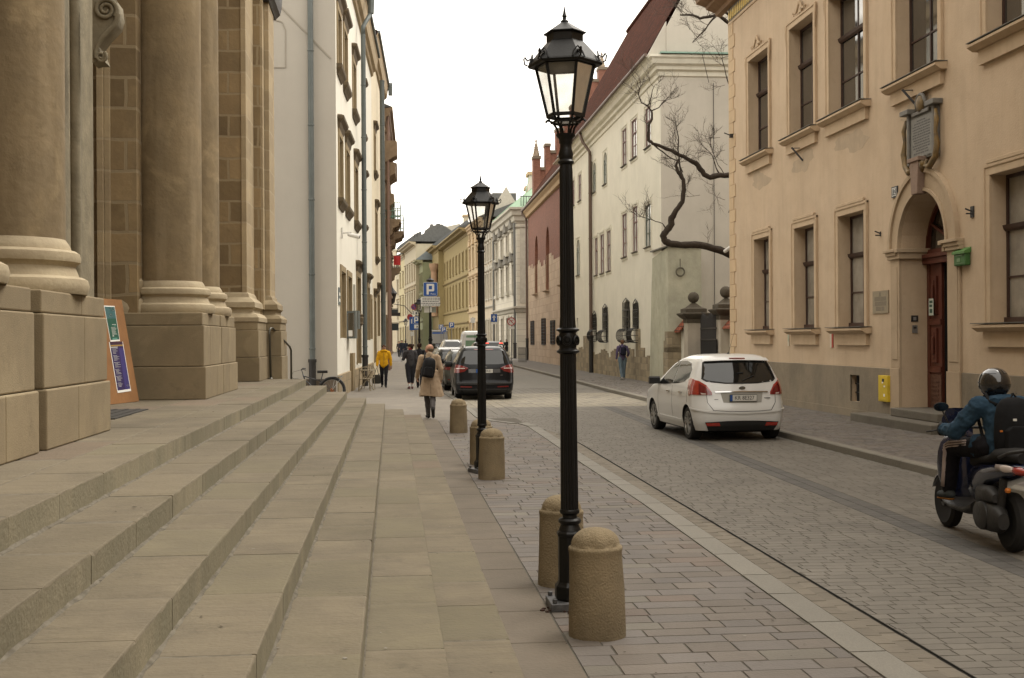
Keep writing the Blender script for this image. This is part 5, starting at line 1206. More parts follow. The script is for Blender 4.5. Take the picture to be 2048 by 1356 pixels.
zfl = at(780,537,yfl).z; balcony(7, 9.5, zfl, 1.5, name='balcony ')if False else balcony(7, 8.6, zfl, .95, h=.95, name='iron_balcony')
t = thing('red_flag', 'red cloth hanging over the far balcony railing on the left', 'flag', FF.w(6.9, -.55, zfl), FF.rz)
q = MB(); rg = []
for j in range(7): z = .95-.75*j/6; rg.append([(-.05+.03*sin(k*1.3+j*.4), -.38+.11*k, z) for k in range(6)])
q.rings(rg, cap=False, closed=False); q.build('cloth', paint('flag_red', (.42,.025,.025), .8), t)
# pale blank building closing the gap on the left, above the flag
cl = thing('pale_block', 'pale blank wall block rising behind the red flag, far on the left', 'building', (at(776,600,190).x-6, 190, 0))
q = MB(); x1 = at(792.5,600,190).x-cl.location.x; zc2 = at(783,501,190).z; q.box(0,x1,0,12,-.1,zc2); q.build('wall', m_white2, cl); q = MB(); q.box(0,x1+.2,-.2,12,zc2,zc2+.3); q.build('parapet', m_creamt, cl)
# wrought iron wall lantern and projecting signs along the left
def lx(u, y): return at(u,600,y)
t = thing('bracket_lantern', 'ornate black bracket lantern reaching out from the left house fronts', 'lamp', (at(772,600,88).x, 88, at(775,628,88).z))
q = MB(); dx = at(784,600,88).x-at(772,600,88).x; q.tube([(0,0,0),(.15,0,.35),(dx,0,.75),(dx+.9,0,.6),(dx+1.5,0,-.05)], .03, 6); q.tube([(0,0,-.2),(.3,0,.2),(dx,0,.45)], .05, 6); q.box(.2,dx+.6,-.02,.02,-.15,.1); q.build('bracket', m_iron, t)
q = MB(); q.lathe([(.05,.75),(.18,.8),(.22,.95),(.32,1.45),(.4,1.5),(.2,1.75),(.06,1.95),(.02,2.15)], dx, 0, 6); q.build('lantern', m_iron, t)
for (u0, u1, v0, v1, y, lab) in ((776,796,619,628,92,'dark narrow shop sign projecting under the bracket lantern'), (779,797,647,661,98,'dark square shop sign projecting above the pavement on the left')):
    a = at(u0,v1,y); b = at(u1,v0,y); t = thing('projecting_sign', lab, 'sign', tuple((a+b)/2)); w2 = (b.x-a.x)/2; h2 = (b.z-a.z)/2
    q = MB(); q.box(-w2,w2,-.08,.08,-h2,h2); q.build('board', paint('sign_black',(.02,.03,.035),.4), t); q = MB(); q.tube([(-w2-.3,0,h2+.05),(w2,0,h2+.05)], .03, 5); q.build('arm', m_iron, t)
# ---------------------------------------------------------------- far side of the street, right hand fronts bending left
m_neo = mat('grey_stucco', (.56,.52,.43), (.50,.465,.385), ns=1, bump=.1, brick=(60,.55,.0,'xz',.15), mortar=(.40,.37,.31), mort_w=.03)
m_neot = mat('grey_trim', (.44,.41,.34), (.36,.335,.28), ns=3)
m_neod = mat('dark_pediment', (.17,.155,.13), (.13,.12,.1), ns=3)
m_verd = mat('verdigris_sheet', (.30,.42,.30), (.25,.36,.26), ns=1, rough=.7, bump=0)
def g_x(y): return 11.62-.026*(y-112)
yG0 = on_line(1034.5, lambda y: 11.62-.026*(y-112)); GF = Fac('palace', 'grey stuccoed corner palace with pedimented windows and green metal roof, beyond the brick house', 'house', (g_x(yG0+18), yG0+18), (g_x(yG0), yG0))
gr_ = GF.root; L = GF.L; zt = GF.hit(1022,420,-.5)[1]
H = []
for z0, z1, sty in ((.6,3.9,0),(6.4,8.9,2),(10.2,12.0,3)):
    for i in range(4): cx = L*(i+.5)/4; H.append((cx-.75,cx+.75,z0,z1,.3,sty))
z6 = GF.hit(1033,613)[1]
w = MB(); wall(w, 0, L, -.1, zt, [h[:5] for h in H]); w.quad((L,0,-.1),(L,12,-.1),(L,12,zt),(L,0,zt)); w.build('wall', m_neo, gr_)
for a, b, c, d, dp, sty in H:
    o = window(gr_, a, b, c, d, dp, m_frame_s, m_paneL, 2, (.65,), .09); q = MB(); e = .25
    q.box(a-e,a,-.1,0,c,d); q.box(b,b+e,-.1,0,c,d); q.box(a-e,b+e,-.12,0,d,d+.25); q.box(a-e-.1,b+e+.1,-.3,0,c-.3,c); q.build('surround', m_neot, o)
    if sty: q = MB(); q.prism([(a-e-.2,d+.25),(b+e+.2,d+.25),(b+e+.1,d+.45),((a+b)/2,d+1.15),(a-e-.1,d+.45)], -.4, 0, axis='y'); q.build('pediment', m_neod, o)
pr = [(.75,.2),(.75,.0),(.55,-.12),(.5,-.5),(.3,-.6),(.25,-1.0),(.1,-1.1),(0,-1.3)]
def wrapc(z, pr, name='cornice', m=m_neot):
    c_ = MB(); rg = [[(0,-o,z+dz),(L+o,-o,z+dz),(L+o,12,z+dz)] for o, dz in [(0,pr[0][1]+.01)]+pr]; c_.rings(rg, cap=False, closed=False); c_.build(name, m, gr_)
wrapc(zt, pr); wrapc(z6, [(.4,0),(.4,-.15),(.2,-.3),(.15,-.5),(0,-.6)], 'belt_course'); wrapc(GF.hit(1033,452)[1], [(.15,0),(.15,-.1),(.05,-.2),(0,-.25)], 'belt_course')
q = MB(); q.box(L-.1,L+.02,1.0,6,5.0,12); q.box(L-.02,L+.05,.3,.9,z6+.3,zt-1.4)
q.build('side_panel', m_neot, gr_)
z7 = .6
q = MB()
while z7 < z6-.8: q.box(L, L+.03, .1, 12, z7, z7+.42); z7 += .5
q.build('rustication', m_neo, gr_)
q = MB(); n = 10
zr = zt+.25
q.quad((-.3,-.7,zr),(L+.3,-.7,zr),(L-2.2,3,zr+3.0),(-.3,3,zr+3.0)); q.quad((L+.3,-.7,zr),(L+.3,12,zr),(L-2.2,12,zr+3.0),(L-2.2,3,zr+3.0))
for i in range(16): x = -.3+(L-1.5)*i/15; q.bar((x+.9,-.7,zr+.02),(x-.5,3,zr+3.03),.05,.08)
for i in range(8): y = .5+1.4*i; q.bar((L+.3,y,zr+.02),(L-2.2,y+1,zr+3.03),.05,.08)
q.build('roof', m_verd, gr_)
drainpipe(gr_, L-.1, -.2, 0, zt-1.2, mat('pipe_grey', (.13,.13,.12), rough=.5, bump=0), m_iron, .12, 1.5, 3); drainpipe(gr_, .3, -.2, 0, zt-1.2, MATS['pipe_grey'], m_iron, .12, 1.5, 3)
q = MB(); 
for k in range(30): x = L+.2; y = .4+.25*k; q.tube([(x,y,zr),(x,y,zr+1.0)], .03, 4)
q.tube([(L+.2,.2,zr+1.0),(L+.2,8,zr+1.0)], .04, 4); q.build('roof_railing', m_iron, gr_)
def cont(fx0, y0, slope): x0 = fx0(y0); return lambda y: x0+slope*(y-y0)
g2 = cont(g_x, yG0+18, -.06); y1 = on_line(967, g2) if False else yG0+18
def seg(name, label, slope, y0, x0, u_end, zpx, mt, trim, rows, roof=None, base=None, **kw):
    fx = lambda y: x0+slope*(y-y0); lo, hi = y0, y0+150
    for _ in range(50):
        m = (lo+hi)/2; q = Vector((fx(m), m, HC))-CAM; uu = 1024+FPX*q.dot(RT)/q.dot(FW)
        if uu > u_end: lo = m
        else: hi = m
    y1 = (lo+hi)/2
    F, z = far_house(name, label, fx, y0, y1, 1, zpx, mt, None, trim, roof, base=base, rows=rows, **kw)
    return F, z, y1, fx(y1)
m_g2 = mat('peach_grey', (.46,.39,.29), (.41,.35,.26), ns=1); m_slateR = mat('slate_roof', (.11,.11,.105), (.085,.085,.08), ns=3)
F, z, yS, xS = seg('old_palace_wing', 'beige palace wing with rows of dark pedimented windows, left of the grey palace', -.035, yG0+18.1, g_x(yG0+18), 966, (985,458), m_g2, m_neot, [(.6,4,5,0,.45),(6.4,9.2,5,2,.42),(10.6,12.6,5,3,.42)], (m_slateR,3), base=[5.6])
m_peach = mat('peach_render', (.44,.345,.215), (.40,.31,.19), ns=1); m_peacht = mat('peach_trim', (.44,.33,.2), ns=2, col2=(.38,.28,.17))
F, z, yS, xS = seg('peach_house', 'peach coloured house with arched window heads between beige wing and golden house', -.045, yS, xS, 938, (950,452), m_peach, m_peacht, [(.6,4,4,0,.5),(6.2,9.2,4,1,.4),(10.8,13.4,4,3,.4),(14.6,15.8,4,0,.4)], (m_slateR,2), base=[5.4,10])
m_gold = mat('golden_render', (.275,.215,.098), (.245,.19,.085), ns=1); m_goldt = mat('golden_trim', (.23,.175,.08), (.2,.15,.068), ns=2)
F, z, yS, xS = seg('golden_house', 'long ochre gold house with deep eaves and eight narrow windows per floor', -.055, yS, xS, 888, (930,466), m_gold, m_goldt, [(.4,3.4,8,0,.5),(6.3,9.6,8,0,.3),(11.2,13.6,8,0,.3)], (m_slateR,2.5), base=[5.8,4.2,10.4], cor=1.3)
F, z, yS, xS = seg('golden_column_house', 'ochre house front with a tall reddish corner column, left of the long golden house', -.055, yS, xS-.8, 866, (875,497), m_gold, m_goldt, [(.4,3.4,3,0,.5),(6.3,9.6,3,0,.3),(11.2,13.2,3,0,.3)], (m_tin2,4), base=[5.8], cor=1.1)
q = MB(); q.lathe([(.7,5.5),(.55,6.2),(.5,12.5),(.75,13.2),(.8,13.8)], F.L-.9, -.6, 12); q.build('corner_column', mat('column_rose', (.33,.21,.13), (.28,.18,.11), ns=3), F.root)
m_grn = mat('green_render', (.26,.275,.165), (.235,.25,.15), ns=1); m_grnt = mat('green_trim', (.27,.26,.15), ns=2, col2=(.2,.2,.13))
F, z, yS, xS = seg('green_house', 'pale green house with dark cornices and bluish metal roof in the distance', -.065, yS+1, xS-1.6, 839.5, (850,521), m_grn, m_grnt, [(.4,3.4,3,0,.5),(5.6,8.6,3,1,.35),(10.0,12.6,3,1,.35)], (mat('blue_tin',(.19,.22,.23),(.15,.17,.18),ns=1),4.5), base=[5.0,9.5], cor=1.2)
m_far = mat('far_cream', (.42,.37,.27), (.385,.34,.245), ns=1); m_fart = mat('far_trim', (.36,.30,.2), ns=2, col2=(.3,.25,.17))
F, z, yS, xS = seg('far_cream_house', 'far cream house with rows of tall windows and a dark bracketed cornice', -.08, yS, xS-.6, 810, (828,490), m_far, m_fart, [(.5,4.2,5,0,.45),(6.6,10.2,5,2,.35),(12.2,15.2,5,1,.35)], (m_slateR,3), base=[5.8,11.4], cor=1.2)
F, z, yS, xS = seg('far_narrow_house', 'far narrow yellowish house with a single column of windows', -.09, yS, xS, 799, (804,516), mat('far_yellow',(.47,.41,.24),(.43,.37,.22),ns=1), m_fart, [(.5,4.2,2,0,.45),(6.6,10,2,1,.35),(12,14.5,2,1,.35)], (m_tin2,3), base=[5.5])
F, z, yS, xS = seg('far_end_house', 'last pale house where the street bends out of view', -.10, yS, xS, 772, (790,520), m_far, m_fart, [(.5,4.0,6,0,.45),(6.0,9.0,6,1,.35),(11,13.4,6,1,.35),(15.2,17,6,0,.35)], (m_slateR,3), base=[5.2,10])
# roofscape behind the fronts
def roofbox(name, label, u0, u1, v0, v1, y, mt, depth=10, extra=None):
    a = at(u0,v1,y); b = at(u1,v0,y); t = thing(name, label, 'building', (a.x, y, 0)); q = MB(); q.box(0,b.x-a.x,0,depth,a.z-6,b.z); q.build('wall', mt, t)
    if extra: extra(t, b.x-a.x, b.z)
    return t
roofbox('roof_attic', 'dark slate attic block seen above the green metal roof', 985, 1032.5, 386, 420, 150, m_slateR)
def gab(t, w_, z): q = MB(); q.prism([(0,z),(w_*.15,z+.5),(w_*.5,z+2.1),(w_*.85,z+.5),(w_,z)], 0, .6, axis='y'); q.build('gable', m_neot, t)
roofbox('roof_gable', 'low stone gable behind the green metal roof', 990, 1035, 408, 425, 142, m_neot, extra=gab)
def chm(t, w_, z): q = MB(); q.box(-.2,w_+.2,-.2,2.2,z,z+.35); q.build('cap', m_peacht, t)
roofbox('chimney', 'square cream chimney stack next to the brick gable', 1055, 1064, 378, 415, 128, m_peach, 2, chm)
roofbox('chimney', 'white domed chimney turret just left of the brick gable', 1059.5, 1066, 350, 395, 125, mat('turret_white',(.5,.47,.4),bump=0), 2, chm)
roofbox('chimney', 'crowned chimney stack above the golden house', 928, 937, 433, 460, 205, m_far, 2, chm)
q0 = thing('far_tall_block', 'big pale grey firewall and roof rising behind the green house', 'building', (at(842,600,235).x, 235, 0))
a = at(842,600,235); pts = [(at(u,v,235).x-a.x, at(u,v,235).z) for u, v in ((840,560),(920,560),(920,447),(880,456),(842,470))]
q = MB(); q.prism(pts, 0, 8, axis='y'); q.build('wall', mat('firewall', (.40,.37,.30), (.33,.31,.26), ns=.3), q0)
q = MB(); q.prism([(at(u,v,236).x-a.x, at(u,v,236).z) for u, v in ((845,480),(850,460),(861,452),(861,447),(866,447),(867,450),(873,449),(873,446),(881,446),(882,450),(898,452),(900,462))], 2, 12, axis='y'); q.build('roof_terrace', m_slateR, q0)
q0 = thing('far_dark_roof', 'dark pitched roof with two thin masts above the far cream house', 'building', (at(795,600,260).x, 262, 0))
q = MB(); A0 = at(795,600,262).x; q.prism([(at(u,v,262).x-A0, at(u,v,262).z) for u, v in ((790,500),(795,495),(800,490),(832,467),(843,462),(843,500))], 0, 8, axis='y'); q.build('roof', m_slateR, q0)
q = MB()
for u in (829.5,835): x = at(u,600,262).x-A0; q.box(x-.06,x+.06,0,.12,at(u,475,262).z,at(u,462,262).z)
q.build('mast', m_iron, q0)
# unseen street fronts added behind the viewpoint to shade walls and darken reflections
for nm, lab, p0, p1, dp_, h_, mt in (('added_rear_house','ochre house continuing the right side of the street behind the viewpoint',(10.4,5.9),(10.6,-45),1,13,m_yel),('added_rear_house','pale house closing the street behind the viewpoint',(16,-46),(-20,-46),1,15,m_sand),('added_rear_house','stone house on the left behind the viewpoint',(-7.5,-45),(-7.5,-14),1,14,m_sand)):
    F = Fac(nm, lab, 'house', p0, p1); H = []
    n = int(F.L/4.5)
    for r_, (z0, z1) in enumerate(((1.6,4.2),(6.4,9.4),(10.4,12.2))):
        for i in range(n): c_ = F.L*(i+.5)/n; H.append((c_-.6,c_+.6,z0,z1,.25))
    w = MB(); wall(w, 0, F.L, -.1, h_, H); w.quad((0,.25,0),(F.L,.25,0),(F.L,.25,h_),(0,.25,h_)); w.build('wall', mt, F.root)
    g_ = MB()
    for a, b, c, d, _ in H: g_.box(a,b,.2,.24,c,d)
    tag(g_.build('window_panes', m_glass, F.root), kind='stuff')
    w = MB(); w.quad((0,-.5,h_),(F.L,-.5,h_),(F.L,5,h_+4),(0,5,h_+4)); w.build('roof', m_tile, F.root)
# ---------------------------------------------------------------- street lamps
m_lamp = mat('lamp_black', (.0045,.0045,.0045), (.007,.0065,.006), ns=6, rough=.42, spec=.28, bump=.08, bs=60)
m_plate = mat('plate_galv', (.16,.16,.165), (.05,.05,.05), ns=9, rough=.5, metal=.4, bump=.1)
m_lglass = D.materials.new('lantern_glass'); m_lglass.use_nodes = True; MATS['lantern_glass'] = m_lglass
_n = m_lglass.node_tree.nodes; _l = m_lglass.node_tree.links; _o = _n['Material Output']; _n.remove(_n['Principled BSDF'])
_t = _n.new('ShaderNodeBsdfTransparent'); _g = _n.new('ShaderNodeBsdfGlossy'); _g.inputs['Roughness'].default_value = .08; _t.inputs[0].default_value = (.80,.79,.76,1)
_f = _n.new('ShaderNodeFresnel'); _f.inputs[0].default_value = 1.7; _m = _n.new('ShaderNodeMixShader'); _tc = _n.new('ShaderNodeTexCoord'); _nz = _n.new('ShaderNodeTexNoise'); _nz.inputs['Scale'].default_value = 5
_mr = _n.new('ShaderNodeMapRange'); _mr.inputs[1].default_value = .35; _mr.inputs[2].default_value = .7; _mr.inputs[3].default_value = .0; _mr.inputs[4].default_value = .32
_df = _n.new('ShaderNodeBsdfDiffuse'); _df.inputs[0].default_value = (.5,.48,.43,1); _m2 = _n.new('ShaderNodeMixShader')
_l.new(_tc.outputs['Object'], _nz.inputs['Vector']); _l.new(_nz.outputs[0], _mr.inputs[0]); _l.new(_f.outputs[0], _m.inputs[0]); _l.new(_t.outputs[0], _m.inputs[1]); _l.new(_g.outputs[0], _m.inputs[2])
_l.new(_mr.outputs[0], _m2.inputs[0]); _l.new(_m.outputs[0], _m2.inputs[1]); _l.new(_df.outputs[0], _m2.inputs[2]); _l.new(_m2.outputs[0], _o.inputs[0])
def lamp():
    t = thing('street_lamp', '', 'street lamp', (0,0,0), 0, 'cast iron lantern lamps along the pavement')
    q = MB(); q.box(-.155,.155,-.155,.155,.0,.055); 
    for sx in (-1,1):
        for sy in (-1,1): q.lathe([(.018,.055),(.018,.085)], sx*.125, sy*.125, 8)
    q.build('base_plate', m_plate, t, bevel=.006)
    q = MB(); P8 = pi/8
    q.lathe([(.105,.055),(.112,.07),(.112,.15),(.098,.165),(.088,.18),(.086,.2),(.086,.49),(.094,.495),(.094,.515),(.078,.53)], 0, 0, 8, ph=P8)
    q.build('pedestal', m_lamp, t, bevel=.004)
    q = MB(); q.lathe([(.078,.53),(.07,.55),(.062,.57),(.078,.585),(.08,.6),(.07,.612),(.052,.62),(.05,.635),(.068,.65),(.07,.665),(.064,.675)], 0, 0, 24)
    q.build('collar_ring', m_lamp, t, smooth=True, auto=.7); q = MB()
    q.lathe([(.06,1.745),(.066,1.75),(.078,1.755),(.08,1.765),(.066,1.775),(.058,1.785),(.062,1.81),(.07,1.84),(.062,1.875),(.058,1.89),(.066,1.9),(.08,1.905),(.08,1.915),(.06,1.925)], 0, 0, 24)
    for k in range(6):
        a = 2*pi*k/6+.3; c_ = Vector((cos(a)*.064, sin(a)*.064, 1.838)); tt = Vector((-sin(a),cos(a),0))
        q.tube([tuple(c_+tt*.028*cos(j*pi/5)+Vector((0,0,.03*sin(j*pi/5)))+Vector((cos(a),sin(a),0))*.006) for j in range(11)], .007, 5)
        q.ball(tuple(c_+Vector((cos(a),sin(a),0))*.006), .011, n=6)
    q.build('collar_ring', m_lamp, t, smooth=True, auto=.7); q = MB()
    q.lathe([(.042,3.05),(.055,3.06),(.057,3.07),(.045,3.085),(.048,3.1),(.052,3.12),(.042,3.16),(.04,3.19),(.046,3.2),(.046,3.215),(.05,3.23),(.066,3.245),(.068,3.26),(.03,3.262)], 0, 0, 24)
    q.build('collar_ring', m_lamp, t, smooth=True, auto=.7)
    q = MB(); nf = 16
    def fl(r, z):
        ring = []
        for j in range(nf*4):
            a = 2*pi*j/(nf*4); k = j % 4; d = [0,.0,-.075,-.075][k] if k < 2 else -.085
            ring.append((r*(1+(0 if k in (0,) else (-.03 if k in (1,3) else -.10)))*cos(a), r*(1+(0 if k == 0 else (-.03 if k in (1,3) else -.10)))*sin(a), z))
        return ring
    q.rings([fl(.062,.675),fl(.062,.70),fl(.059,1.2),fl(.056,1.745)], True); q.rings([fl(.058,1.92),fl(.053,2.0),fl(.046,3.0),fl(.042,3.055)], True)
    q.build('fluted_shaft', m_lamp, t)
    A = [R_(-90+14)+pi/3*k for k in range(6)]
    def hx(r, z): return [(r*cos(a), r*sin(a), z) for a in A]
    zb, zt, rb, rt = 3.385, 3.735, .125, .205
    q = MB()
    for k in range(6):
        a = A[k]; q.tube([(.05*cos(a),.05*sin(a),3.255),(.06*cos(a),.06*sin(a),3.30),(.09*cos(a),.09*sin(a),3.345),(.125*cos(a),.125*sin(a),3.36),(.14*cos(a),.14*sin(a),3.345)], .0085, 6)
    q.build('bracket_arm', m_lamp, t)
    q = MB()
    for k in range(6):
        a, b = hx(rb,zb)[k], hx(rt,zt)[k]; q.bar(a, b, .018, .018); q.bar(hx(rb,zb)[k], hx(rb,zb)[(k+1)%6], .022, .022); q.bar(hx(rt,zt)[k], hx(rt,zt)[(k+1)%6], .02, .03)
        q.bar(hx(rb*.8,zb-.045)[k], hx(rb*.8,zb-.045)[(k+1)%6], .012, .012); q.bar(hx(rb*.8,zb-.045)[k], hx(rb,zb)[k], .01, .01)
    q.build('lantern_frame', m_lamp, t)
    q = MB(); r0, r1 = hx(rb-.004,zb), hx(rt-.004,zt)
    for k in range(6): q.quad(r0[k], r0[(k+1)%6], r1[(k+1)%6], r1[k])
    q.poly(hx(rb*.78,zb-.044)); q.build('lantern_glass', m_lglass, t)
    q = MB(); q.rings([hx(.255,3.725),hx(.262,3.74),hx(.255,3.752),hx(.14,3.885),hx(.128,3.895),hx(.128,3.945),hx(.15,3.95),hx(.15,3.956),hx(.07,4.005),hx(.03,4.03)]); q.rings([hx(.262,3.733),hx(.2,3.75),hx(.0,3.86)], False)
    q.lathe([(.026,4.03),(.028,4.04),(.014,4.052),(.012,4.065),(.018,4.075),(.011,4.09),(.001,4.15)], 0, 0, 12)
    for k in range(6):
        a = A[k]; c_ = Vector((cos(a)*.262, sin(a)*.262, 3.745)); o = Vector((cos(a),sin(a),0)); tt = Vector((-sin(a),cos(a),0))
        q.tube([tuple(c_+o*.0),tuple(c_+o*.02+Vector((0,0,.01))),tuple(c_+o*.026+Vector((0,0,.05)))], .006, 5)
        q.tube([tuple(c_+o*-.05+Vector((0,0,.02))),tuple(c_+o*-.03+Vector((0,0,.05))),tuple(c_+o*.0+Vector((0,0,.035))),tuple(c_+o*.02+Vector((0,0,.06)))], .007, 5)
        q.tube([tuple(c_-o*.02+tt*.045),tuple(c_-o*.03+tt*.03+Vector((0,0,.04))),tuple(c_-o*.035+Vector((0,0,.075))),tuple(c_-o*.03-tt*.03+Vector((0,0,.04))),tuple(c_-o*.02-tt*.045)], .006, 5)
        q.tube([tuple(c_-o*.02+tt*.02),tuple(c_-o*.03+tt*.012+Vector((0,0,.035))),tuple(c_-o*.03-tt*.012+Vector((0,0,.035))),tuple(c_-o*.02-tt*.02)], .005, 5)
    q.build('lantern_roof', m_lamp, t)
    return t
lp = lamp()
spots = [((1.222,8.2),'tall fluted black street lamp nearest the camera, standing between two stone bollards',0), ((1.252,16.65),'second fluted black street lamp, beside the middle pair of stone bollards',.35), ((1.39,42.6),'street lamp carrying the big blue parking sign, beyond the man in the coat',.1),
         ((1.50,64),'street lamp half hidden behind the left edge of the parking text plate',.2), ((1.52,125),'tiny farthest street lamp at the bend, left of the parking signs',.3)]
for i, ((x, y), lab, rz) in enumerate(spots):
    o = lp if i == 0 else copy_tree(lp); o.location = (x, y, 0); o.rotation_euler = (0, 0, rz); o['label'] = lab
lp.rotation_euler = (0, R_(-.25), 0)
dbr = MB(); 
for k in range(60):
    a = random.uniform(0,2*pi); r = random.uniform(.12,.24); dbr.ball((lp.location.x+r*cos(a), lp.location.y-.05+r*sin(a)*.8, .008), random.uniform(.008,.02), (1,1,.6), 6)
tag(dbr.build('debris', mat('rust_litter', (.05,.022,.014), (.03,.015,.01), ns=20)), 'rusty dirt and litter gathered round the foot of the near lamp', 'debris', kind='stuff')
# ---------------------------------------------------------------- stone bollards
m_boll = mat('bollard_stone', (.232,.180,.108), (.165,.130,.08), ns=3, bump=.55, bs=75, grime=.6, rough=.95, streak=.5, streakcol=(.26,.205,.13), patch=.5)
def bollard(seed, h=.68, r=.175, chip=0):
    rnd = random.Random(seed); t = thing('bollard', '', 'bollard', (0,0,0), 0, 'weathered stone bollards along the steps')
    q = MB(); n = 48; prof = [(1.0,-.02),(1.0,.04),(.99,.15),(.965,.3),(.94,.42),(.925,.5),(.93,.528),(.95,.545),(.945,.558),(.90,.566),(.86,.57)]
    ph = [rnd.uniform(0,6) for _ in range(6)]
    def wob(a, z): return 1+.012*sin(3*a+ph[0]+z*3)+.008*sin(7*a+ph[1]-z*9)+.006*sin(13*a+ph[2]+z*17)
    rr = [[(r*k*wob(2*pi*j/n,z)*cos(2*pi*j/n)*(1-(chip*.10*math.exp(-((z)/.05)**2)*max(0,cos(2*pi*j/n-4.4))**6)), r*k*wob(2*pi*j/n,z)*sin(2*pi*j/n)*(1-(chip*.10*math.exp(-((z)/.05)**2)*max(0,cos(2*pi*j/n-4.4))**6)), z*h/.68) for j in range(n)] for k, z in prof]
    for k in range(1, 9):
        a_ = pi/2*k/9; R1 = r*.86*cos(a_)**.8; z = .57+.11*sin(a_)
        rr.append([(R1*(1-.06*abs(sin(4*(2*pi*j/n)))**6)*cos(2*pi*j/n)*(1+.01*sin(5*2*pi*j/n+ph[3])), R1*(1-.06*abs(sin(4*(2*pi*j/n)))**6)*sin(2*pi*j/n), z*h/.68) for j in range(n)])
    q.rings(rr); q.build('stone', m_boll, t, smooth=True, auto=.8)
    return t
for i, (x, y, lab, s, tl) in enumerate([(1.27,7.40,'near stone bollard in front of the first lamp, with a chipped foot',1,(0,R_(-1.0))),(1.27,8.98,'stone bollard just behind the first lamp',2,(0,R_(1.2))),(1.315,15.85,'stone bollard in front of the second lamp',3,(0,R_(-.6))),(1.33,17.75,'stone bollard mostly hidden behind the second lamp',4,(0,R_(1))),(1.325,23.8,'farthest stone bollard, standing alone beyond the second lamp',5,(0,R_(.8)))]):
    o = bollard(s, .67, .178, 1 if i == 0 else 0); o.location = (x, y, 0); o.rotation_euler = (tl[0], tl[1], i*1.1); o['label'] = lab
# ---------------------------------------------------------------- traffic signs
m_blue = paint('sign_blue', (.012,.07,.27), .4); m_wht = paint('sign_white', (.62,.61,.57), .5); m_post = paint('sign_post', (.16,.155,.14), .5, .3); m_red = paint('sign_red', (.32,.03,.03), .5); m_ink = paint('sign_ink', (.06,.06,.06), .6)
def rrect(w, h, r, n=5):
    return [(cx+r*cos(a0+pi/2*k/n), cz+r*sin(a0+pi/2*k/n)) for cx, cz, a0 in ((w/2-r,h/2-r,0),(-w/2+r,h/2-r,pi/2),(-w/2+r,-h/2+r,pi),(w/2-r,-h/2+r,3*pi/2)) for k in range(n+1)]
def psign(t, x, y, z, w, txt=True, sub=''):
    q = MB(); q.prism([(x+a, z+b) for a, b in rrect(w,w,w*.1)], y-.008, y, axis='y'); o = q.build('sign_panel', m_wht, t)
    q = MB(); q.prism([(x+a, z+b) for a, b in rrect(w*.955,w*.955,w*.09)], y-.011, y-.008, axis='y'); q.build('blue_face', m_blue, o)
    q = MB(); s = w; X = x-.27*s; yy0, yy1 = y-.014, y-.011
    q.box(X, X+.155*s, yy0, yy1, z-.37*s, z+.38*s); q.box(X+.155*s, X+.50*s, yy0, yy1, z+.245*s, z+.38*s); q.box(X+.155*s, X+.50*s, yy0, yy1, z-.145*s, z-.01*s); q.box(X+.385*s, X+.54*s, yy0-.0004, yy1, z-.10*s, z+.34*s)
    q.build('letter_p', m_wht, o)
    if sub: text(sub, .15*s, m_wht, o, (x+.19*s, y-.0135, z-.33*s), name='lettering', sx=1)
    return o
L3 = Vector((1.39, 42.6, 0))
t = thing('parking_sign', 'big blue parking sign with P and a small word, on the third lamp post', 'traffic sign', (L3.x, L3.y-.30, 0)); zc_ = at(860,579,42.5).z
psign(t, 0, 0, zc_, .50, sub='Płatna'); q = MB(); q.box(-.04,.04,.01,.26,zc_-.2,zc_-.17); q.box(-.04,.04,.01,.26,zc_-.02,zc_+.01) if 0 else None; q.build('clamp', m_post, t)
t = thing('text_sign', 'white sign with five lines of small text below the big parking sign', 'traffic sign', (L3.x, L3.y-.30, 0)); z = at(860,603.5,42.5).z
q = MB(); q.prism([(a,z+b) for a,b in rrect(.67,.33,.03)], -.012, 0, axis='y'); o = q.build('sign_panel', m_wht, t)
q = MB(); 
for k in range(5):
    x = -.28 if k != 3 else -.32
    zz = z+.12-.06*k
    while x < (.28 if k != 3 else .31): l = random.uniform(.03,.1); q.box(x,x+l,-.014,-.012,zz-.015,zz+.012); x += l+.014
q.build('lettering', m_ink, o); q = MB(); q.box(-.04,.04,0,.26,z-.02,z+.02); q.build('clamp', m_post, t)
for u, w2, mt, lab in ((853.5,.19,m_wht,'square whitish plate under the text sign, left half'),(867,.18,paint('plate_greygreen',(.22,.23,.19),.6),'square grey plate seen from behind under the text sign, right half')):
    p = at(u,619.5,42.5); t = thing('sign_plate', lab, 'traffic sign', (p.x, 42.5, p.z)); q = MB(); q.box(-w2/2,w2/2,-.01,.01,-.1,.1); q.build('sign_panel', mt, t)
p = at(861.5,619.5,42.45); t = thing('parking_number_tag', 'small pale oval tag between the two square plates on the third lamp post', 'tag', tuple(p)); q = MB(); q.box(-.03,.03,-.05,0,-.09,.09); q.build('tag', m_wht, t, bevel=.02)
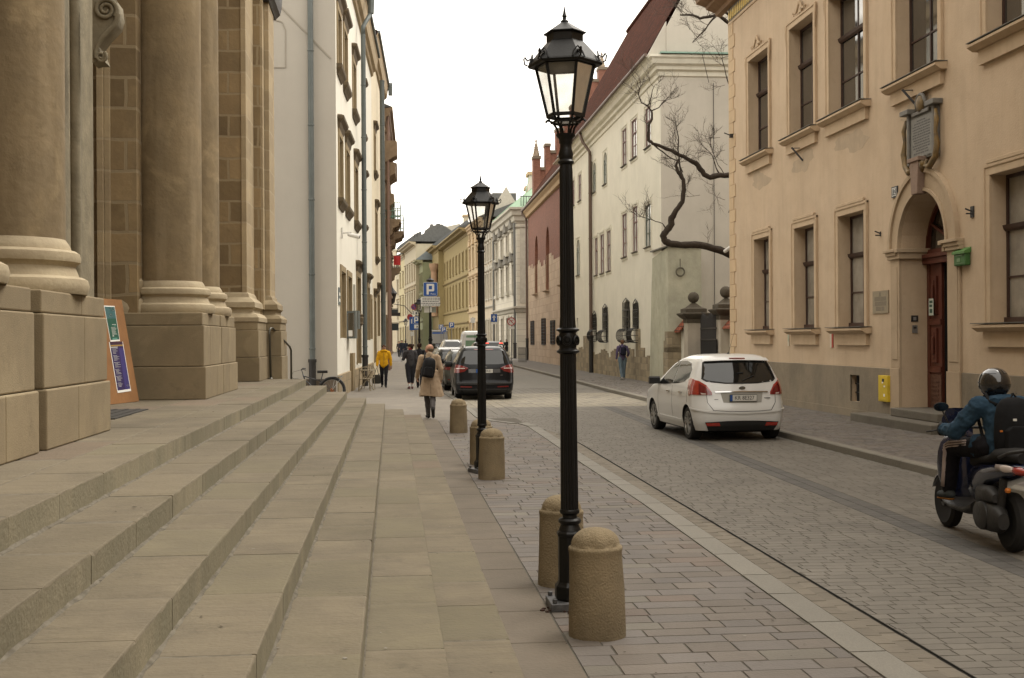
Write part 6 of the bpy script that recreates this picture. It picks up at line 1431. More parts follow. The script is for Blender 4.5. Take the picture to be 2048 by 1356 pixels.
# farther group: no-parking disc, plate, blue P
yS2 = 75.0
def pole_sign(name, label, u, y, ztop, parts, r=.035):
    p = at(u,640,y); t = thing(name, label, 'traffic sign', (p.x, y, 0)); q = MB(); q.tube([(0,0,-.1),(0,0,ztop)], r, 8); q.build('post', m_post, t); parts(t, y); return t
def f1(t, y):
    z = at(828,614,y).z; dx = at(827.8,614,y).x-t.location.x; q = MB(); q.lathe([(.19,-.05),(.19,-.04)], 0,0,24,axis='y'); o = q.build('disc', m_red, t); o.location = (dx,0,z)
    q = MB(); q.lathe([(.155,-.054),(.155,-.05)], 0,0,24,axis='y'); q.build('disc_face', paint('disc_violet',(.075,.03,.14),.5), o); q = MB(); q.bar((-.11,-.057,.11),(.11,-.057,-.11),.004,.04); q.build('stroke', m_red, o)
    q = MB(); z2 = at(830,626,y).z; q.box(dx-.1,dx+.3,-.05,-.04,z2-.12,z2+.12,0); q.box(dx-.05,dx-.02,-.053,-.05,z2-.1,z2+.1,1); q.box(dx+.1,dx+.2,-.053,-.05,z2-.02,z2+.06,1); q.prism([(dx+.07,z2-.02),(dx+.23,z2-.02),(dx+.15,z2-.1)],-.053,-.05,1,axis='y'); q.build('arrow_plate', [m_wht, m_ink], t)
pole_sign('no_parking_sign', 'round violet and red no parking disc with a small arrow plate below', 831.5, yS2, at(828,606,yS2).z, f1)
def f2(t, y):
    z = at(831.5,640,y).z; psign(t, 0, -.05, z, .44); z2 = at(831.5,653.5,y).z; q = MB(); q.box(-.22,.22,-.06,-.05,z2-.17,z2+.17,0); q.box(-.12,.2,-.063,-.06,z2-.1,z2+.13,1); q.prism([(.0,z2-.05),(.1,z2-.05),(.08,z2+.06),(.03,z2+.06)],-.066,-.063,2,axis='y'); q.build('lower_panel', [m_blue,m_wht,m_ink], t)
pole_sign('parking_sign', 'blue parking sign with white pictogram plate, below the violet disc', 832.3, yS2-2, at(831,632,yS2).z, f2)
def f3(t, y):
    z = at(824,650,y).z; q = MB(); q.box(-.16,.2,-.06,-.05,z-.35,z+.55,0); q.box(-.05,.02,-.063,-.06,z+.1,z+.4,1); q.box(-.1,.15,-.06,-.05,z-.75,z-.45,1); q.build('sign_panel', [m_blue,m_wht], t)
    z2 = at(819,634,y).z; q = MB(); q.lathe([(.2,-.05),(.2,-.04)],0,0,20,axis='y'); o = q.build('disc', m_red, t); o.location = (-.12,0,z2)
pole_sign('parking_sign', 'narrow blue sign and reddish disc seen edge on, behind the other parking signs', 823.5, yS2+6, at(822,630,yS2).z, f3)
def f4(t, y): z = at(988,636,y).z; q = MB(); q.box(-.24,.24,-.05,-.04,z-.3,z+.3,0); q.box(-.05,.05,-.053,-.05,z-.2,z+.08,1); q.prism([(-.15,z+.03),(.15,z+.03),(0,z+.23)],-.053,-.05,1,axis='y'); q.box(-.2,.2,-.05,-.04,z-.48,z-.33,1); q.build('sign_panel',[m_blue,m_wht],t)
pole_sign('one_way_sign', 'blue one way sign with white upward arrow, right side of the road', 988, 92, at(988,632,92).z, f4)
def f5(t, y):
    z = at(1022.5,643,y).z; q = MB(); q.lathe([(.31,-.05),(.31,-.04)],0,0,28,axis='y'); o = q.build('disc', m_red, t); o.location = (0,0,z); q = MB(); q.lathe([(.24,-.053),(.24,-.05)],0,0,28,axis='y'); q.build('disc_face', m_wht, o)
    q = MB(); q.tube([(-.15,-.056,-.1),(-.12,-.056,.06),(.0,-.056,.06),(.1,-.056,.1),(.14,-.056,.02)],.022,5); q.tube([(.02,-.056,.05),(.05,-.056,-.12)],.02,5); q.bar((-.17,-.06,.17),(.17,-.06,-.17),.004,.05); q.build('pictogram', m_red, o); q = MB(); q.box(-.22,.22,-.05,-.04,z-.55,z-.37); q.build('lower_panel', m_wht, t)
pole_sign('no_carriage_sign', 'round red rimmed prohibition sign with a pictogram, by the railing on the right pavement', 1022.5, 88, at(1022,632,88).z, f5)
for u, v, y, lab in ((903,650,100,'blue parking sign in front of the golden house'),(882,654,112,'small blue parking sign left of the others in front of the golden column house'),(887,659,108,'small blue parking sign overlapping its neighbour near the grey van')):
    t = thing('parking_sign', lab, 'traffic sign', (at(u,640,y).x, y, 0)); z = at(u,v,y).z; q = MB(); q.tube([(0,0,-.1),(0,0,z)],.035,6); q.build('post', m_post, t); psign(t, 0, -.05, z, .45)
def f6(t, y):
    z = at(945.5,640,y).z; q = MB(); q.box(-.2,.2,-.05,-.04,z-.25,z+.2,0); o = q.build('sign_panel',m_wht,t)
pole_sign('white_sign', 'small pale square sign in front of the peach house', 945.5, 104, at(945,634,104).z, f6)
t = thing('pavement_railing', 'low dark railing along the pavement corner by the grey palace', 'railing', (at(1037,710,92).x, 92, .06)); q = MB(); l = at(1053,710,92).x-at(1037,710,92).x
for k in range(9): q.tube([(l*k/8,0,0),(l*k/8,0,1.1)], .025, 5)
q.tube([(0,0,1.1),(l,0,1.1)],.03,5); q.tube([(0,0,.6),(l,0,.6)],.03,5); q.build('bars', m_post, t)
# ---------------------------------------------------------------- bicycle leaning at the gable, cafe table and chairs
m_tyre = mat('tyre_rubber', (.018,.017,.016), rough=.85, bump=.1, bs=80); m_bfr = paint('bicycle_black', (.02,.02,.022), .35); m_rust = mat('rusty_hub', (.30,.11,.03), (.15,.05,.02), ns=9)
bp = gp(675,808,0); b = thing('bicycle', 'dark bicycle with rusty hub leaning on the drainpipe at the blank gable', 'bicycle', (0,0,0))
yb = 36.4; ax_ = at(667,790,yb); bx0 = at(602,790,yb); wb = 1.07; rw = .345
b.location = (ax_.x-.04, yb, 0); b.rotation_euler = (R_(-6), 0, R_(4))
for nm, x in (('rear_wheel',0),('front_wheel',-wb)):
    q = MB(); q.tube([(x+rw*cos(2*pi*k/36), 0, rw+rw*sin(2*pi*k/36)) for k in range(37)], .022, 8, cap=False); w_o = q.build(nm, m_tyre, b, smooth=True)
    q = MB(); q.tube([(x+(rw-.025)*cos(2*pi*k/36), 0, rw+(rw-.025)*sin(2*pi*k/36)) for k in range(37)], .010, 6, cap=False)
    for k in range(18): a = 2*pi*k/18; q.bar((x,.02*(-1)**k,rw),(x+(rw-.03)*cos(a),0,rw+(rw-.03)*sin(a)),.003,.003)
    q.build('rim', paint('rim_steel',(.25,.24,.22),.4,.6), w_o); q = MB(); q.lathe([(.05,-.04),(.06,0),(.05,.04)],0,0,14,axis='y'); o = q.build('hub', m_rust, w_o); o.location = (x,0,rw)
q = MB(); 
for pts, r in (([(0,0,rw),(-.42,0,.28)],.012),([(0,0,rw),(-.32,0,.62)],.009),([(-.42,0,.28),(-.27,0,.86)],.016),([(-.42,0,.28),(-.83,0,.7)],.019),([(-.33,0,.62),(-.83,0,.78)],.016),([(-.8,0,.66),(-.86,0,.84)],.02),([(-.82,0,.68),(-.93,0,.45),(-wb,0,rw)],.013)): q.tube(pts, r, 8)
q.build('frame', m_bfr, b, smooth=True)
q = MB(); q.tube([(0+rw*1.12*cos(a), 0, rw+rw*1.12*sin(a)) for a in [pi*k/14 for k in range(-1,13)]], [.03]*14, 6); q.build('mudguard', m_bfr, b, smooth=True)
q = MB(); q.rings([[(x-.27, y*w_, z) for y, z in ((-.09,.92),(0,.945),(.09,.92),(.07,.88),(0,.865),(-.07,.88))] for x, w_ in ((-.17,.25),(-.12,.35),(0,.8),(.1,1.1),(.14,.6))]); q.tube([(-.27,0,.84),(-.265,0,.9)],.014,6); q.build('saddle', m_tyre, b, smooth=True)
q = MB(); q.tube([(-.86,0,.84),(-.9,0,.96)],.014,6); q.tube([(-.78,-.3,.98),(-.86,-.2,1.0),(-.92,0,.96),(-.86,.2,1.0),(-.78,.3,.98)],.014,8); q.tube([(-.95,-.12,.95),(-1.15,-.1,.9),(-1.2,-.05,.75),(-1.0,0,.6)],.005,4); q.build('handlebar', m_bfr, b, smooth=True)
q = MB(); q.box(-.05,.32,-.06,.06,rw*2+.06,rw*2+.08); q.tube([(.1,.06,rw*2+.06),(0,.05,rw)],.008,5); q.tube([(.3,-.06,rw*2+.06),(0,-.05,rw)],.008,5); q.build('luggage_rack', paint('rack_alloy',(.35,.35,.33),.4,.7), b)
q = MB(); q.lathe([(.09,-.01),(.09,.0)],0,0,20,axis='y'); q.bar((0,-.03,0),(-.1,-.05,-.12),.02,.02); q.box(-.15,-.05,-.1,-.05,-.14,-.11); o = q.build('crankset', m_rust, b); o.location = (-.42,-.03,.28)
m_caf = mat('cafe_rattan', (.25,.21,.145), (.19,.155,.1), ns=9, rough=.6)
tp = gp(736,788,0); tb = thing('cafe_table', 'small round cafe table on trestle legs against the white house', 'table', (at(734,778,44.6).x, 44.6, 0))
q = MB(); q.lathe([(.26,.715),(.28,.72),(.28,.735),(.26,.745)],0,0,28); q.build('tabletop', m_caf, tb); 
for a, c_ in (((-.26,-.2,0),(.2,.2,.715)),((.26,-.2,0),(-.2,.2,.715)),((-.26,.2,0),(.2,-.2,.715)),((.26,.2,0),(-.2,-.2,.715))): q = MB(); q.bar(a,c_,.03,.03); q.build('leg', m_caf, tb)
def chair(loc, rz, lab):
    t = thing('cafe_chair', lab, 'chair', loc, rz, 'cafe chairs at the little table')
    q = MB(); q.box(-.2,.2,-.2,.2,.43,.455); q.build('seat', m_caf, t, bevel=.01)
    q = MB(); q.tube([(-.19,.19,.43),(-.2,.24,.7),(-.15,.26,.84),(0,.27,.88),(.15,.26,.84),(.2,.24,.7),(.19,.19,.43)],.014,6)
    for x in (-.08,.0,.08): q.tube([(x,.2,.45),(x,.265,.86)],.01,5)
    q.build('backrest', m_caf, t)
    for sx in (-1,1):
        for sy in (-1,1): q = MB(); q.tube([(sx*.17,sy*.17,.44),(sx*.21,sy*.22,0)],.014,6); q.build('leg', m_caf, t)
    return t
c1 = at(729,778,43.7); chair((c1.x, 43.7, 0), R_(185), 'pale cafe chair on the near side of the little table')
c2 = at(737,778,45.5); chair((c2.x, 45.5, 0), R_(-10), 'pale cafe chair pushed in on the far side of the little table')
# ---------------------------------------------------------------- bare tree behind the yellow house
m_bark = mat('bark', (.045,.032,.022), (.025,.018,.012), ns=9, bump=1, bs=20); m_twig = mat('twig_bark', (.06,.045,.033), (.042,.03,.022), ns=6)
TY = 41.5; tr = thing('bare_tree', 'leafless gnarled tree whose limbs reach out past the corner of the yellow house', 'tree', (at(1560,600,TY+1).x, TY+1, 0)); T0 = tr.location.copy()
def tp_(u, v, dy=0): return at(u, v, TY+dy)-T0
rt = random.Random(11)
q = MB(); trk = [(1560,800),(1556,700),(1548,600),(1535,540)]
q.tube([tp_(u,v,1) for u,v in trk], [.36,.3,.27,.22], 12); q.tube([tp_(1548,600,1),tp_(1530,450,.8),tp_(1520,300,.6),tp_(1505,150,.4),tp_(1490,40,.2)], [.24,.2,.16,.12,.1], 10); q.build('trunk', m_bark, tr, smooth=True)
limbs = [([(1540,560,.9),(1500,530,.4),(1465,511,0),(1440,500,-.2),(1400,490,-.3),(1370,490,-.3),(1345,488,-.3),(1331,483,-.3),(1326,472,-.3),(1334,460,-.3),(1343,448,-.3),(1343,436,-.3),(1352,421,-.4),(1365,403,-.4),(1368,380,-.4),(1367,360,-.4),(1357,345,-.4),(1352,332,-.4),(1357,318,-.4)], [.17,.15,.14,.135,.13,.12,.12,.12,.12,.115,.115,.12,.085,.08,.075,.07,.07,.05,.03]),
  ([(1528,440,.8),(1500,372,.3),(1465,351,0),(1440,350,-.1),(1420,355,-.2),(1408,349,-.2),(1397,333,-.2),(1391,326,-.2),(1375,318,-.2),(1350,305,-.2),(1325,294,-.2),(1305,287,-.2),(1297,280,-.2),(1296,268,-.2),(1298,250,-.2),(1304,238,-.2),(1303,222,-.2),(1296,212,-.2)], [.12,.11,.10,.1,.095,.09,.09,.085,.075,.07,.06,.055,.06,.05,.045,.04,.035,.025]),
  ([(1500,110,.4),(1475,60,0),(1452,42,-.3),(1435,28,-.5),(1420,33,-.6),(1400,37,-.6),(1385,30,-.6),(1360,30,-.6)], [.08,.07,.06,.055,.05,.045,.04,.025]),
  ([(1500,110,.4),(1470,40,0),(1452,25,-.3),(1440,20,-.4),(1432,5,-.5),(1420,-15,-.5)], [.08,.06,.05,.05,.045,.04]),
  ([(1435,28,-.5),(1420,45,-.6),(1410,60,-.6),(1395,75,-.6),(1385,85,-.6)], [.04,.03,.025,.02,.012]),
  ([(1367,360,-.4),(1360,335,-.3),(1356,300,-.3),(1357,275,-.3),(1352,255,-.2),(1350,235,-.2)], [.04,.03,.025,.02,.016,.01]),
  ([(1296,212,-.2),(1283,205,-.2),(1277,190,-.2),(1279,178,-.2),(1273,160,-.2)], [.025,.02,.017,.014,.008]),
  ([(1296,212,-.2),(1302,195,-.2),(1305,180,-.2),(1310,170,-.2)], [.022,.018,.012,.008]),
  ([(1303,222,-.2),(1318,215,-.2),(1328,202,-.2),(1342,198,-.2)], [.022,.018,.012,.008]),
  ([(1334,460,-.3),(1325,447,-.3),(1305,440,-.3),(1285,435,-.3),(1275,433,-.3)], [.03,.016,.012,.009,.005]),
  ([(1305,287,-.2),(1320,300,-.2),(1340,315,-.2),(1355,322,-.2),(1366,345,-.2)], [.03,.025,.022,.02,.016]),
  ([(1452,352,0),(1436,330,-.2),(1428,310,-.2),(1422,290,-.2),(1418,270,-.2)], [.016,.012,.01,.008,.005]),
  ([(1440,350,-.1),(1432,335,-.1),(1424,310,-.1),(1400,285,-.1)], [.03,.018,.012,.006]),
  ([(1462,180,0),(1452,150,0),(1446,125,0),(1440,112,0)], [.03,.018,.012,.006])]
q = MB(); tw = MB(); nodes = []
for pts, rs in limbs:
    P = [tp_(*p) for p in pts]; PP = []; RR = []
    for i in range(len(P)-1):
        for k in range(3):
            f_ = k/3; j = Vector((rt.uniform(-1,1),rt.uniform(-1,1),rt.uniform(-1,1)))*.015*(k > 0); PP.append(P[i].lerp(P[i+1], f_)+j); RR.append((rs[i]+(rs[i+1]-rs[i])*f_)*rt.uniform(.93,1.1))
    PP.append(P[-1]); RR.append(rs[-1]); q.tube(PP, RR, 8)
    for i in range(4, len(PP)): nodes.append((PP[i], RR[i], (PP[i]-PP[i-1]).normalized()))
q.build('limb', m_bark, tr, smooth=True)
def twig(p, d, l, r, dep):
    pts = [p]; rs = [r]; n = 4
    for i in range(n):
        d = (d+Vector((rt.uniform(-1,1),rt.uniform(-.7,.7),rt.uniform(-.6,.9)))*.38).normalized(); pts.append(pts[-1]+d*l/n); rs.append(r*(1-.2*(i+1)))
    tw.tube(pts, rs, 4)
    if dep > 0:
        for i in range(1, n+1):
            for _ in range(1 if rt.random() < .72 else 2): twig(pts[i], (d+Vector((rt.uniform(-1,1),rt.uniform(-.8,.8),rt.uniform(-.5,.8)))*1.0).normalized(), l*rt.uniform(.45,.7), r*.62, dep-1)
    elif rt.random() < .5: tw.ball(tuple(pts[-1]), r*2.2+.006, n=4)
for p, r, d in nodes:
    pr_ = .07 if r > .08 else (.34 if r > .03 else .6)
    if p.x+T0.x > at(1463,600,TY).x+.2 and r < .2: pr_ *= .4
    if rt.random() < pr_: twig(p, (d*.3+Vector((rt.uniform(-1,1),rt.uniform(-.6,.6),rt.uniform(-.3,1)))).normalized(), rt.uniform(.35,.8), .011, 2 if r < .1 else 1)
for u, v in ((1400,390),(1425,370),(1440,385),(1450,400),(1410,560),(1440,275),(1450,300),(1455,330),(1380,60),(1365,10),(1390,8),(1345,35),(1450,170),(1455,90)):
    twig(tp_(u, v, rt.uniform(-.4,.2)), Vector((rt.uniform(-1,-.2),0,rt.uniform(-.3,1))).normalized(), rt.uniform(.5,.9), .008, 2) if v != 560 else None
tw.build('twigs', m_twig, tr)
# ---------------------------------------------------------------- vehicles
m_cwhite = mat('car_white', (.60,.60,.585), rough=.3, spec=.5, coat=.6, bump=0); m_cblack = mat('car_black', (.005,.0055,.007), rough=.28, spec=.2, coat=.1, bump=0)
m_cgrey = mat('car_greygreen', (.055,.058,.05), rough=.3, metal=.3, coat=.8, bump=0); m_csilver = mat('car_silver', (.32,.32,.31), rough=.3, metal=.5, coat=.8, bump=0)
m_cglass = mat('car_glass', (.008,.009,.009), rough=.04, spec=.6, bump=0, ior=1.55); m_plast = mat('black_plastic', (.02,.02,.02), rough=.7, bump=.05)
m_tail = mat('tail_red', (.26,.012,.010), (.34,.03,.015), ns=12, rough=.15, spec=.6, coat=1, bump=0); m_taild = mat('tail_dark_red', (.13,.008,.008), rough=.2, coat=1, bump=0); m_tailw = mat('tail_clear', (.5,.42,.38), rough=.2, coat=1, bump=0)
m_rim = mat('alloy', (.30,.29,.27), rough=.35, metal=.7, bump=0); m_chrome = mat('chrome', (.5,.5,.5), rough=.12, metal=1, bump=0); m_well = paint('wheel_well', (.006,.006,.006), .95)
m_hl = mat('red_light_on', (.5,.03,.02), rough=.3, bump=0, emis=(1,.08,.04,1.2))
def interp(T, z, k):
    for a, b in zip(T, T[1:]):
        if z <= b[0]:
            f = 0 if b[0] == a[0] else max(0, (z-a[0])/(b[0]-a[0])); return a[k]+(b[k]-a[k])*f
    return T[-1][k]
class Car:
    """horizontal sections stacked over height: T rows = z, half width, rear y, front y, corner radius, rear bow, front bow"""
    def __init__(s, name, label, cat, loc, rz, T, paint_, wb, wr, track, ax_r, group=None, clear=.18, trim=m_plast):
        s.T = T; s.t = thing(name, label, cat, loc, rz, group); s.p = paint_
        zs = []
        for a, b in zip(T, T[1:]):
            n = max(1, int((b[0]-a[0])/.05)); zs += [a[0]+(b[0]-a[0])*i/n for i in range(n)]
        zs.append(T[-1][0]); q = MB(); rr = [s.ring(z) for z in zs]
        zt = zs[-1]
        for f, dz in ((.8,.012),(.45,.02),(.1,.023)):
            R0 = rr[len(zs)-1]; cy = sum(p[1] for p in R0)/len(R0); rr.append([(p[0]*f, cy+(p[1]-cy)*f, zt+dz) for p in R0])
        q.rings(rr); body = q.build('body', [paint_, m_well], s.t, smooth=True)
        # wheel arches cut out of the body
        for y in (ax_r, ax_r+wb):
            c = MB(); c.lathe([(wr*1.12,-2),(wr*1.12,2)], 0, 0, 40, axis='x'); k = c.build('cut', m_well); k.parent = s.t; k.location = (0, y, wr)
            i = MB(); i.box(-track*.5+.0, track*.5-.0, y-.5, y+.5, -.2, .9)
            bpy.context.view_layer.update()
            md = body.modifiers.new('b', 'BOOLEAN'); md.object = k; md.operation = 'DIFFERENCE'; md.solver = 'EXACT'
            try: md.material_mode = 'TRANSFER'
            except Exception: pass
            bpy.context.view_layer.update()
            me = D.meshes.new_from_object(body.evaluated_get(bpy.context.evaluated_depsgraph_get())); body.modifiers.clear(); body.data = me; D.objects.remove(k)
        s.body = body
        bm = bmesh.new(); bm.from_mesh(body.data)
        for f in bm.faces: f.smooth = True
        for e in bm.edges:
            if len(e.link_faces) == 2 and e.calc_face_angle(0) > .6: e.smooth = False
        bm.to_mesh(body.data); bm.free()
        # underside, axle box
        u = MB(); u.box(-T[0][1]*.8, T[0][1]*.8, T[0][2]+.35, T[0][3]-.4, .14, T[0][0]+.15); u.box(-track/2+.12,track/2-.12,ax_r-.35,ax_r+.35,.2,.75); u.box(-track/2+.12,track/2-.12,ax_r+wb-.35,ax_r+wb+.35,.2,.75); u.build('underbody', m_well, s.t)
        for y in (ax_r, ax_r+wb):
            for sx in (-1, 1): s.wheel(sx*(track/2), y, wr, sx)
    def row(s, z): return [interp(s.T, z, k) for k in range(7)]
    def ring(s, z):
        _, w, yr, yf, rc, br, bf = s.row(z); pts = []; N = 10
        rc = min(rc, w*.9, (yf-yr)/2.2)
        for i in range(N): x = -(w-rc)+2*(w-rc)*i/N; pts.append((x, yr-br*(1-(x/(w-rc))**2), z))       # rear, bowed out
        for i in range(8): a = -pi/2+pi/2*i/8; pts.append((w-rc+rc*cos(a), yr+rc+rc*sin(a), z))
        for i in range(14): pts.append((w, yr+rc+(yf-yr-2*rc)*i/14, z))
        for i in range(8): a = pi/2*i/8; pts.append((w-rc+rc*cos(a), yf-rc+rc*sin(a), z))
        for i in range(N): x = (w-rc)-2*(w-rc)*i/N; pts.append((x, yf+bf*(1-(x/(w-rc))**2), z))
        for i in range(8): a = pi/2+pi/2*i/8; pts.append((-(w-rc)+rc*cos(a), yf-rc+rc*sin(a), z))
        for i in range(14): pts.append((-w, yf-rc-(yf-yr-2*rc)*i/14, z))
        for i in range(8): a = pi+pi/2*i/8; pts.append((-(w-rc)+rc*cos(a), yr+rc+rc*sin(a), z))
        return pts
    def rear(s, p, z, off):
        """p = signed distance from the middle of the rear, running on round the corner to the flank"""
        _, w, yr, yf, rc, br, bf = s.row(z); rc = min(rc, w*.9); sg = 1 if p >= 0 else -1; q = abs(p); fl = w-rc
        if q <= fl: return (sg*q, yr-br*(1-(q/fl)**2)-off, z)
        q -= fl
        if q <= rc*pi/2: a = -pi/2+q/rc; return (sg*(fl+(rc+off)*cos(a)), yr+rc+(rc+off)*sin(a), z)
        return (sg*(w+off), yr+rc+q-rc*pi/2, z)
    def side(s, sg, y, z, off):
        _, w, yr, yf, rc, br, bf = s.row(z); rc = min(rc, w*.9, (yf-yr)/2.2)
        x = w
        if y < yr+rc: d = min(rc, yr+rc-y); x = w-rc+math.sqrt(max(0, rc*rc-d*d))
        elif y > yf-rc: d = min(rc, y-(yf-rc)); x = w-rc+math.sqrt(max(0, rc*rc-d*d))
        return (sg*(x+off), y, z)
    def patch(s, name, m, fn, lo, hi, off=.006, n=8, parent=None, sub=4, th=True):
        """patch between a lower and an upper outline (same number of points)"""
        def dens(L):
            o = []
            for a, b in zip(L, L[1:]): o += [(a[0]+(b[0]-a[0])*i/sub, a[1]+(b[1]-a[1])*i/sub) for i in range(sub)]
            return o+[L[-1]]
        A, B = dens(lo), dens(hi); rows = []
        for j in range(n+1):
            f = j/n; rows.append([fn(a[0]+(b[0]-a[0])*f, a[1]+(b[1]-a[1])*f, off) for a, b in zip(A, B)])
        q = MB(); q.rings(rows, cap=False, closed=False)
        base = [fn(a[0], a[1], -.01) for a in A]; top = [fn(b[0], b[1], -.01) for b in B]
        q.rings([base, rows[0]], cap=False, closed=False); q.rings([rows[-1], top], cap=False, closed=False)
        l = [r[0] for r in rows]; r_ = [r[-1] for r in rows]
        q.rings([[fn(A[0][0]+(B[0][0]-A[0][0])*j/n, A[0][1]+(B[0][1]-A[0][1])*j/n, -.01) for j in range(n+1)], l], cap=False, closed=False)
        q.rings([r_, [fn(A[-1][0]+(B[-1][0]-A[-1][0])*j/n, A[-1][1]+(B[-1][1]-A[-1][1])*j/n, -.01) for j in range(n+1)]], cap=False, closed=False)
        return q.build(name, m, parent or s.t, smooth=True, auto=.5)
    def wheel(s, x, y, r, sg):
        q = MB(); w = .105; q.lathe([(r*.66,-w*.8),(r*.72,-w),(r*.93,-w),(r,-w*.75),(r,w*.75),(r*.93,w),(r*.72,w),(r*.66,w*.8)], 0, 0, 40, axis='x'); o = q.build('wheel', m_tyre, s.t, smooth=True, auto=.6, loc=(x-sg*w, y, r))
        q = MB(); f = sg*w; q.lathe([(r*.68,f*.55),(r*.70,f*1.0),(r*.66,f*1.02),(r*.62,f*.7)], 0, 0, 36, False, axis='x'); q.lathe([(r*.62,f*.55),(.01,f*.56)],0,0,24,axis='x',mi=1)
        for k in range(5):
            a = 2*pi*k/5+.3; d = Vector((0,cos(a),sin(a))); t = Vector((0,-sin(a),cos(a)))
            for e in (-1,1): q.bar(Vector((f*.85,0,0))+d*.03+t*e*.02, Vector((f*.95,0,0))+d*r*.64+t*e*r*.11, .03, .03)
        q.lathe([(.06,f*.8),(.05,f*1.0),(.01,f*1.01)],0,0,16,axis='x'); q.build('rim', [m_rim, m_well], o, smooth=True, auto=.5)
    def plate(s, z, y, w, h, txt, blue=True, tilt=0, size=.085, x=0):
        q = MB(); q.box(x-w/2-.008,x+w/2+.008,y-.012,y,z-h/2-.008,z+h/2+.008,2); q.box(x-w/2,x+w/2,y-.016,y-.012,z-h/2,z+h/2,0)
        if blue: q.box(x-w/2,x-w/2+.045,y-.018,y-.016,z-h/2,z+h/2,1)
        o = q.build('number_plate', [paint('plate_face',(.55,.54,.50),.4), m_blue, m_plast], s.t); text(txt, size, m_ink, o, (x+.02,y-.019,z), name='lettering', sx=.92); return o
# ---- white hatchback driving away
TV = [(.20,.80,.10,3.98,.25,.03,.05),(.30,.84,.03,4.03,.30,.05,.08),(.42,.865,.0,4.07,.34,.06,.1),(.60,.88,.0,4.07,.36,.07,.1),(.66,.882,.02,4.05,.36,.07,.1),(.80,.880,.06,3.95,.36,.07,.1),(.92,.872,.09,3.6,.34,.07,.2),(1.02,.855,.12,3.15,.32,.07,.3),(1.10,.825,.145,2.95,.30,.07,.25),(1.25,.765,.22,2.65,.28,.06,.2),(1.40,.70,.31,2.3,.25,.05,.15),(1.50,.645,.37,1.95,.25,.04,.1),(1.56,.59,.47,1.6,.25,.03,.05),(1.585,.52,.62,1.45,.2,.02,.0)]
V = Car('hatchback', 'white small hatchback driving away along the setts, number plate KR 8E327', 'car', (6.41, 21.48, -.06), R_(-1.0)+math.atan(.045), TV, m_cwhite, 2.615, .315, 1.70, .66)
V.patch('rear_window', m_cglass, V.rear, [(-.70,1.17),(-.62,1.125),(-.3,1.085),(0,1.08),(.3,1.085),(.62,1.125),(.70,1.17)], [(-.64,1.43),(-.6,1.45),(-.3,1.465),(0,1.47),(.3,1.465),(.6,1.45),(.64,1.43)], .006)
V.patch('window_frame', m_plast, V.rear, [(-.725,1.15),(-.64,1.10),(-.3,1.062),(0,1.058),(.3,1.062),(.64,1.10),(.725,1.15)], [(-.66,1.45),(-.61,1.467),(-.3,1.482),(0,1.487),(.3,1.482),(.61,1.467),(.66,1.45)], .003)
V.patch('spoiler', m_cwhite, V.rear, [(-.62,1.475),(-.3,1.49),(0,1.495),(.3,1.49),(.62,1.475)], [(-.6,1.535),(-.3,1.55),(0,1.555),(.3,1.55),(.6,1.535)], .06)
V.patch('high_brake_light', m_taild, V.rear, [(-.15,1.51),(.15,1.51)], [(-.15,1.535),(.15,1.535)], .064)
for sg in (-1, 1):
    L_ = lambda pts: [(sg*p, z) for p, z in pts]
    o = V.patch('tail_light', m_tail, V.rear, L_([(.55,.86),(.7,.86),(.85,.86),(1.0,.86),(1.12,.83),(1.17,.92)]), L_([(.555,.91),(.64,1.04),(.77,1.115),(.95,1.15),(1.10,1.155),(1.19,1.12)]), .012)
    V.patch('lamp_section', m_taild, V.rear, L_([(.56,.865),(.7,.865),(.80,.865)]), L_([(.565,.90),(.66,1.01),(.78,1.08)]), .014, parent=o)
    V.patch('lamp_section', m_tailw, V.rear, L_([(.66,.868),(.74,.868)]), L_([(.66,.89),(.76,.90)]), .016, parent=o)
    V.patch('front_side_window', m_cglass, lambda y, z, o_: V.side(sg, y, z, o_), [(1.72,1.02),(2.3,.99),(2.75,.98)], [(1.72,1.46),(2.0,1.44),(2.68,1.03)], .005)
    V.patch('rear_side_window', m_cglass, lambda y, z, o_: V.side(sg, y, z, o_), [(.72,1.17),(.95,1.08),(1.3,1.04),(1.68,1.02)], [(.74,1.32),(.95,1.43),(1.3,1.47),(1.68,1.465)], .005)
    V.patch('door_handle', m_chrome, lambda y, z, o_: V.side(sg, y, z, o_), [(.98,.865),(1.14,.865)], [(.98,.89),(1.14,.89)], .03); V.patch('door_handle', m_chrome, lambda y, z, o_: V.side(sg, y, z, o_), [(1.88,.855),(2.04,.855)], [(1.88,.88),(2.04,.88)], .03)
    q = MB(); q.rings([[(sg*(.86+a),2.72+b,z) for b, z in ((-.03,.98),(.05,.98),(.06,1.1),(.0,1.13),(-.04,1.1))] for a in (0,.06,.18,.22)]); q.build('wing_mirror', m_plast, V.t, smooth=True, auto=.9)
    for ya in (.62,1.70,2.78):
        V.patch('door_seam', m_plast, lambda y, z, o_: V.side(sg, y, z, o_), [(ya,.36 if ya > 1 else .7),(ya+.008,.36 if ya > 1 else .7)], [(ya,.98),(ya+.008,.98)], .0022, th=False)
    V.patch('sill_fold', m_cwhite, lambda y, z, o_: V.side(sg, y, z, o_), [(1.1,.30),(2.9,.30)], [(1.1,.36),(2.9,.36)], .018)
V.patch('bumper_insert', m_plast, V.rear, [(-.62,.20),(-.3,.2),(0,.2),(.3,.2),(.62,.20)], [(-.70,.36),(-.3,.385),(0,.39),(.3,.385),(.70,.36)], .015)
for sg in (-1,1): V.patch('reflector', m_tail, V.rear, [(sg*.42,.29),(sg*.66,.29)], [(sg*.45,.355),(sg*.68,.35)], .022)
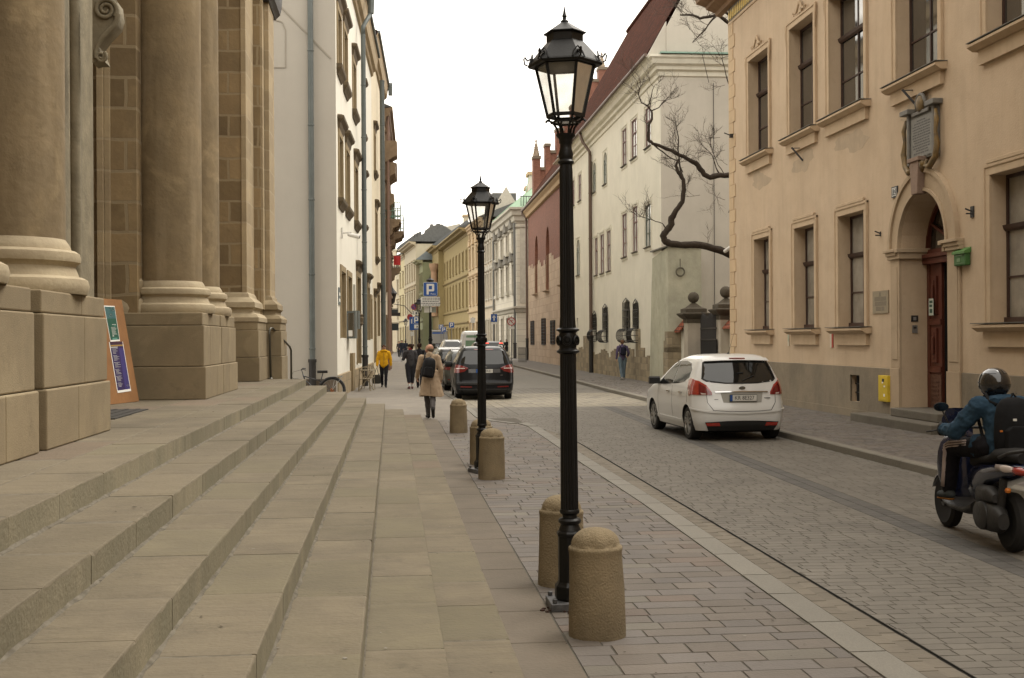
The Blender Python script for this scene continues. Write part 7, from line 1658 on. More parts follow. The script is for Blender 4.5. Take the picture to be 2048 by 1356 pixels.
V.patch('tailgate_trim', m_chrome, V.rear, [(-.5,.905),(0,.915),(.5,.905)], [(-.5,.925),(0,.935),(.5,.925)], .02)
V.patch('plate_recess', mat('recess_grey', (.30,.29,.26), bump=0), V.rear, [(-.36,.72),(0,.715),(.36,.72)], [(-.40,.90),(0,.905),(.40,.90)], .004)
V.patch('tailgate_seam', m_plast, V.rear, [(-.55,.575),(-.3,.56),(0,.555),(.3,.56),(.55,.575)], [(-.55,.583),(-.3,.568),(0,.563),(.3,.568),(.55,.583)], .004)
for sg in (-1,1): V.patch('tailgate_seam', m_plast, V.rear, [(sg*.66,.86),(sg*.65,.72),(sg*.55,.575)], [(sg*.652,.86),(sg*.642,.72),(sg*.542,.583)], .004)
V.patch('bumper_crease', m_cwhite, V.rear, [(-1.1,.62),(-.6,.565),(0,.545),(.6,.565),(1.1,.62)], [(-1.1,.60),(-.6,.535),(0,.515),(.6,.535),(1.1,.60)], .02)
yp = V.rear(0,.80,.03)[1]; V.plate(.805, yp, .50, .112, 'KR 8E327', size=.10)
z_ = .985; yp = V.rear(0,z_,.008)[1]; q = MB(); q.lathe([(.065,yp-.012),(.06,yp-.018),(.04,yp-.018)],0,0,24,axis='y'); o = q.build('oval_badge', m_chrome, V.t); o.scale = (1,1,.5); o.location = (0,0,z_)
text('KIA', .035, m_ink, V.t, (0,yp-.02,z_), name='badge_letters')
x0 = -.50; yq = V.rear(.5,.77,.006)[1]; text('venga', .05, m_ink, V.t, (.52,yq,.785), name='model_letters') if False else None
q = MB(); q.box(-.52,-.38,yq-.004,yq,.775,.783,0); q.box(-.5,-.36,yq-.004,yq,.66,.665,0); q.box(.42,.54,yq-.004,yq,.79,.805,0)
q.build('small_lettering', [m_ink], V.t); text('i2i', .06, m_red, V.t, (-.42,yq-.003,.72), name='red_script') if False else None
q = MB(); q.tube([(-.45,yq-.003,.71),(-.45,yq-.003,.74)],.004,4); q.tube([(-.435,yq-.003,.735),(-.415,yq-.003,.742),(-.41,yq-.003,.73),(-.43,yq-.003,.71),(-.40,yq-.003,.71)],.004,4); q.tube([(-.39,yq-.003,.74),(-.375,yq-.003,.725),(-.39,yq-.003,.71)],.004,4); q.build('red_script', m_red, V.t)
q = MB(); q.tube([(0,.85,1.59),(.02,.55,2.0)], [.004,.002], 5); q.lathe([(.035,1.59),(.02,1.62),(.005,1.63)],0,.85,10); q.build('aerial', m_plast, V.t)
q = MB(); q.bar((.02,V.rear(0,1.12,.02)[1],1.12),(.26,V.rear(.26,1.2,.02)[1],1.21),.015,.012); q.bar((-.05,V.rear(0,1.26,.02)[1],1.26),(.06,V.rear(0,1.26,.02)[1],1.262),.02,.02); q.build('rear_wiper', m_plast, V.t)
# ---- parked black people carrier
TM = [(.20,.86,.10,4.7,.25,.03,.05),(.32,.90,.0,4.78,.25,.05,.08),(.55,.935,.0,4.8,.28,.05,.1),(.60,.935,.04,4.8,.28,.05,.1),(.85,.935,.07,4.6,.28,.05,.15),(1.0,.92,.09,4.1,.26,.05,.3),(1.12,.875,.13,3.7,.25,.05,.3),(1.35,.79,.22,3.2,.22,.04,.2),(1.55,.71,.32,2.6,.2,.03,.1),(1.63,.64,.42,2.3,.2,.02,.05),(1.665,.56,.6,2.1,.2,.02,0)]
Mv = Car('people_carrier', 'parked black people carrier nearest on the left kerb', 'car', (2.90, 37.4, -.06), R_(-1.0), TM, m_cblack, 2.85, .335, 1.80, .85, group='cars parked in line along the left kerb')
def dress(C, w_win, z0, z1, lamp, rails=True, side=True, plate=None, inner=None, bump_=True, W=None):
    C.patch('rear_window', m_cglass, C.rear, [(-w_win,z0+.04),(-w_win*.6,z0),(0,z0),(w_win*.6,z0),(w_win,z0+.04)], [(-w_win*.85,z1-.02),(-w_win*.6,z1),(0,z1),(w_win*.6,z1),(w_win*.85,z1-.02)], .006)
    for sg in (-1,1):
        o = C.patch('tail_light', m_taild, C.rear, [(sg*a, b) for a, b in lamp[0]], [(sg*a, b) for a, b in lamp[1]], .012)
        if inner: C.patch('lamp_section', m_tailw, C.rear, [(sg*a, b) for a, b in inner[0]], [(sg*a, b) for a, b in inner[1]], .016, parent=o)
        if side:
            yr = interp(C.T, z1, 2); C.patch('side_window', m_cglass, lambda y, z, o_: C.side(sg, y, z, o_), [(yr+.3,z0+.05),(yr+1.2,z0),(yr+2.6,z0-.02)], [(yr+.42,z1-.07),(yr+1.2,z1-.02),(yr+2.0,z1-.05)], .005)
        if rails: q = MB(); x = interp(C.T, C.T[-2][0], 1)*.93; zz = C.T[-1][0]; q.tube([(sg*x,.5,zz-.03),(sg*x,.6,zz+.04),(sg*x,2.1,zz+.04),(sg*x,2.25,zz-.03)],.018,6); q.build('roof_rail', m_csilver, C.t)
        q = MB(); q.rings([[(sg*(interp(C.T,1.0,1)-.02+a),interp(C.T,1.12,3)-.55+b,z) for b, z in ((-.03,.98),(.05,.98),(.06,1.14),(.0,1.17),(-.04,1.14))] for a in (0,.06,.2,.24)]); q.build('wing_mirror', m_plast, C.t, smooth=True)
    if bump_: C.patch('bumper_strip', m_plast, C.rear, [(-.8,.25),(0,.24),(.8,.25)], [(-.8,.36),(0,.36),(.8,.36)], .014); 
    for sg in (-1,1): C.patch('reflector', m_taild, C.rear, [(sg*.4,.40),(sg*.75,.41)], [(sg*.4,.44),(sg*.75,.45)], .014)
dress(Mv, .74, 1.12, 1.56, ([(.50,1.0),(.62,.90),(.8,.86),(1.05,.86)],[(.52,1.02),(.66,1.08),(.82,1.11),(1.08,1.12)]), inner=([(.62,.985),(.92,.985)],[(.60,1.01),(.92,1.01)]))
Mv.patch('high_brake_light', m_taild, Mv.rear, [(-.3,1.575),(.3,1.575)], [(-.3,1.60),(.3,1.60)], .014)
Mv.patch('rear_bumper_top', mat('bumper_grey', (.03,.03,.03), rough=.5, bump=0), Mv.rear, [(-.85,.50),(0,.49),(.85,.50)], [(-.85,.56),(0,.55),(.85,.56)], .03)
Mv.patch('plate_field', mat('tailgate_grey', (.06,.06,.062), rough=.3, bump=0, coat=.5), Mv.rear, [(-.5,.86),(.5,.86)], [(-.5,.98),(.5,.98)], .006)
yp = Mv.rear(0,.92,.02)[1]; Mv.plate(.915, yp, .52, .115, 'KR 1XK61', size=.10)
q = MB(); q.tube([(.02,yp,1.02),(.05,yp,1.05),(.08,yp,1.03)],.008,5); q.box(.5,.58,Mv.rear(.54,.78,.004)[1]-.004,Mv.rear(.54,.78,0)[1],.775,.79); q.build('badge', m_chrome, Mv.t)
# ---- grey green estate, small dark car, others further on
TE = [(.20,.80,.10,4.5,.25,.03,.05),(.32,.85,.0,4.58,.3,.05,.08),(.60,.88,.0,4.6,.3,.05,.1),(.85,.875,.05,4.3,.3,.05,.15),(.97,.86,.09,3.7,.28,.05,.3),(1.05,.82,.14,3.5,.25,.05,.25),(1.30,.72,.32,2.9,.22,.04,.2),(1.44,.63,.48,2.5,.2,.03,.1),(1.49,.55,.65,2.3,.2,.02,0)]
E1 = Car('estate_car', 'parked grey green estate car just ahead of the black people carrier', 'car', (2.82, 44.3, -.06), R_(-1.0), TE, m_cgrey, 2.65, .32, 1.72, .8, group='cars parked in line along the left kerb')
dress(E1, .66, 1.02, 1.38, ([(.55,.78),(.8,.78),(1.05,.8)],[(.6,.92),(.8,.94),(1.08,.96)])); E1.plate(.62, E1.rear(0,.62,.02)[1], .5, .11, 'KR 4T1')
E2 = Car('small_car', 'small dark parked car with a pale reflecting roof, third in the line', 'car', (2.75, 51.5, -.06), R_(-1.0), TE, m_cblack, 2.55, .31, 1.70, .7, group='cars parked in line along the left kerb')
dress(E2, .66, 1.02, 1.38, ([(.6,.8),(.8,.8),(1.0,.82)],[(.62,1.1),(.8,1.12),(1.02,1.14)]), rails=False)
E3 = Car('parked_car', 'silver parked car fourth in the line, mostly hidden', 'car', (2.85, 58.5, -.06), R_(-1.0), TE, m_csilver, 2.6, .31, 1.70, .7, group='cars parked in line along the left kerb'); dress(E3, .66, 1.02, 1.38, ([(.6,.8),(1.0,.82)],[(.62,1.0),(1.02,1.04)]))
T_s = [(z*1.22, w*1.0, a, b, c, d, e) for z, w, a, b, c, d, e in TE]
E4 = Car('off_roader', 'tall silver off-roader with roof bars seen over the roofs of the parked cars', 'car', (5.2, 98, -.02), R_(2), T_s, m_csilver, 2.65, .36, 1.72, .8); dress(E4, .66, 1.25, 1.7, ([(.6,.95),(1.0,.98)],[(.62,1.2),(1.02,1.25)]))
E4.t.location.x = at(905,600,98).x
E5 = Car('dark_car', 'dark car with red brake lights seen over the roof of the black people carrier', 'car', (at(978,600,57).x, 57, -.06), R_(-1), [(t[0]*1.07,)+tuple(t[1:]) for t in TM], m_cblack, 2.8, .33, 1.8, .8)
dress(E5, .7, 1.2, 1.66, ([(.6,1.2),(.85,1.2)],[(.55,1.5),(.8,1.5)]), rails=False); 
for a in (-.25,.5): E5.patch('brake_light', m_hl, E5.rear, [(a,1.70),(a+.25,1.70)], [(a,1.735),(a+.25,1.735)], .03)
# ---- vans
TW = [(.22,.92,.05,5.2,.15,.02,.05),(.4,.97,.0,5.3,.18,.02,.1),(1.0,1.0,.0,5.3,.2,.02,.1),(1.25,.99,.02,4.8,.2,.02,.2),(1.6,.97,.04,4.4,.2,.02,.2),(2.3,.90,.08,4.0,.22,.03,.1),(2.45,.84,.14,3.8,.25,.03,.05),(2.52,.74,.28,3.6,.25,.02,0)]
VY = 92; VN = Car('delivery_van', 'white van with green panels on its rear windows beyond the parked cars', 'van', (at(949,600,VY).x, VY, -.04), R_(-1), TW, m_cwhite, 3.2, .34, 1.9, .9)
m_vg = mat('van_green', (.12,.22,.13), (.2,.3,.2), ns=3, rough=.4, bump=0)
VN.patch('rear_graphic', m_vg, VN.rear, [(-.72,1.35),(.72,1.35)], [(-.70,1.80),(.70,1.80)], .008); VN.patch('rear_graphic', m_vg, VN.rear, [(-.66,2.02),(.66,2.02)], [(-.64,2.2),(.64,2.2)], .008)
VN.patch('door_seam', m_plast, VN.rear, [(-.01,.5),(.01,.5)], [(-.01,2.3),(.01,2.3)], .009)
for sg in (-1,1): VN.patch('tail_light', m_taild, VN.rear, [(sg*.82,.7),(sg*.98,.7)], [(sg*.80,1.2),(sg*.96,1.2)], .01)
VY = 118; V2 = Car('grey_van', 'grey box van seen behind the parking sign post', 'van', (at(876.5,600,VY).x, VY, -.04), R_(-2), [(z*1.08,w*.98,a,b,.08,d,e) for z, w, a, b, c, d, e in TW[:6]]+[(2.75,.93,.05,4.1,.08,.02,.05),(2.8,.9,.08,4.0,.08,.02,0)], mat('van_grey', (.24,.235,.225), rough=.5, bump=0), 3.2, .34, 1.85, .9)
V2.patch('rear_window', m_cglass, V2.rear, [(-.7,1.0),(.7,1.0)], [(-.68,1.5),(.68,1.5)], .008); V2.patch('top_stripe', m_blue, V2.rear, [(-.6,2.45),(.6,2.45)], [(-.6,2.6),(.6,2.6)], .008)
# ---------------------------------------------------------------- people
m_skin = mat('skin', (.42,.23,.15), (.36,.19,.125), ns=12, rough=.6, bump=.03); m_eye = paint('eye_dark', (.01,.008,.007), .2)
def cloth(name, c, c2=None, rough=.9): return mat(name, c, c2 or tuple(x*.72 for x in c), ns=6, rough=rough, bump=.35, bs=14, spec=.15)
def V3(*a): return Vector(a)
def joints(h, P):
    """P: dict of pose angles in degrees -> joint positions for a body of height h facing +y"""
    k = h/1.75; g = lambda n, d=0: R_(P.get(n, d)); J = {}
    lean = g('lean'); hz = P.get('hipz', .93)
    J['hip'] = V3(0,0,hz); up = V3(0, sin(lean), cos(lean))
    J['waist'] = J['hip']+up*.16; J['chest'] = J['hip']+up*.38; J['neck'] = J['hip']+up*.545
    hl = lean*.5+g('nod'); J['head'] = J['neck']+V3(0, sin(hl), cos(hl))*.135+V3(0,.015,0)
    for s, n in ((-1,'l'),(1,'r')):
        J['hip'+n] = J['hip']+V3(s*.095,0,-.02); th = g('hip_'+n); kb = g('knee_'+n); sp = -s*P.get('close',.012)
        J['knee'+n] = J['hip'+n]+V3(sp,.43*sin(th),-.43*cos(th)); a = th-kb
        J['ank'+n] = J['knee'+n]+V3(sp,.41*sin(a),-.41*cos(a)); ta = g('toe_'+n)+0*a
        J['toe'+n] = J['ank'+n]+V3(s*.02,.17*cos(ta),-.045+.17*sin(ta)); J['heel'+n] = J['ank'+n]+V3(0,-.045*cos(ta),-.045-.04*sin(ta))
        J['sh'+n] = J['neck']+V3(s*.185,0,-.055); sa = g('arm_'+n); ab = g('abd_'+n, 9); eb = g('elb_'+n, 12)
        J['elb'+n] = J['sh'+n]+V3(s*sin(ab)*.28, sin(sa)*.28*cos(ab), -cos(sa)*.28*cos(ab)); b = sa+eb; ab2 = R_(P.get('fabd_'+n, 2))
        J['wri'+n] = J['elb'+n]+V3(s*sin(ab2)*.25, sin(b)*.25*cos(ab2), -cos(b)*.25*cos(ab2))
    return {n: v*k for n, v in J.items()}, k
def hand(q, w, d, side, k, curl=.35):
    """palm, four unequal bent fingers and a thumb leaving the side of the palm"""
    d = d.normalized(); pn = V3(-side,0,0); pn = (pn-d*pn.dot(d)).normalized(); a = d.cross(pn).normalized()
    if a.y < 0: a = -a
    q.cap(w-d*.01*k, .026*k, w+d*.075*k, .034*k, flat=(pn,.55))
    for i, (o, l) in enumerate(((.030,.068),(.010,.076),(-.010,.070),(-.029,.055))):
        b = w+d*.082*k+a*o*k; d1 = (d+pn*curl).normalized(); d2 = (d+pn*curl*2.6).normalized()
        m = b+d1*l*.5*k; q.cap(b, .0098*k, m, .009*k, 7); q.cap(m, .009*k, m+d2*l*.5*k, .0075*k, 7)
    b = w+d*.02*k+a*.03*k; t1 = (d*.7+a*.6+pn*.3).normalized(); m = b+t1*.035*k; q.cap(b, .012*k, m, .0105*k, 7); q.cap(m, .0105*k, m+(d*.9+a*.2+pn*.4).normalized()*.03*k, .009*k, 7)
def head(q, J, k, yaw=0):
    h = J['head']; R = Matrix.Rotation(R_(yaw), 3, 'Z'); P = lambda x, y, z: h+R @ (V3(x,y,z)*k)
    q.cap(P(0,-.02,.035), .088*k, P(0,.015,.03), .078*k, 14); q.cap(P(0,.015,0), .072*k, P(0,.035,-.06), .048*k, 12); q.cap(P(0,.045,-.075), .03*k, P(0,.055,-.078), .022*k, 8)
    q.cap(P(0,.088,.0), .012*k, P(0,.105,-.03), .0155*k, 8); q.cap(P(0,.085,.035), .02*k, P(0,.08,.05), .02*k, 8)
    q.cap(P(-.018,.083,-.062), .009*k, P(.018,.083,-.062), .009*k, 6); q.cap(P(-.018,.083,-.073), .008*k, P(.018,.083,-.073), .008*k, 6)
    for s in (-1,1): q.cap(P(s*.080,-.005,.012), .016*k, P(s*.078,-.002,-.018), .011*k, 8, flat=((1,0,0),.5)); q.cap(P(s*.04,.06,-.02), .03*k, P(s*.035,.05,-.04), .03*k, 8)
    q.cap(J['neck']-V3(0,0,.05)*k, .062*k, P(0,-.012,-.05), .052*k, 12)
    return P
def body(t, J, k, yaw=0, vox=.0085, curl=.35, m=None, slim=1):
    q = MB(); P = head(q, J, k, yaw)
    q.cap(J['hip'], .12*k*slim, J['waist'], .105*k*slim, 14, flat=((0,1,0),.75)); q.cap(J['waist'], .105*k*slim, J['chest'], .13*k*slim, 14, flat=((0,1,0),.72)); q.cap(J['chest'], .13*k*slim, J['neck']-V3(0,0,.09)*k, .12*k*slim, 14, flat=((0,1,0),.7))
    for s, n in ((-1,'l'),(1,'r')):
        q.cap(J['neck']-V3(0,0,.06)*k, .06*k, J['sh'+n], .052*k); q.cap(J['sh'+n], .05*k, J['elb'+n], .038*k); q.cap(J['elb'+n], .038*k, J['wri'+n], .025*k); hand(q, J['wri'+n], J.get('hd'+n) or (J['wri'+n]-J['elb'+n]), s, k, curl)
        q.cap(J['hip'+n], .082*k, J['knee'+n], .052*k); q.cap(J['knee'+n], .05*k, J['knee'+n].lerp(J['ank'+n],.4), .05*k); q.cap(J['knee'+n].lerp(J['ank'+n],.4), .05*k, J['ank'+n], .034*k); q.cap(J['heel'+n], .03*k, J['toe'+n], .025*k)
    o = q.build('body', m or m_skin, t, vox=vox)
    for s in (-1,1): e = MB(); e.ball(tuple(P(s*.032,.083,.012)), .011*k, n=8); e.build('eye', m_eye, t)
    return P
def wrinkle(o, s=.012, size=.12):
    tx = D.textures.get('folds%g' % size) or D.textures.new('folds%g' % size, 'CLOUDS'); tx.noise_scale = size; tx.noise_depth = 2
    md = o.modifiers.new('w', 'DISPLACE'); md.texture = tx; md.strength = s; md.mid_level = .5; md.texture_coords = 'LOCAL'; return o
def trousers(t, J, k, m, wide=1.0, low='ank', vox=.011, name='trousers', hem=.0):
    q = MB(); q.cap(J['hip']+V3(0,0,.02)*k, .135*k, J['waist']-V3(0,0,.05)*k, .122*k, 14, flat=((0,1,0),.8))
    for n in 'lr':
        q.cap(J['hip'+n], .098*k*wide, J['knee'+n], .070*k*wide, 12); e = J['ank'+n]+V3(0,0,.0)*k; a = J['knee'+n]; 
        q.cap(a, .070*k*wide, a.lerp(e,.5), .064*k*wide, 12); q.cap(a.lerp(e,.5), .064*k*wide, a.lerp(e,1-hem), .055*k*wide, 12)
    return wrinkle(q.build(name, m, t, vox=vox), .022, .1)
def jacket(t, J, k, m, hem=.0, puff=1.0, vox=.011, name='jacket', collar=True, cuff=.93, skirt=None, hemw=1.0):
    q = MB(); q.cap(J['neck']-V3(0,0,.09)*k, .135*k*puff, J['chest'], .150*k*puff, 16, flat=((0,1,0),.76)); q.cap(J['chest'], .150*k*puff, J['waist'], .142*k*puff, 16, flat=((0,1,0),.8)); hp = J['hip']+V3(0,0,.03-hem)*k
    q.cap(J['waist'], .142*k*puff, hp, .150*k*puff*hemw, 16, flat=((0,1,0),.82))
    for s, n in ((-1,'l'),(1,'r')):
        q.cap(J['neck']-V3(0,0,.055)*k, .075*k, J['sh'+n], .070*k*puff); q.cap(J['sh'+n], .070*k*puff, J['elb'+n], .058*k*puff); q.cap(J['elb'+n], .058*k*puff, J['elb'+n].lerp(J['wri'+n], cuff), .044*k*puff)
    if collar: q.cap(J['neck']-V3(0,.01,.03)*k, .078*k, J['neck']+V3(0,-.012,.02)*k, .072*k, 14)
    return wrinkle(q.build(name, m, t, vox=vox), .028, .09)
def shoes(t, J, k, m, sz=1):
    for n in 'lr': q = MB(); a, b = J['heel'+n]-V3(0,0,-.005), J['toe'+n]; q.cap(a, .042*k*sz, b, .036*k*sz, 12, flat=((0,0,1),.85)); q.cap(a+V3(0,.01,.03), .042*k, J['ank'+n]+V3(0,.01,-.0), .042*k, 10); q.build('shoe', m, t, vox=.009)
def hair(t, J, k, m, P, kind='short', vox=.009):
    q = MB()
    if kind == 'short': q.cap(P(0,-.03,.045), .096*k, P(0,.01,.055), .082*k, 14); q.cap(P(0,-.06,.02), .07*k, P(0,-.06,-.03), .05*k)
    if kind == 'bun': q.cap(P(0,-.03,.045), .098*k, P(0,.015,.055), .084*k, 14); q.cap(P(0,-.06,.02), .075*k, P(0,-.065,-.03), .055*k); q.cap(P(.04,-.09,.07), .05*k, P(.06,-.10,.085), .045*k)
    if kind == 'bald': 
        for s in (-1,1): q.cap(P(s*.068,-.02,.01), .022*k, P(s*.055,-.06,-.0), .03*k)
        q.cap(P(-.045,-.075,.005), .035*k, P(.045,-.075,.005), .035*k); q.cap(P(-.03,-.07,-.03), .03*k, P(.03,-.07,-.03), .03*k)
    return q.build('hair', m, t, vox=vox)
def person(label, loc, rz): return thing('person', label, 'person', loc, rz)
def backpack(label, t0, c, w, h, d, m, tilt=0, strap=True, rz=0, extra=None, J=None):
    t = thing('backpack', label, 'backpack', t0.location, t0.rotation_euler.z+rz); q = MB(); c = V3(*c); R = Matrix.Rotation(R_(tilt), 3, 'Y')
    p = lambda x, y, z: tuple(c+R @ V3(x, y, z)); rg = []
    for z, sx, sy in ((-.5,.72,.6),(-.46,.92,.9),(-.2,1,1),(.15,.97,.95),(.36,.85,.8),(.46,.62,.55),(.5,.3,.3)): rg.append([p(w/2*sx*cos(a)*(1 if abs(cos(a)) < .7 else .96), -d/2+d/2*sy*sin(a)*1.0, z*h) for a in [2*pi*j/20 for j in range(20)]])
    q.rings(rg); b = q.build('bag', m, t, smooth=True)
    q = MB(); q.rings([[p(x*w*.33*s2, -d*1.0-y_*.03, z*h) for x, z in ((-1,-.40),(1,-.40),(1,-.05),(.6,.02),(-.6,.02),(-1,-.05))] for y_, s2 in ((-1,1),(1,.9))]); q.build('front_pocket', m, t, bevel=.01)
    q = MB(); q.tube([p(-w*.1,-d*.5,h*.46),p(0,-d*.5,h*.56),p(w*.1,-d*.5,h*.46)], .01, 6); q.build('grab_loop', m, t)
    if J:
        k = J[1]; J = J[0]
        for s in (strap if isinstance(strap, tuple) else (-1,1)):
            n = 'l' if s < 0 else 'r'; sh = J['neck'].lerp(J['sh'+n], .62)
            q = MB(); P = [c+V3(s*w*.28,.0,h*.36), sh+V3(0,-.075,.03)*k, sh+V3(0,-.01,.085)*k, sh+V3(0,.085,.03)*k, sh+V3(s*.02,.125,-.12)*k, c+V3(s*w*.5,.12,-h*.2), c+V3(s*w*.42,-.01,-h*.35)]; q.tube(P, .017, 6); q.build('strap', m, t, smooth=True)
    return t
# woman in the yellow jacket, walking towards the camera
def G(x, y, z=0): return (x, y, z)
t = person('woman in a yellow hooded jacket and sunglasses walking towards the camera', G(-.28,46.8), R_(180)); J, k = joints(1.66, dict(hip_l=12,knee_l=6,hip_r=-8,knee_r=22,toe_r=-14,arm_l=-8,arm_r=6,abd_l=18,abd_r=15,elb_l=8,elb_r=10,nod=12))
P = body(t, J, k); m_yj = cloth('jacket_yellow', (.66,.36,.02), (.55,.28,.012)); jacket(t, J, k, m_yj, puff=1.22, cuff=.98); trousers(t, J, k, cloth('trousers_black', (.02,.02,.024))); shoes(t, J, k, m_tyre); hair(t, J, k, cloth('hair_brown', (.07,.035,.022)), P)
q = MB(); q.tube([J['neck']+V3(.11*cos(a),.015+.10*sin(a),.01+.02*sin(a)) for a in [2*pi*i/16 for i in range(17)]], .045, 8, cap=False); q.build('hood', m_yj, t, smooth=True)
q = MB(); q.box(-.004,.004,.12*k,.165*k,.95*k,1.42*k); q.build('zip', m_ink, t); q = MB(); q.tube([P(-.06,.085,.012),P(-.03,.1,.012),P(.03,.1,.012),P(.06,.085,.012)], .016, 6); q.build('sunglasses', m_eye, t)
bg_ = thing('handbag', 'dark quilted shopper bag hanging from the hand of the woman in yellow', 'bag', t.location, t.rotation_euler.z); w = J['wrir']+V3(.03,.0,-.09); q = MB(); q.rings([[(w.x+a*s_, w.y+b*s2, w.z+z) for a, b in ((-1,-1),(1,-1),(1,1),(-1,1))] for z, s_, s2 in ((-.62,.12,.06),(-.58,.17,.08),(-.30,.14,.06),(-.27,.10,.03))]); q.build('bag', cloth('bag_olive', (.045,.042,.035)), bg_, bevel=.02); q = MB(); q.tube([w+V3(-.08,0,-.29),w+V3(-.03,0,-.08),w+V3(0,0,.0),w+V3(.03,0,-.08),w+V3(.08,0,-.29)], .012, 6); q.build('handle', m_tyre, bg_, smooth=True)
# person with the red scarf, walking away, head turned left
t = person('person with red scarf and white socks walking away in dark cropped trousers', G(.72,45.1), R_(8)); J, k = joints(1.70, dict(hip_l=-6,knee_l=8,hip_r=8,knee_r=6,arm_l=14,arm_r=-4,abd_l=16,elb_l=72,fabd_l=-4,elb_r=20,abd_r=8))
P = body(t, J, k, yaw=70); m_dj = cloth('jacket_charcoal', (.055,.052,.055)); jacket(t, J, k, m_dj, puff=1.12); hair(t, J, k, cloth('hair_dark', (.035,.02,.014)), P, 'bun')
Jc = dict(J); 
for n in 'lr': Jc['ank'+n] = J['knee'+n].lerp(J['ank'+n], .5)
trousers(t, Jc, k, cloth('trousers_navy', (.03,.03,.036)), wide=1.28, name='cropped_trousers'); m_sock = cloth('sock_white', (.6,.6,.58))
for n in 'lr': q = MB(); q.cap(J['knee'+n].lerp(J['ank'+n],.72), .043*k, J['ank'+n], .038*k); q.build('sock', m_sock, t)
shoes(t, J, k, cloth('shoe_red', (.12,.05,.05))); q = MB(); q.cap(J['neck']+V3(0,0,-.03), .088, J['neck']+V3(0,0,.035), .074, 14); q.cap(J['neck']+V3(-.06,.10,-.05), .04, J['chest']+V3(-.14,.12,-.1), .04); q.build('scarf', cloth('scarf_red', (.28,.015,.02)), t, vox=.012)
# person hidden behind the man
t = person('dark haired person in a black jacket, half hidden behind the man in the coat', G(1.08,46.2), R_(-5)); J, k = joints(1.72, dict(hip_l=10,knee_l=5,hip_r=-8,knee_r=14)); P = body(t, J, k); jacket(t, J, k, cloth('jacket_black', (.022,.021,.024))); trousers(t, J, k, MATS['trousers_black']); shoes(t, J, k, m_tyre); hair(t, J, k, MATS['hair_dark'], P, 'bun')
# man in the beige coat with the black backpack
t = person('balding man in a beige trench coat walking away along the steps with a black backpack', G(.90,28.2), R_(4)); J, k = joints(1.76, dict(hip_l=14,knee_l=12,hip_r=-10,knee_r=42,toe_r=-50,close=.035,arm_l=6,abd_l=16,elb_l=34,arm_r=-10,abd_r=14,elb_r=24,lean=5,nod=8))
P = body(t, J, k, yaw=38); m_coat = cloth('coat_beige', (.36,.27,.185), (.31,.23,.155))
q = MB(); q.cap(J['neck']-V3(0,0,.09)*k, .14*k, J['chest'], .160*k, 16, flat=((0,1,0),.78)); q.cap(J['chest'], .16*k, J['waist'], .16*k, 16, flat=((0,1,0),.82))
for s, n in ((-1,'l'),(1,'r')): q.cap(J['neck']-V3(0,0,.055)*k, .075*k, J['sh'+n], .076*k); q.cap(J['sh'+n], .078*k, J['elb'+n], .064*k); q.cap(J['elb'+n], .064*k, J['elb'+n].lerp(J['wri'+n],.95), .052*k)
rg = []
for i in range(13):
    f_ = i/12; z = (1.12-f_*.60)*k; w_ = (.165+.085*f_)*k; ring = []
    for j in range(28): a = 2*pi*j/28; fr = 1+.045*f_*sin(5*a+1)+.03*f_*sin(9*a); ring.append(((.045*f_ if cos(a) > 0 else 0)+w_*cos(a)*fr*(1.12 if cos(a) > 0 else 1), -.01+w_*.78*sin(a)*fr, z+(.02*f_*sin(a*2))))
    rg.append(ring)
q.rings(rg); q.cap(J['neck']-V3(0,.01,.04)*k, .082*k, J['neck']+V3(0,-.015,.02)*k, .078*k, 14); wrinkle(q.build('coat', m_coat, t, vox=.011), .022, .11)
q = MB(); q.tube([(-.0,-.215*k,.56*k),(0,-.19*k,.8*k)], .006, 4); q.build('coat_vent', cloth('coat_shadow_seam', (.2,.15,.1)), t)
trousers(t, J, k, cloth('trousers_grey', (.075,.068,.066)), wide=1.0); shoes(t, J, k, m_tyre, 1.1); hair(t, J, k, cloth('hair_grey', (.17,.12,.08)), P, 'bald')
backpack('black rounded backpack slung on the back of the man in the beige coat', t, (-.05,-.15,1.20), .33, .47, .20, cloth('bag_black', (.014,.014,.016), rough=.6), tilt=9, strap=(-1,), J=(J, k))
# person in purple on the right
t = person('person in a purple top and pale jeans walking away on the right pavement', G(10.0,51.4,.06), R_(3)); J, k = joints(1.74, dict(hip_l=-6,knee_l=14,toe_l=-10,hip_r=7,knee_r=4,arm_l=-6,abd_l=14,elb_l=16,arm_r=6,abd_r=22,elb_r=52)); P = body(t, J, k); jacket(t, J, k, cloth('top_purple', (.12,.095,.17)), puff=1.0); trousers(t, J, k, cloth('jeans_pale', (.15,.20,.235)), wide=1.1, hem=.02); shoes(t, J, k, cloth('shoe_pale', (.35,.33,.3))); hair(t, J, k, cloth('hair_sandy', (.16,.09,.055)), P)
backpack('small navy backpack worn by the person in the purple top', t, (0,-.13,1.24), .27, .36, .13, cloth('bag_navy', (.02,.02,.035)), J=(J, k))
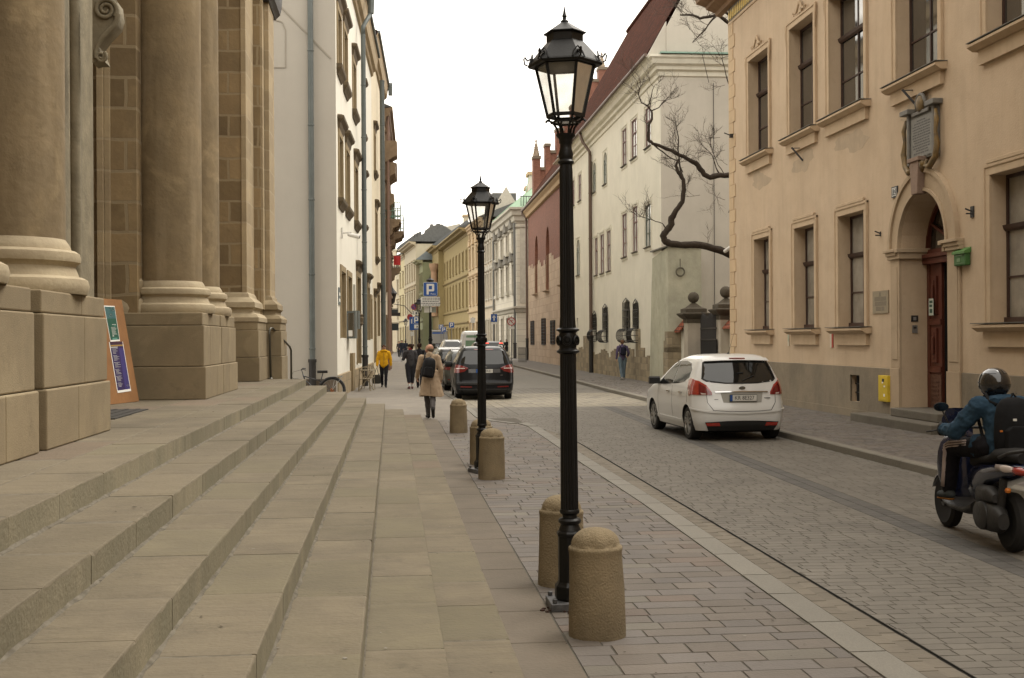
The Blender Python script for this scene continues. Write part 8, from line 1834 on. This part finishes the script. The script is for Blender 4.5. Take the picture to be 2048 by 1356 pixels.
# far pedestrians
for (x, y, rz, h, c1_, c2_, lab) in ((at(803,600,122).x,122,180,1.8,(.02,.022,.03),(.03,.035,.05),'far pedestrian in dark clothes, left one of the pair on the left pavement'),(at(810.5,600,120).x,120,10,1.78,(.025,.028,.04),(.05,.05,.06),'far pedestrian in dark jacket, right one of the pair on the left pavement'),(at(797.5,600,126).x,126,175,1.7,(.05,.04,.04),(.03,.03,.03),'small far pedestrian close to the left house fronts'),
       (11.35,118,170,1.76,(.02,.02,.022),(.018,.018,.02),'far person in black standing at the corner of the grey palace'),(10.9,119.5,190,1.68,(.22,.19,.16),(.05,.05,.06),'far person in a pale top beside the one in black by the grey palace')):
    t = person(lab, (x, y, 0.06 if x > 8 else 0), R_(rz)); J, k = joints(h, dict(hip_l=14,knee_l=6,hip_r=-10,knee_r=18,arm_l=-8,arm_r=8,elb_l=20,elb_r=25)); P = body(t, J, k, vox=.012); nm = '%02x%02x%02x' % tuple(int(255*v) for v in c1_)
    jacket(t, J, k, cloth('coat_'+nm, c1_), hem=.08, vox=.014); trousers(t, J, k, cloth('legs_'+nm, c2_), vox=.014); shoes(t, J, k, m_tyre); hair(t, J, k, MATS['hair_dark'], P)
# ---------------------------------------------------------------- scooter and its rider
SCX, SCY, SRZ = 5.44, 10.08, R_(-4)
s = thing('motor_scooter', 'dark blue and black motor scooter riding past at the right edge', 'scooter', (SCX, SCY, -.055), SRZ)
m_sblue = mat('scooter_blue', (.008,.012,.035), rough=.25, coat=1, bump=0); m_eng = mat('engine_black', (.022,.021,.020), (.03,.028,.026), ns=6, rough=.5, bump=.2)
WBS, RW = 1.42, .265
for nm, y in (('rear_wheel',0),('front_wheel',WBS)):
    q = MB(); q.lathe([(RW*.6,-.05),(RW*.82,-.062),(RW*.97,-.04),(RW,0),(RW*.97,.04),(RW*.82,.062),(RW*.6,.05)], 0, 0, 40, axis='x'); o = q.build(nm, m_tyre, s, smooth=True, auto=.7, loc=(0,y,RW))
    q = MB(); q.lathe([(RW*.62,-.045),(RW*.58,-.03),(RW*.58,.03),(RW*.62,.045)], 0,0,32,False,axis='x'); q.lathe([(.05,-.06),(.05,.06)],0,0,14,axis='x'); q.lathe([(.105,-.02),(.105,-.016)],0,0,24,axis='x')
    for k_ in range(5): a = 2*pi*k_/5; q.bar((0,.04*cos(a),.04*sin(a)),(0,RW*.6*cos(a),RW*.6*sin(a)),.035,.03)
    q.build('rim', mat('dark_alloy', (.05,.05,.05), rough=.4, metal=.5, bump=0), o)
q = MB(); q.rings([[(x, WBS+(RW+o_)*cos(a), RW+(RW+o_)*sin(a)) for x, o_ in ((-.075,.0),(-.06,.035),(0,.05),(.06,.035),(.075,.0))] for a in [R_(d) for d in range(20,175,12)]], closed=False, cap=False); q.build('front_fender', m_sblue, s, smooth=True)
q = MB()
for sx in (-1,1): q.tube([(sx*.07,WBS,RW),(sx*.07,WBS-.12,.60)], .022, 8)
q.tube([(0,WBS-.12,.58),(0,WBS-.36,1.0)], .035, 8); q.build('fork', m_eng, s, smooth=True)
def loft(rows, n=20, p=2.4):
    rg = []
    for y, z0, z1, w, cx in rows:
        r_ = []
        for j in range(n): a = 2*pi*j/n; c_, s__ = cos(a), sin(a); r_.append((cx+w*(abs(c_)**(2/p))*(1 if c_ > 0 else -1), y, (z0+z1)/2+(z1-z0)/2*(abs(s__)**(2/p))*(1 if s__ > 0 else -1)))
        rg.append(r_)
    return rg
q = MB(); q.rings(loft([(WBS-.20,.45,.72,.12,0),(WBS-.22,.40,.86,.20,0),(WBS-.26,.36,.98,.22,0),(WBS-.32,.32,1.0,.20,0),(WBS-.36,.34,.95,.15,0)])); q.rings([[(x*w_, WBS-.18+yy, z) for x, yy in ((-1,-.03),(0,.05),(1,-.03),(0,.03))] for z, w_, in ((.95,.16),(1.1,.15),(1.2,.1))]); q.build('leg_shield', m_sblue, s, smooth=True, auto=.8)
q = MB(); q.rings(loft([(WBS-.30,.27,.36,.19,0),(WBS-.5,.24,.33,.20,0),(WBS-.8,.24,.33,.20,0),(WBS-.92,.26,.40,.17,0)])); q.build('floorboard', m_eng, s, smooth=True, auto=.8)
q = MB(); q.rings(loft([(.66,.36,.62,.10,0),(.60,.38,.72,.15,0),(.45,.46,.77,.175,0),(.2,.55,.78,.18,0),(-.05,.62,.80,.17,0),(-.25,.68,.81,.13,0),(-.36,.72,.80,.06,0)])); q.build('body_panel', m_sblue, s, smooth=True, auto=.9)
q = MB(); q.rings(loft([(.64,.66,.76,.08,0),(.58,.68,.82,.14,0),(.35,.74,.84,.16,0),(.15,.76,.86,.16,0),(.08,.78,.92,.15,0),(-.15,.80,.93,.13,0),(-.28,.80,.90,.08,0)])); q.build('seat', m_tyre, s, smooth=True, auto=.9)
q = MB(); q.tube([(.14,-.05,.84),(.15,-.28,.90),(.08,-.42,.93),(-.08,-.42,.93),(-.15,-.28,.90),(-.14,-.05,.84)], .016, 8); q.build('grab_rail', m_eng, s, smooth=True)
q = MB(); q.rings(loft([(-.22,.70,.80,.135,0),(-.32,.70,.79,.12,0),(-.38,.72,.77,.07,0)])); q.build('tail_light', m_tail, s, smooth=True)
for sx in (-1,1): q = MB(); q.rings(loft([(-.06,.735,.785,.02,sx*.165),(-.2,.72,.79,.028,sx*.145),(-.27,.735,.78,.02,sx*.125)],12)); q.build('indicator', m_tailw, s, smooth=True); q = MB(); q.ball((sx*.13,-.20,.57), .028, n=8); q.build('reflector', mat('amber', (.5,.15,.02), rough=.3, bump=0), s)
q = MB(); q.rings(loft([(.42,.20,.38,.05,-.13),(.32,.16,.44,.075,-.14),(.1,.17,.46,.085,-.15),(-.08,.18,.42,.08,-.15),(-.16,.22,.36,.05,-.15)])); q.rings(loft([(.34,.40,.50,.04,-.15),(.26,.40,.57,.065,-.16),(.05,.42,.58,.07,-.16),(-.06,.44,.52,.05,-.16)])); 
o = q.build('engine', m_eng, s, smooth=True, auto=.7); q = MB(); q.lathe([(.02,-.025),(.10,-.022),(.125,-.01),(.13,.03)],0,0,24,axis='x'); q.build('clutch_cover', m_eng, s, smooth=True, auto=.6, loc=(-.225,.12,.31))
q = MB(); q.rings(loft([(.35,.18,.30,.05,.15),(.1,.20,.34,.065,.16),(-.3,.28,.42,.065,.17),(-.36,.31,.40,.04,.17)])); q.build('exhaust', m_eng, s, smooth=True)
q = MB(); q.tube([(-.12,-.02,.30),(-.13,-.12,.66)], .035, 8); q.tube([(.12,-.02,.30),(.13,-.12,.66)], .035, 8); q.build('shock_absorber', m_eng, s)
q = MB(); q.tube([(-.33,WBS-.58,1.0),(-.2,WBS-.52,1.03),(0,WBS-.40,1.03),(.2,WBS-.52,1.03),(.33,WBS-.58,1.0)], .015, 8); q.tube([(-.40,WBS-.46,.99),(-.3,WBS-.50,1.01)], .008, 5); q.build('handlebar', m_eng, s, smooth=True)
for sx in (-1,1):
    q = MB(); q.tube([(sx*.18,WBS-.50,1.03),(sx*.22,WBS-.48,1.13),(sx*.25,WBS-.47,1.20)], .007, 6); o = q.build('mirror_arm', m_eng, s)
    q = MB(); q.rings([[(sx*.26+.075*cos(a)*f_, WBS-.47+y_, 1.23+.045*sin(a)*f_) for a in [2*pi*j/20 for j in range(20)]] for y_, f_ in ((-.008,.92),(-.006,1),(.02,.8),(.03,.3))]); m_ = q.build('mirror', m_eng, o, smooth=True, auto=.8); q = MB(); q.rings([[(sx*.26+.068*cos(a), WBS-.48+y_, 1.23+.04*sin(a)) for a in [2*pi*j/20 for j in range(20)]] for y_ in (0,.003)]); q.build('mirror_glass', m_chrome, m_)
text('KR 27C', .045, m_ink, s, (0,-.402,.52), name='plate_lettering') if False else None
# rider
t = person('scooter rider in a blue jacket, dark striped trousers and black helmet leaning over the handlebar', (SCX, SCY, -.055), SRZ); k = 1.03
J = {n: Vector(v) for n, v in dict(hip=(0,.36,.92),waist=(0,.38,1.07),chest=(0,.46,1.24),neck=(0,.545,1.385),head=(0.0,.60,1.53),
  hipl=(-.10,.38,.90),hipr=(.10,.38,.90),kneel=(-.23,.80,.86),kneer=(.21,.88,.90),ankl=(-.22,.93,.46),ankr=(.20,1.02,.46),
  toel=(-.24,1.08,.385),toer=(.20,1.16,.385),heell=(-.22,.90,.40),heelr=(.20,.98,.40),shl=(-.20,.52,1.335),shr=(.20,.52,1.335),elbl=(-.34,.72,1.10),elbr=(.34,.72,1.10),wril=(-.335,.955,1.045),wrir=(.335,.955,1.045)).items()}
for n_ in ('hip','waist','chest','neck','head','shl','shr'): J[n_] = J[n_]+V3(.03,{'hip':-.10,'waist':-.14,'chest':-.17}.get(n_,-.20),{'hip':-.0,'waist':-.02,'chest':-.04}.get(n_,-.065))
for n_ in ('hipl','hipr'): J[n_] = J[n_]+V3(.01,-.08,0)
J['elbl'] = V3(-.31,.50,1.03); J['elbr'] = V3(.37,.50,1.03); J['wril'] = V3(-.33,.775,1.04); J['wrir'] = V3(.34,.775,1.04)
for n_ in ('kneel','kneer','ankl','ankr','toel','toer','heell','heelr'): J[n_] = J[n_]+V3(0,-.07,0)
J['hdl'] = V3(.02,.09,-.03); J['hdr'] = V3(-.02,.09,-.03)
q = None; P = body(t, J, k, vox=.0075, curl=.75)
m_jb = cloth('jacket_blue', (.027,.055,.085), (.019,.04,.066)); m_jd = cloth('jacket_navy', (.016,.022,.035))
q = MB(); q.cap(J['neck']-V3(0,.02,.09), .15, J['chest'], .17, 16, flat=((0,1,.2),.8)); q.cap(J['chest'], .17, J['waist'], .165, 16, flat=((0,1,.2),.85)); q.cap(J['waist'], .16, J['hip']+V3(0,-.03,-.03), .165, 16, flat=((0,1,0),.85))
for s_, n in ((-1,'l'),(1,'r')): q.cap(J['neck']-V3(0,.02,.05), .09, J['sh'+n], .088); q.cap(J['sh'+n], .088, J['elb'+n], .074); q.cap(J['elb'+n], .075, J['elb'+n].lerp(J['wri'+n],.85), .052); q.cap(J['sh'+n].lerp(J['elb'+n],.5)+V3(0,-.01,-.01), .082, J['elb'+n]+V3(0,-.01,-.01), .07)
q.cap(J['hip']+V3(-.07,.03,-.02), .12, J['hipl']+V3(-.03,.10,-.0), .11); q.cap(J['hip']+V3(.07,.03,-.02), .12, J['hipr']+V3(.03,.10,0), .11)
wrinkle(q.build('jacket', m_jb, t, vox=.009), .034, .075)
q = MB(); q.tube([J['neck']+V3(.105*cos(a),-.035+.085*sin(a),.02-.03*sin(a)) for a in [2*pi*i/18 for i in range(19)]], .055, 10, cap=False); q.cap(J['neck']+V3(-.06,-.09,-.0), .06, J['neck']+V3(.06,-.09,-.0), .06); wrinkle(q.build('hood', m_jb, t, vox=.009), .03, .06)
trousers(t, J, k, cloth('track_trousers', (.011,.010,.012)), wide=1.12)
m_str = cloth('stripe_pale', (.42,.34,.31)); m_st2 = cloth('stripe_blue', (.3,.33,.45))
for i, o_ in enumerate((-.022,0,.022)):
    q = MB(); pts = []
    for f_ in (.30,.45,.6,.75,.9): c_ = J['hipl'].lerp(J['kneel'], f_); pts.append(c_+V3(-.103*k+.03*f_-.0,0,.012)+V3(0,.3,1).normalized()*(o_+.035-.02*f_))
    pts.append(J['kneel']+V3(-.078,.035-o_*.5,.0+o_)); 
    for f_ in (.12,.3,.5,.75,.95): c_ = J['kneel'].lerp(J['ankl'], f_); pts.append(c_+V3(-.078+.014*f_, -.0-o_*1.0,0))
    q.tube(pts, .0095, 5); q.build('leg_stripe', m_str, t, smooth=True)
m_shoe = cloth('shoe_grey', (.045,.05,.05)); shoes(t, J, k, m_shoe, 1.15)
for n in 'lr': q = MB(); a, b = J['heel'+n]-V3(0,-.0,.038), J['toe'+n]-V3(0,-.01,.034); q.cap(a, .038, b, .036, 10, flat=((0,0,1),.35)); q.build('shoe_sole', cloth('sole_orange', (.22,.09,.02)), t)
for n, s_ in (('l',-1),('r',1)):
    q = MB(); w = J['wri'+n]; hd = J['hd'+n].normalized(); hand(q, w, hd, s_, 1.28, .75); q.cap(w-hd*.05, .04, w+hd*.02, .037); q.build('glove', m_tyre, t, vox=.0075)
q = MB(); H = J['head']+V3(0,.015,.005); rg = []
for i in range(1, 16):
    a = pi*i/16; z = -cos(a); r_ = sin(a); low = max(0, -z-.2)
    rg.append([(H.x+.137*r_*cos(b)*(1-.10*low), H.y+(.160+.012*max(0,sin(b)))*r_*sin(b)+.015*low*(1 if sin(b) > 0 else 0), H.z+.148*z*(.95 if z < 0 else 1)) for b in [2*pi*j/32 for j in range(32)]])
q.rings(rg); hm = q.build('helmet', mat('helmet_black', (.012,.011,.011), rough=.18, coat=1, bump=0), t, smooth=True)
q = MB(); rg = []
for i in range(9):
    e = R_(-22+i*7.5); rg.append([(H.x+.141*cos(e)*sin(b), H.y+.172*cos(e)*cos(b), H.z+.004+.152*sin(e)) for b in [R_(-82+164*j/20) for j in range(21)]])
q.rings(rg, cap=False, closed=False); q.build('visor', mat('visor_smoke', (.03,.03,.03), rough=.05, spec=.9, coat=1, bump=0), hm, smooth=True)
q = MB()
for s_ in (-1,1): 
    rg = []
    for i in range(5): e = R_(40+i*6); rg.append([(H.x+.1395*cos(e)*sin(b), H.y+.163*cos(e)*cos(b), H.z+.1505*sin(e)) for b in [R_(s_*(60+100*j/10)) for j in range(11)]])
    q.rings(rg, cap=False, closed=False)
q.build('helmet_stripe', mat('helmet_grey', (.03,.033,.04), rough=.2, coat=1, bump=0), hm, smooth=True)
b_ = backpack('large black backpack with a small white tag on the scooter rider', t, (.05,.19,1.10), .36, .52, .22, cloth('bag_dark', (.014,.014,.015)), J=(J, 1.0)); 
for o in b_.children: 
    pass
q = MB(); q.box(-.02,.01,-.075,-.065,1.16,1.18); q.build('white_tag', m_wht, b_); q = MB(); q.box(-.115,-.095,-.03,-.015,1.06,1.075); q.build('amber_tag', MATS['amber'], b_)
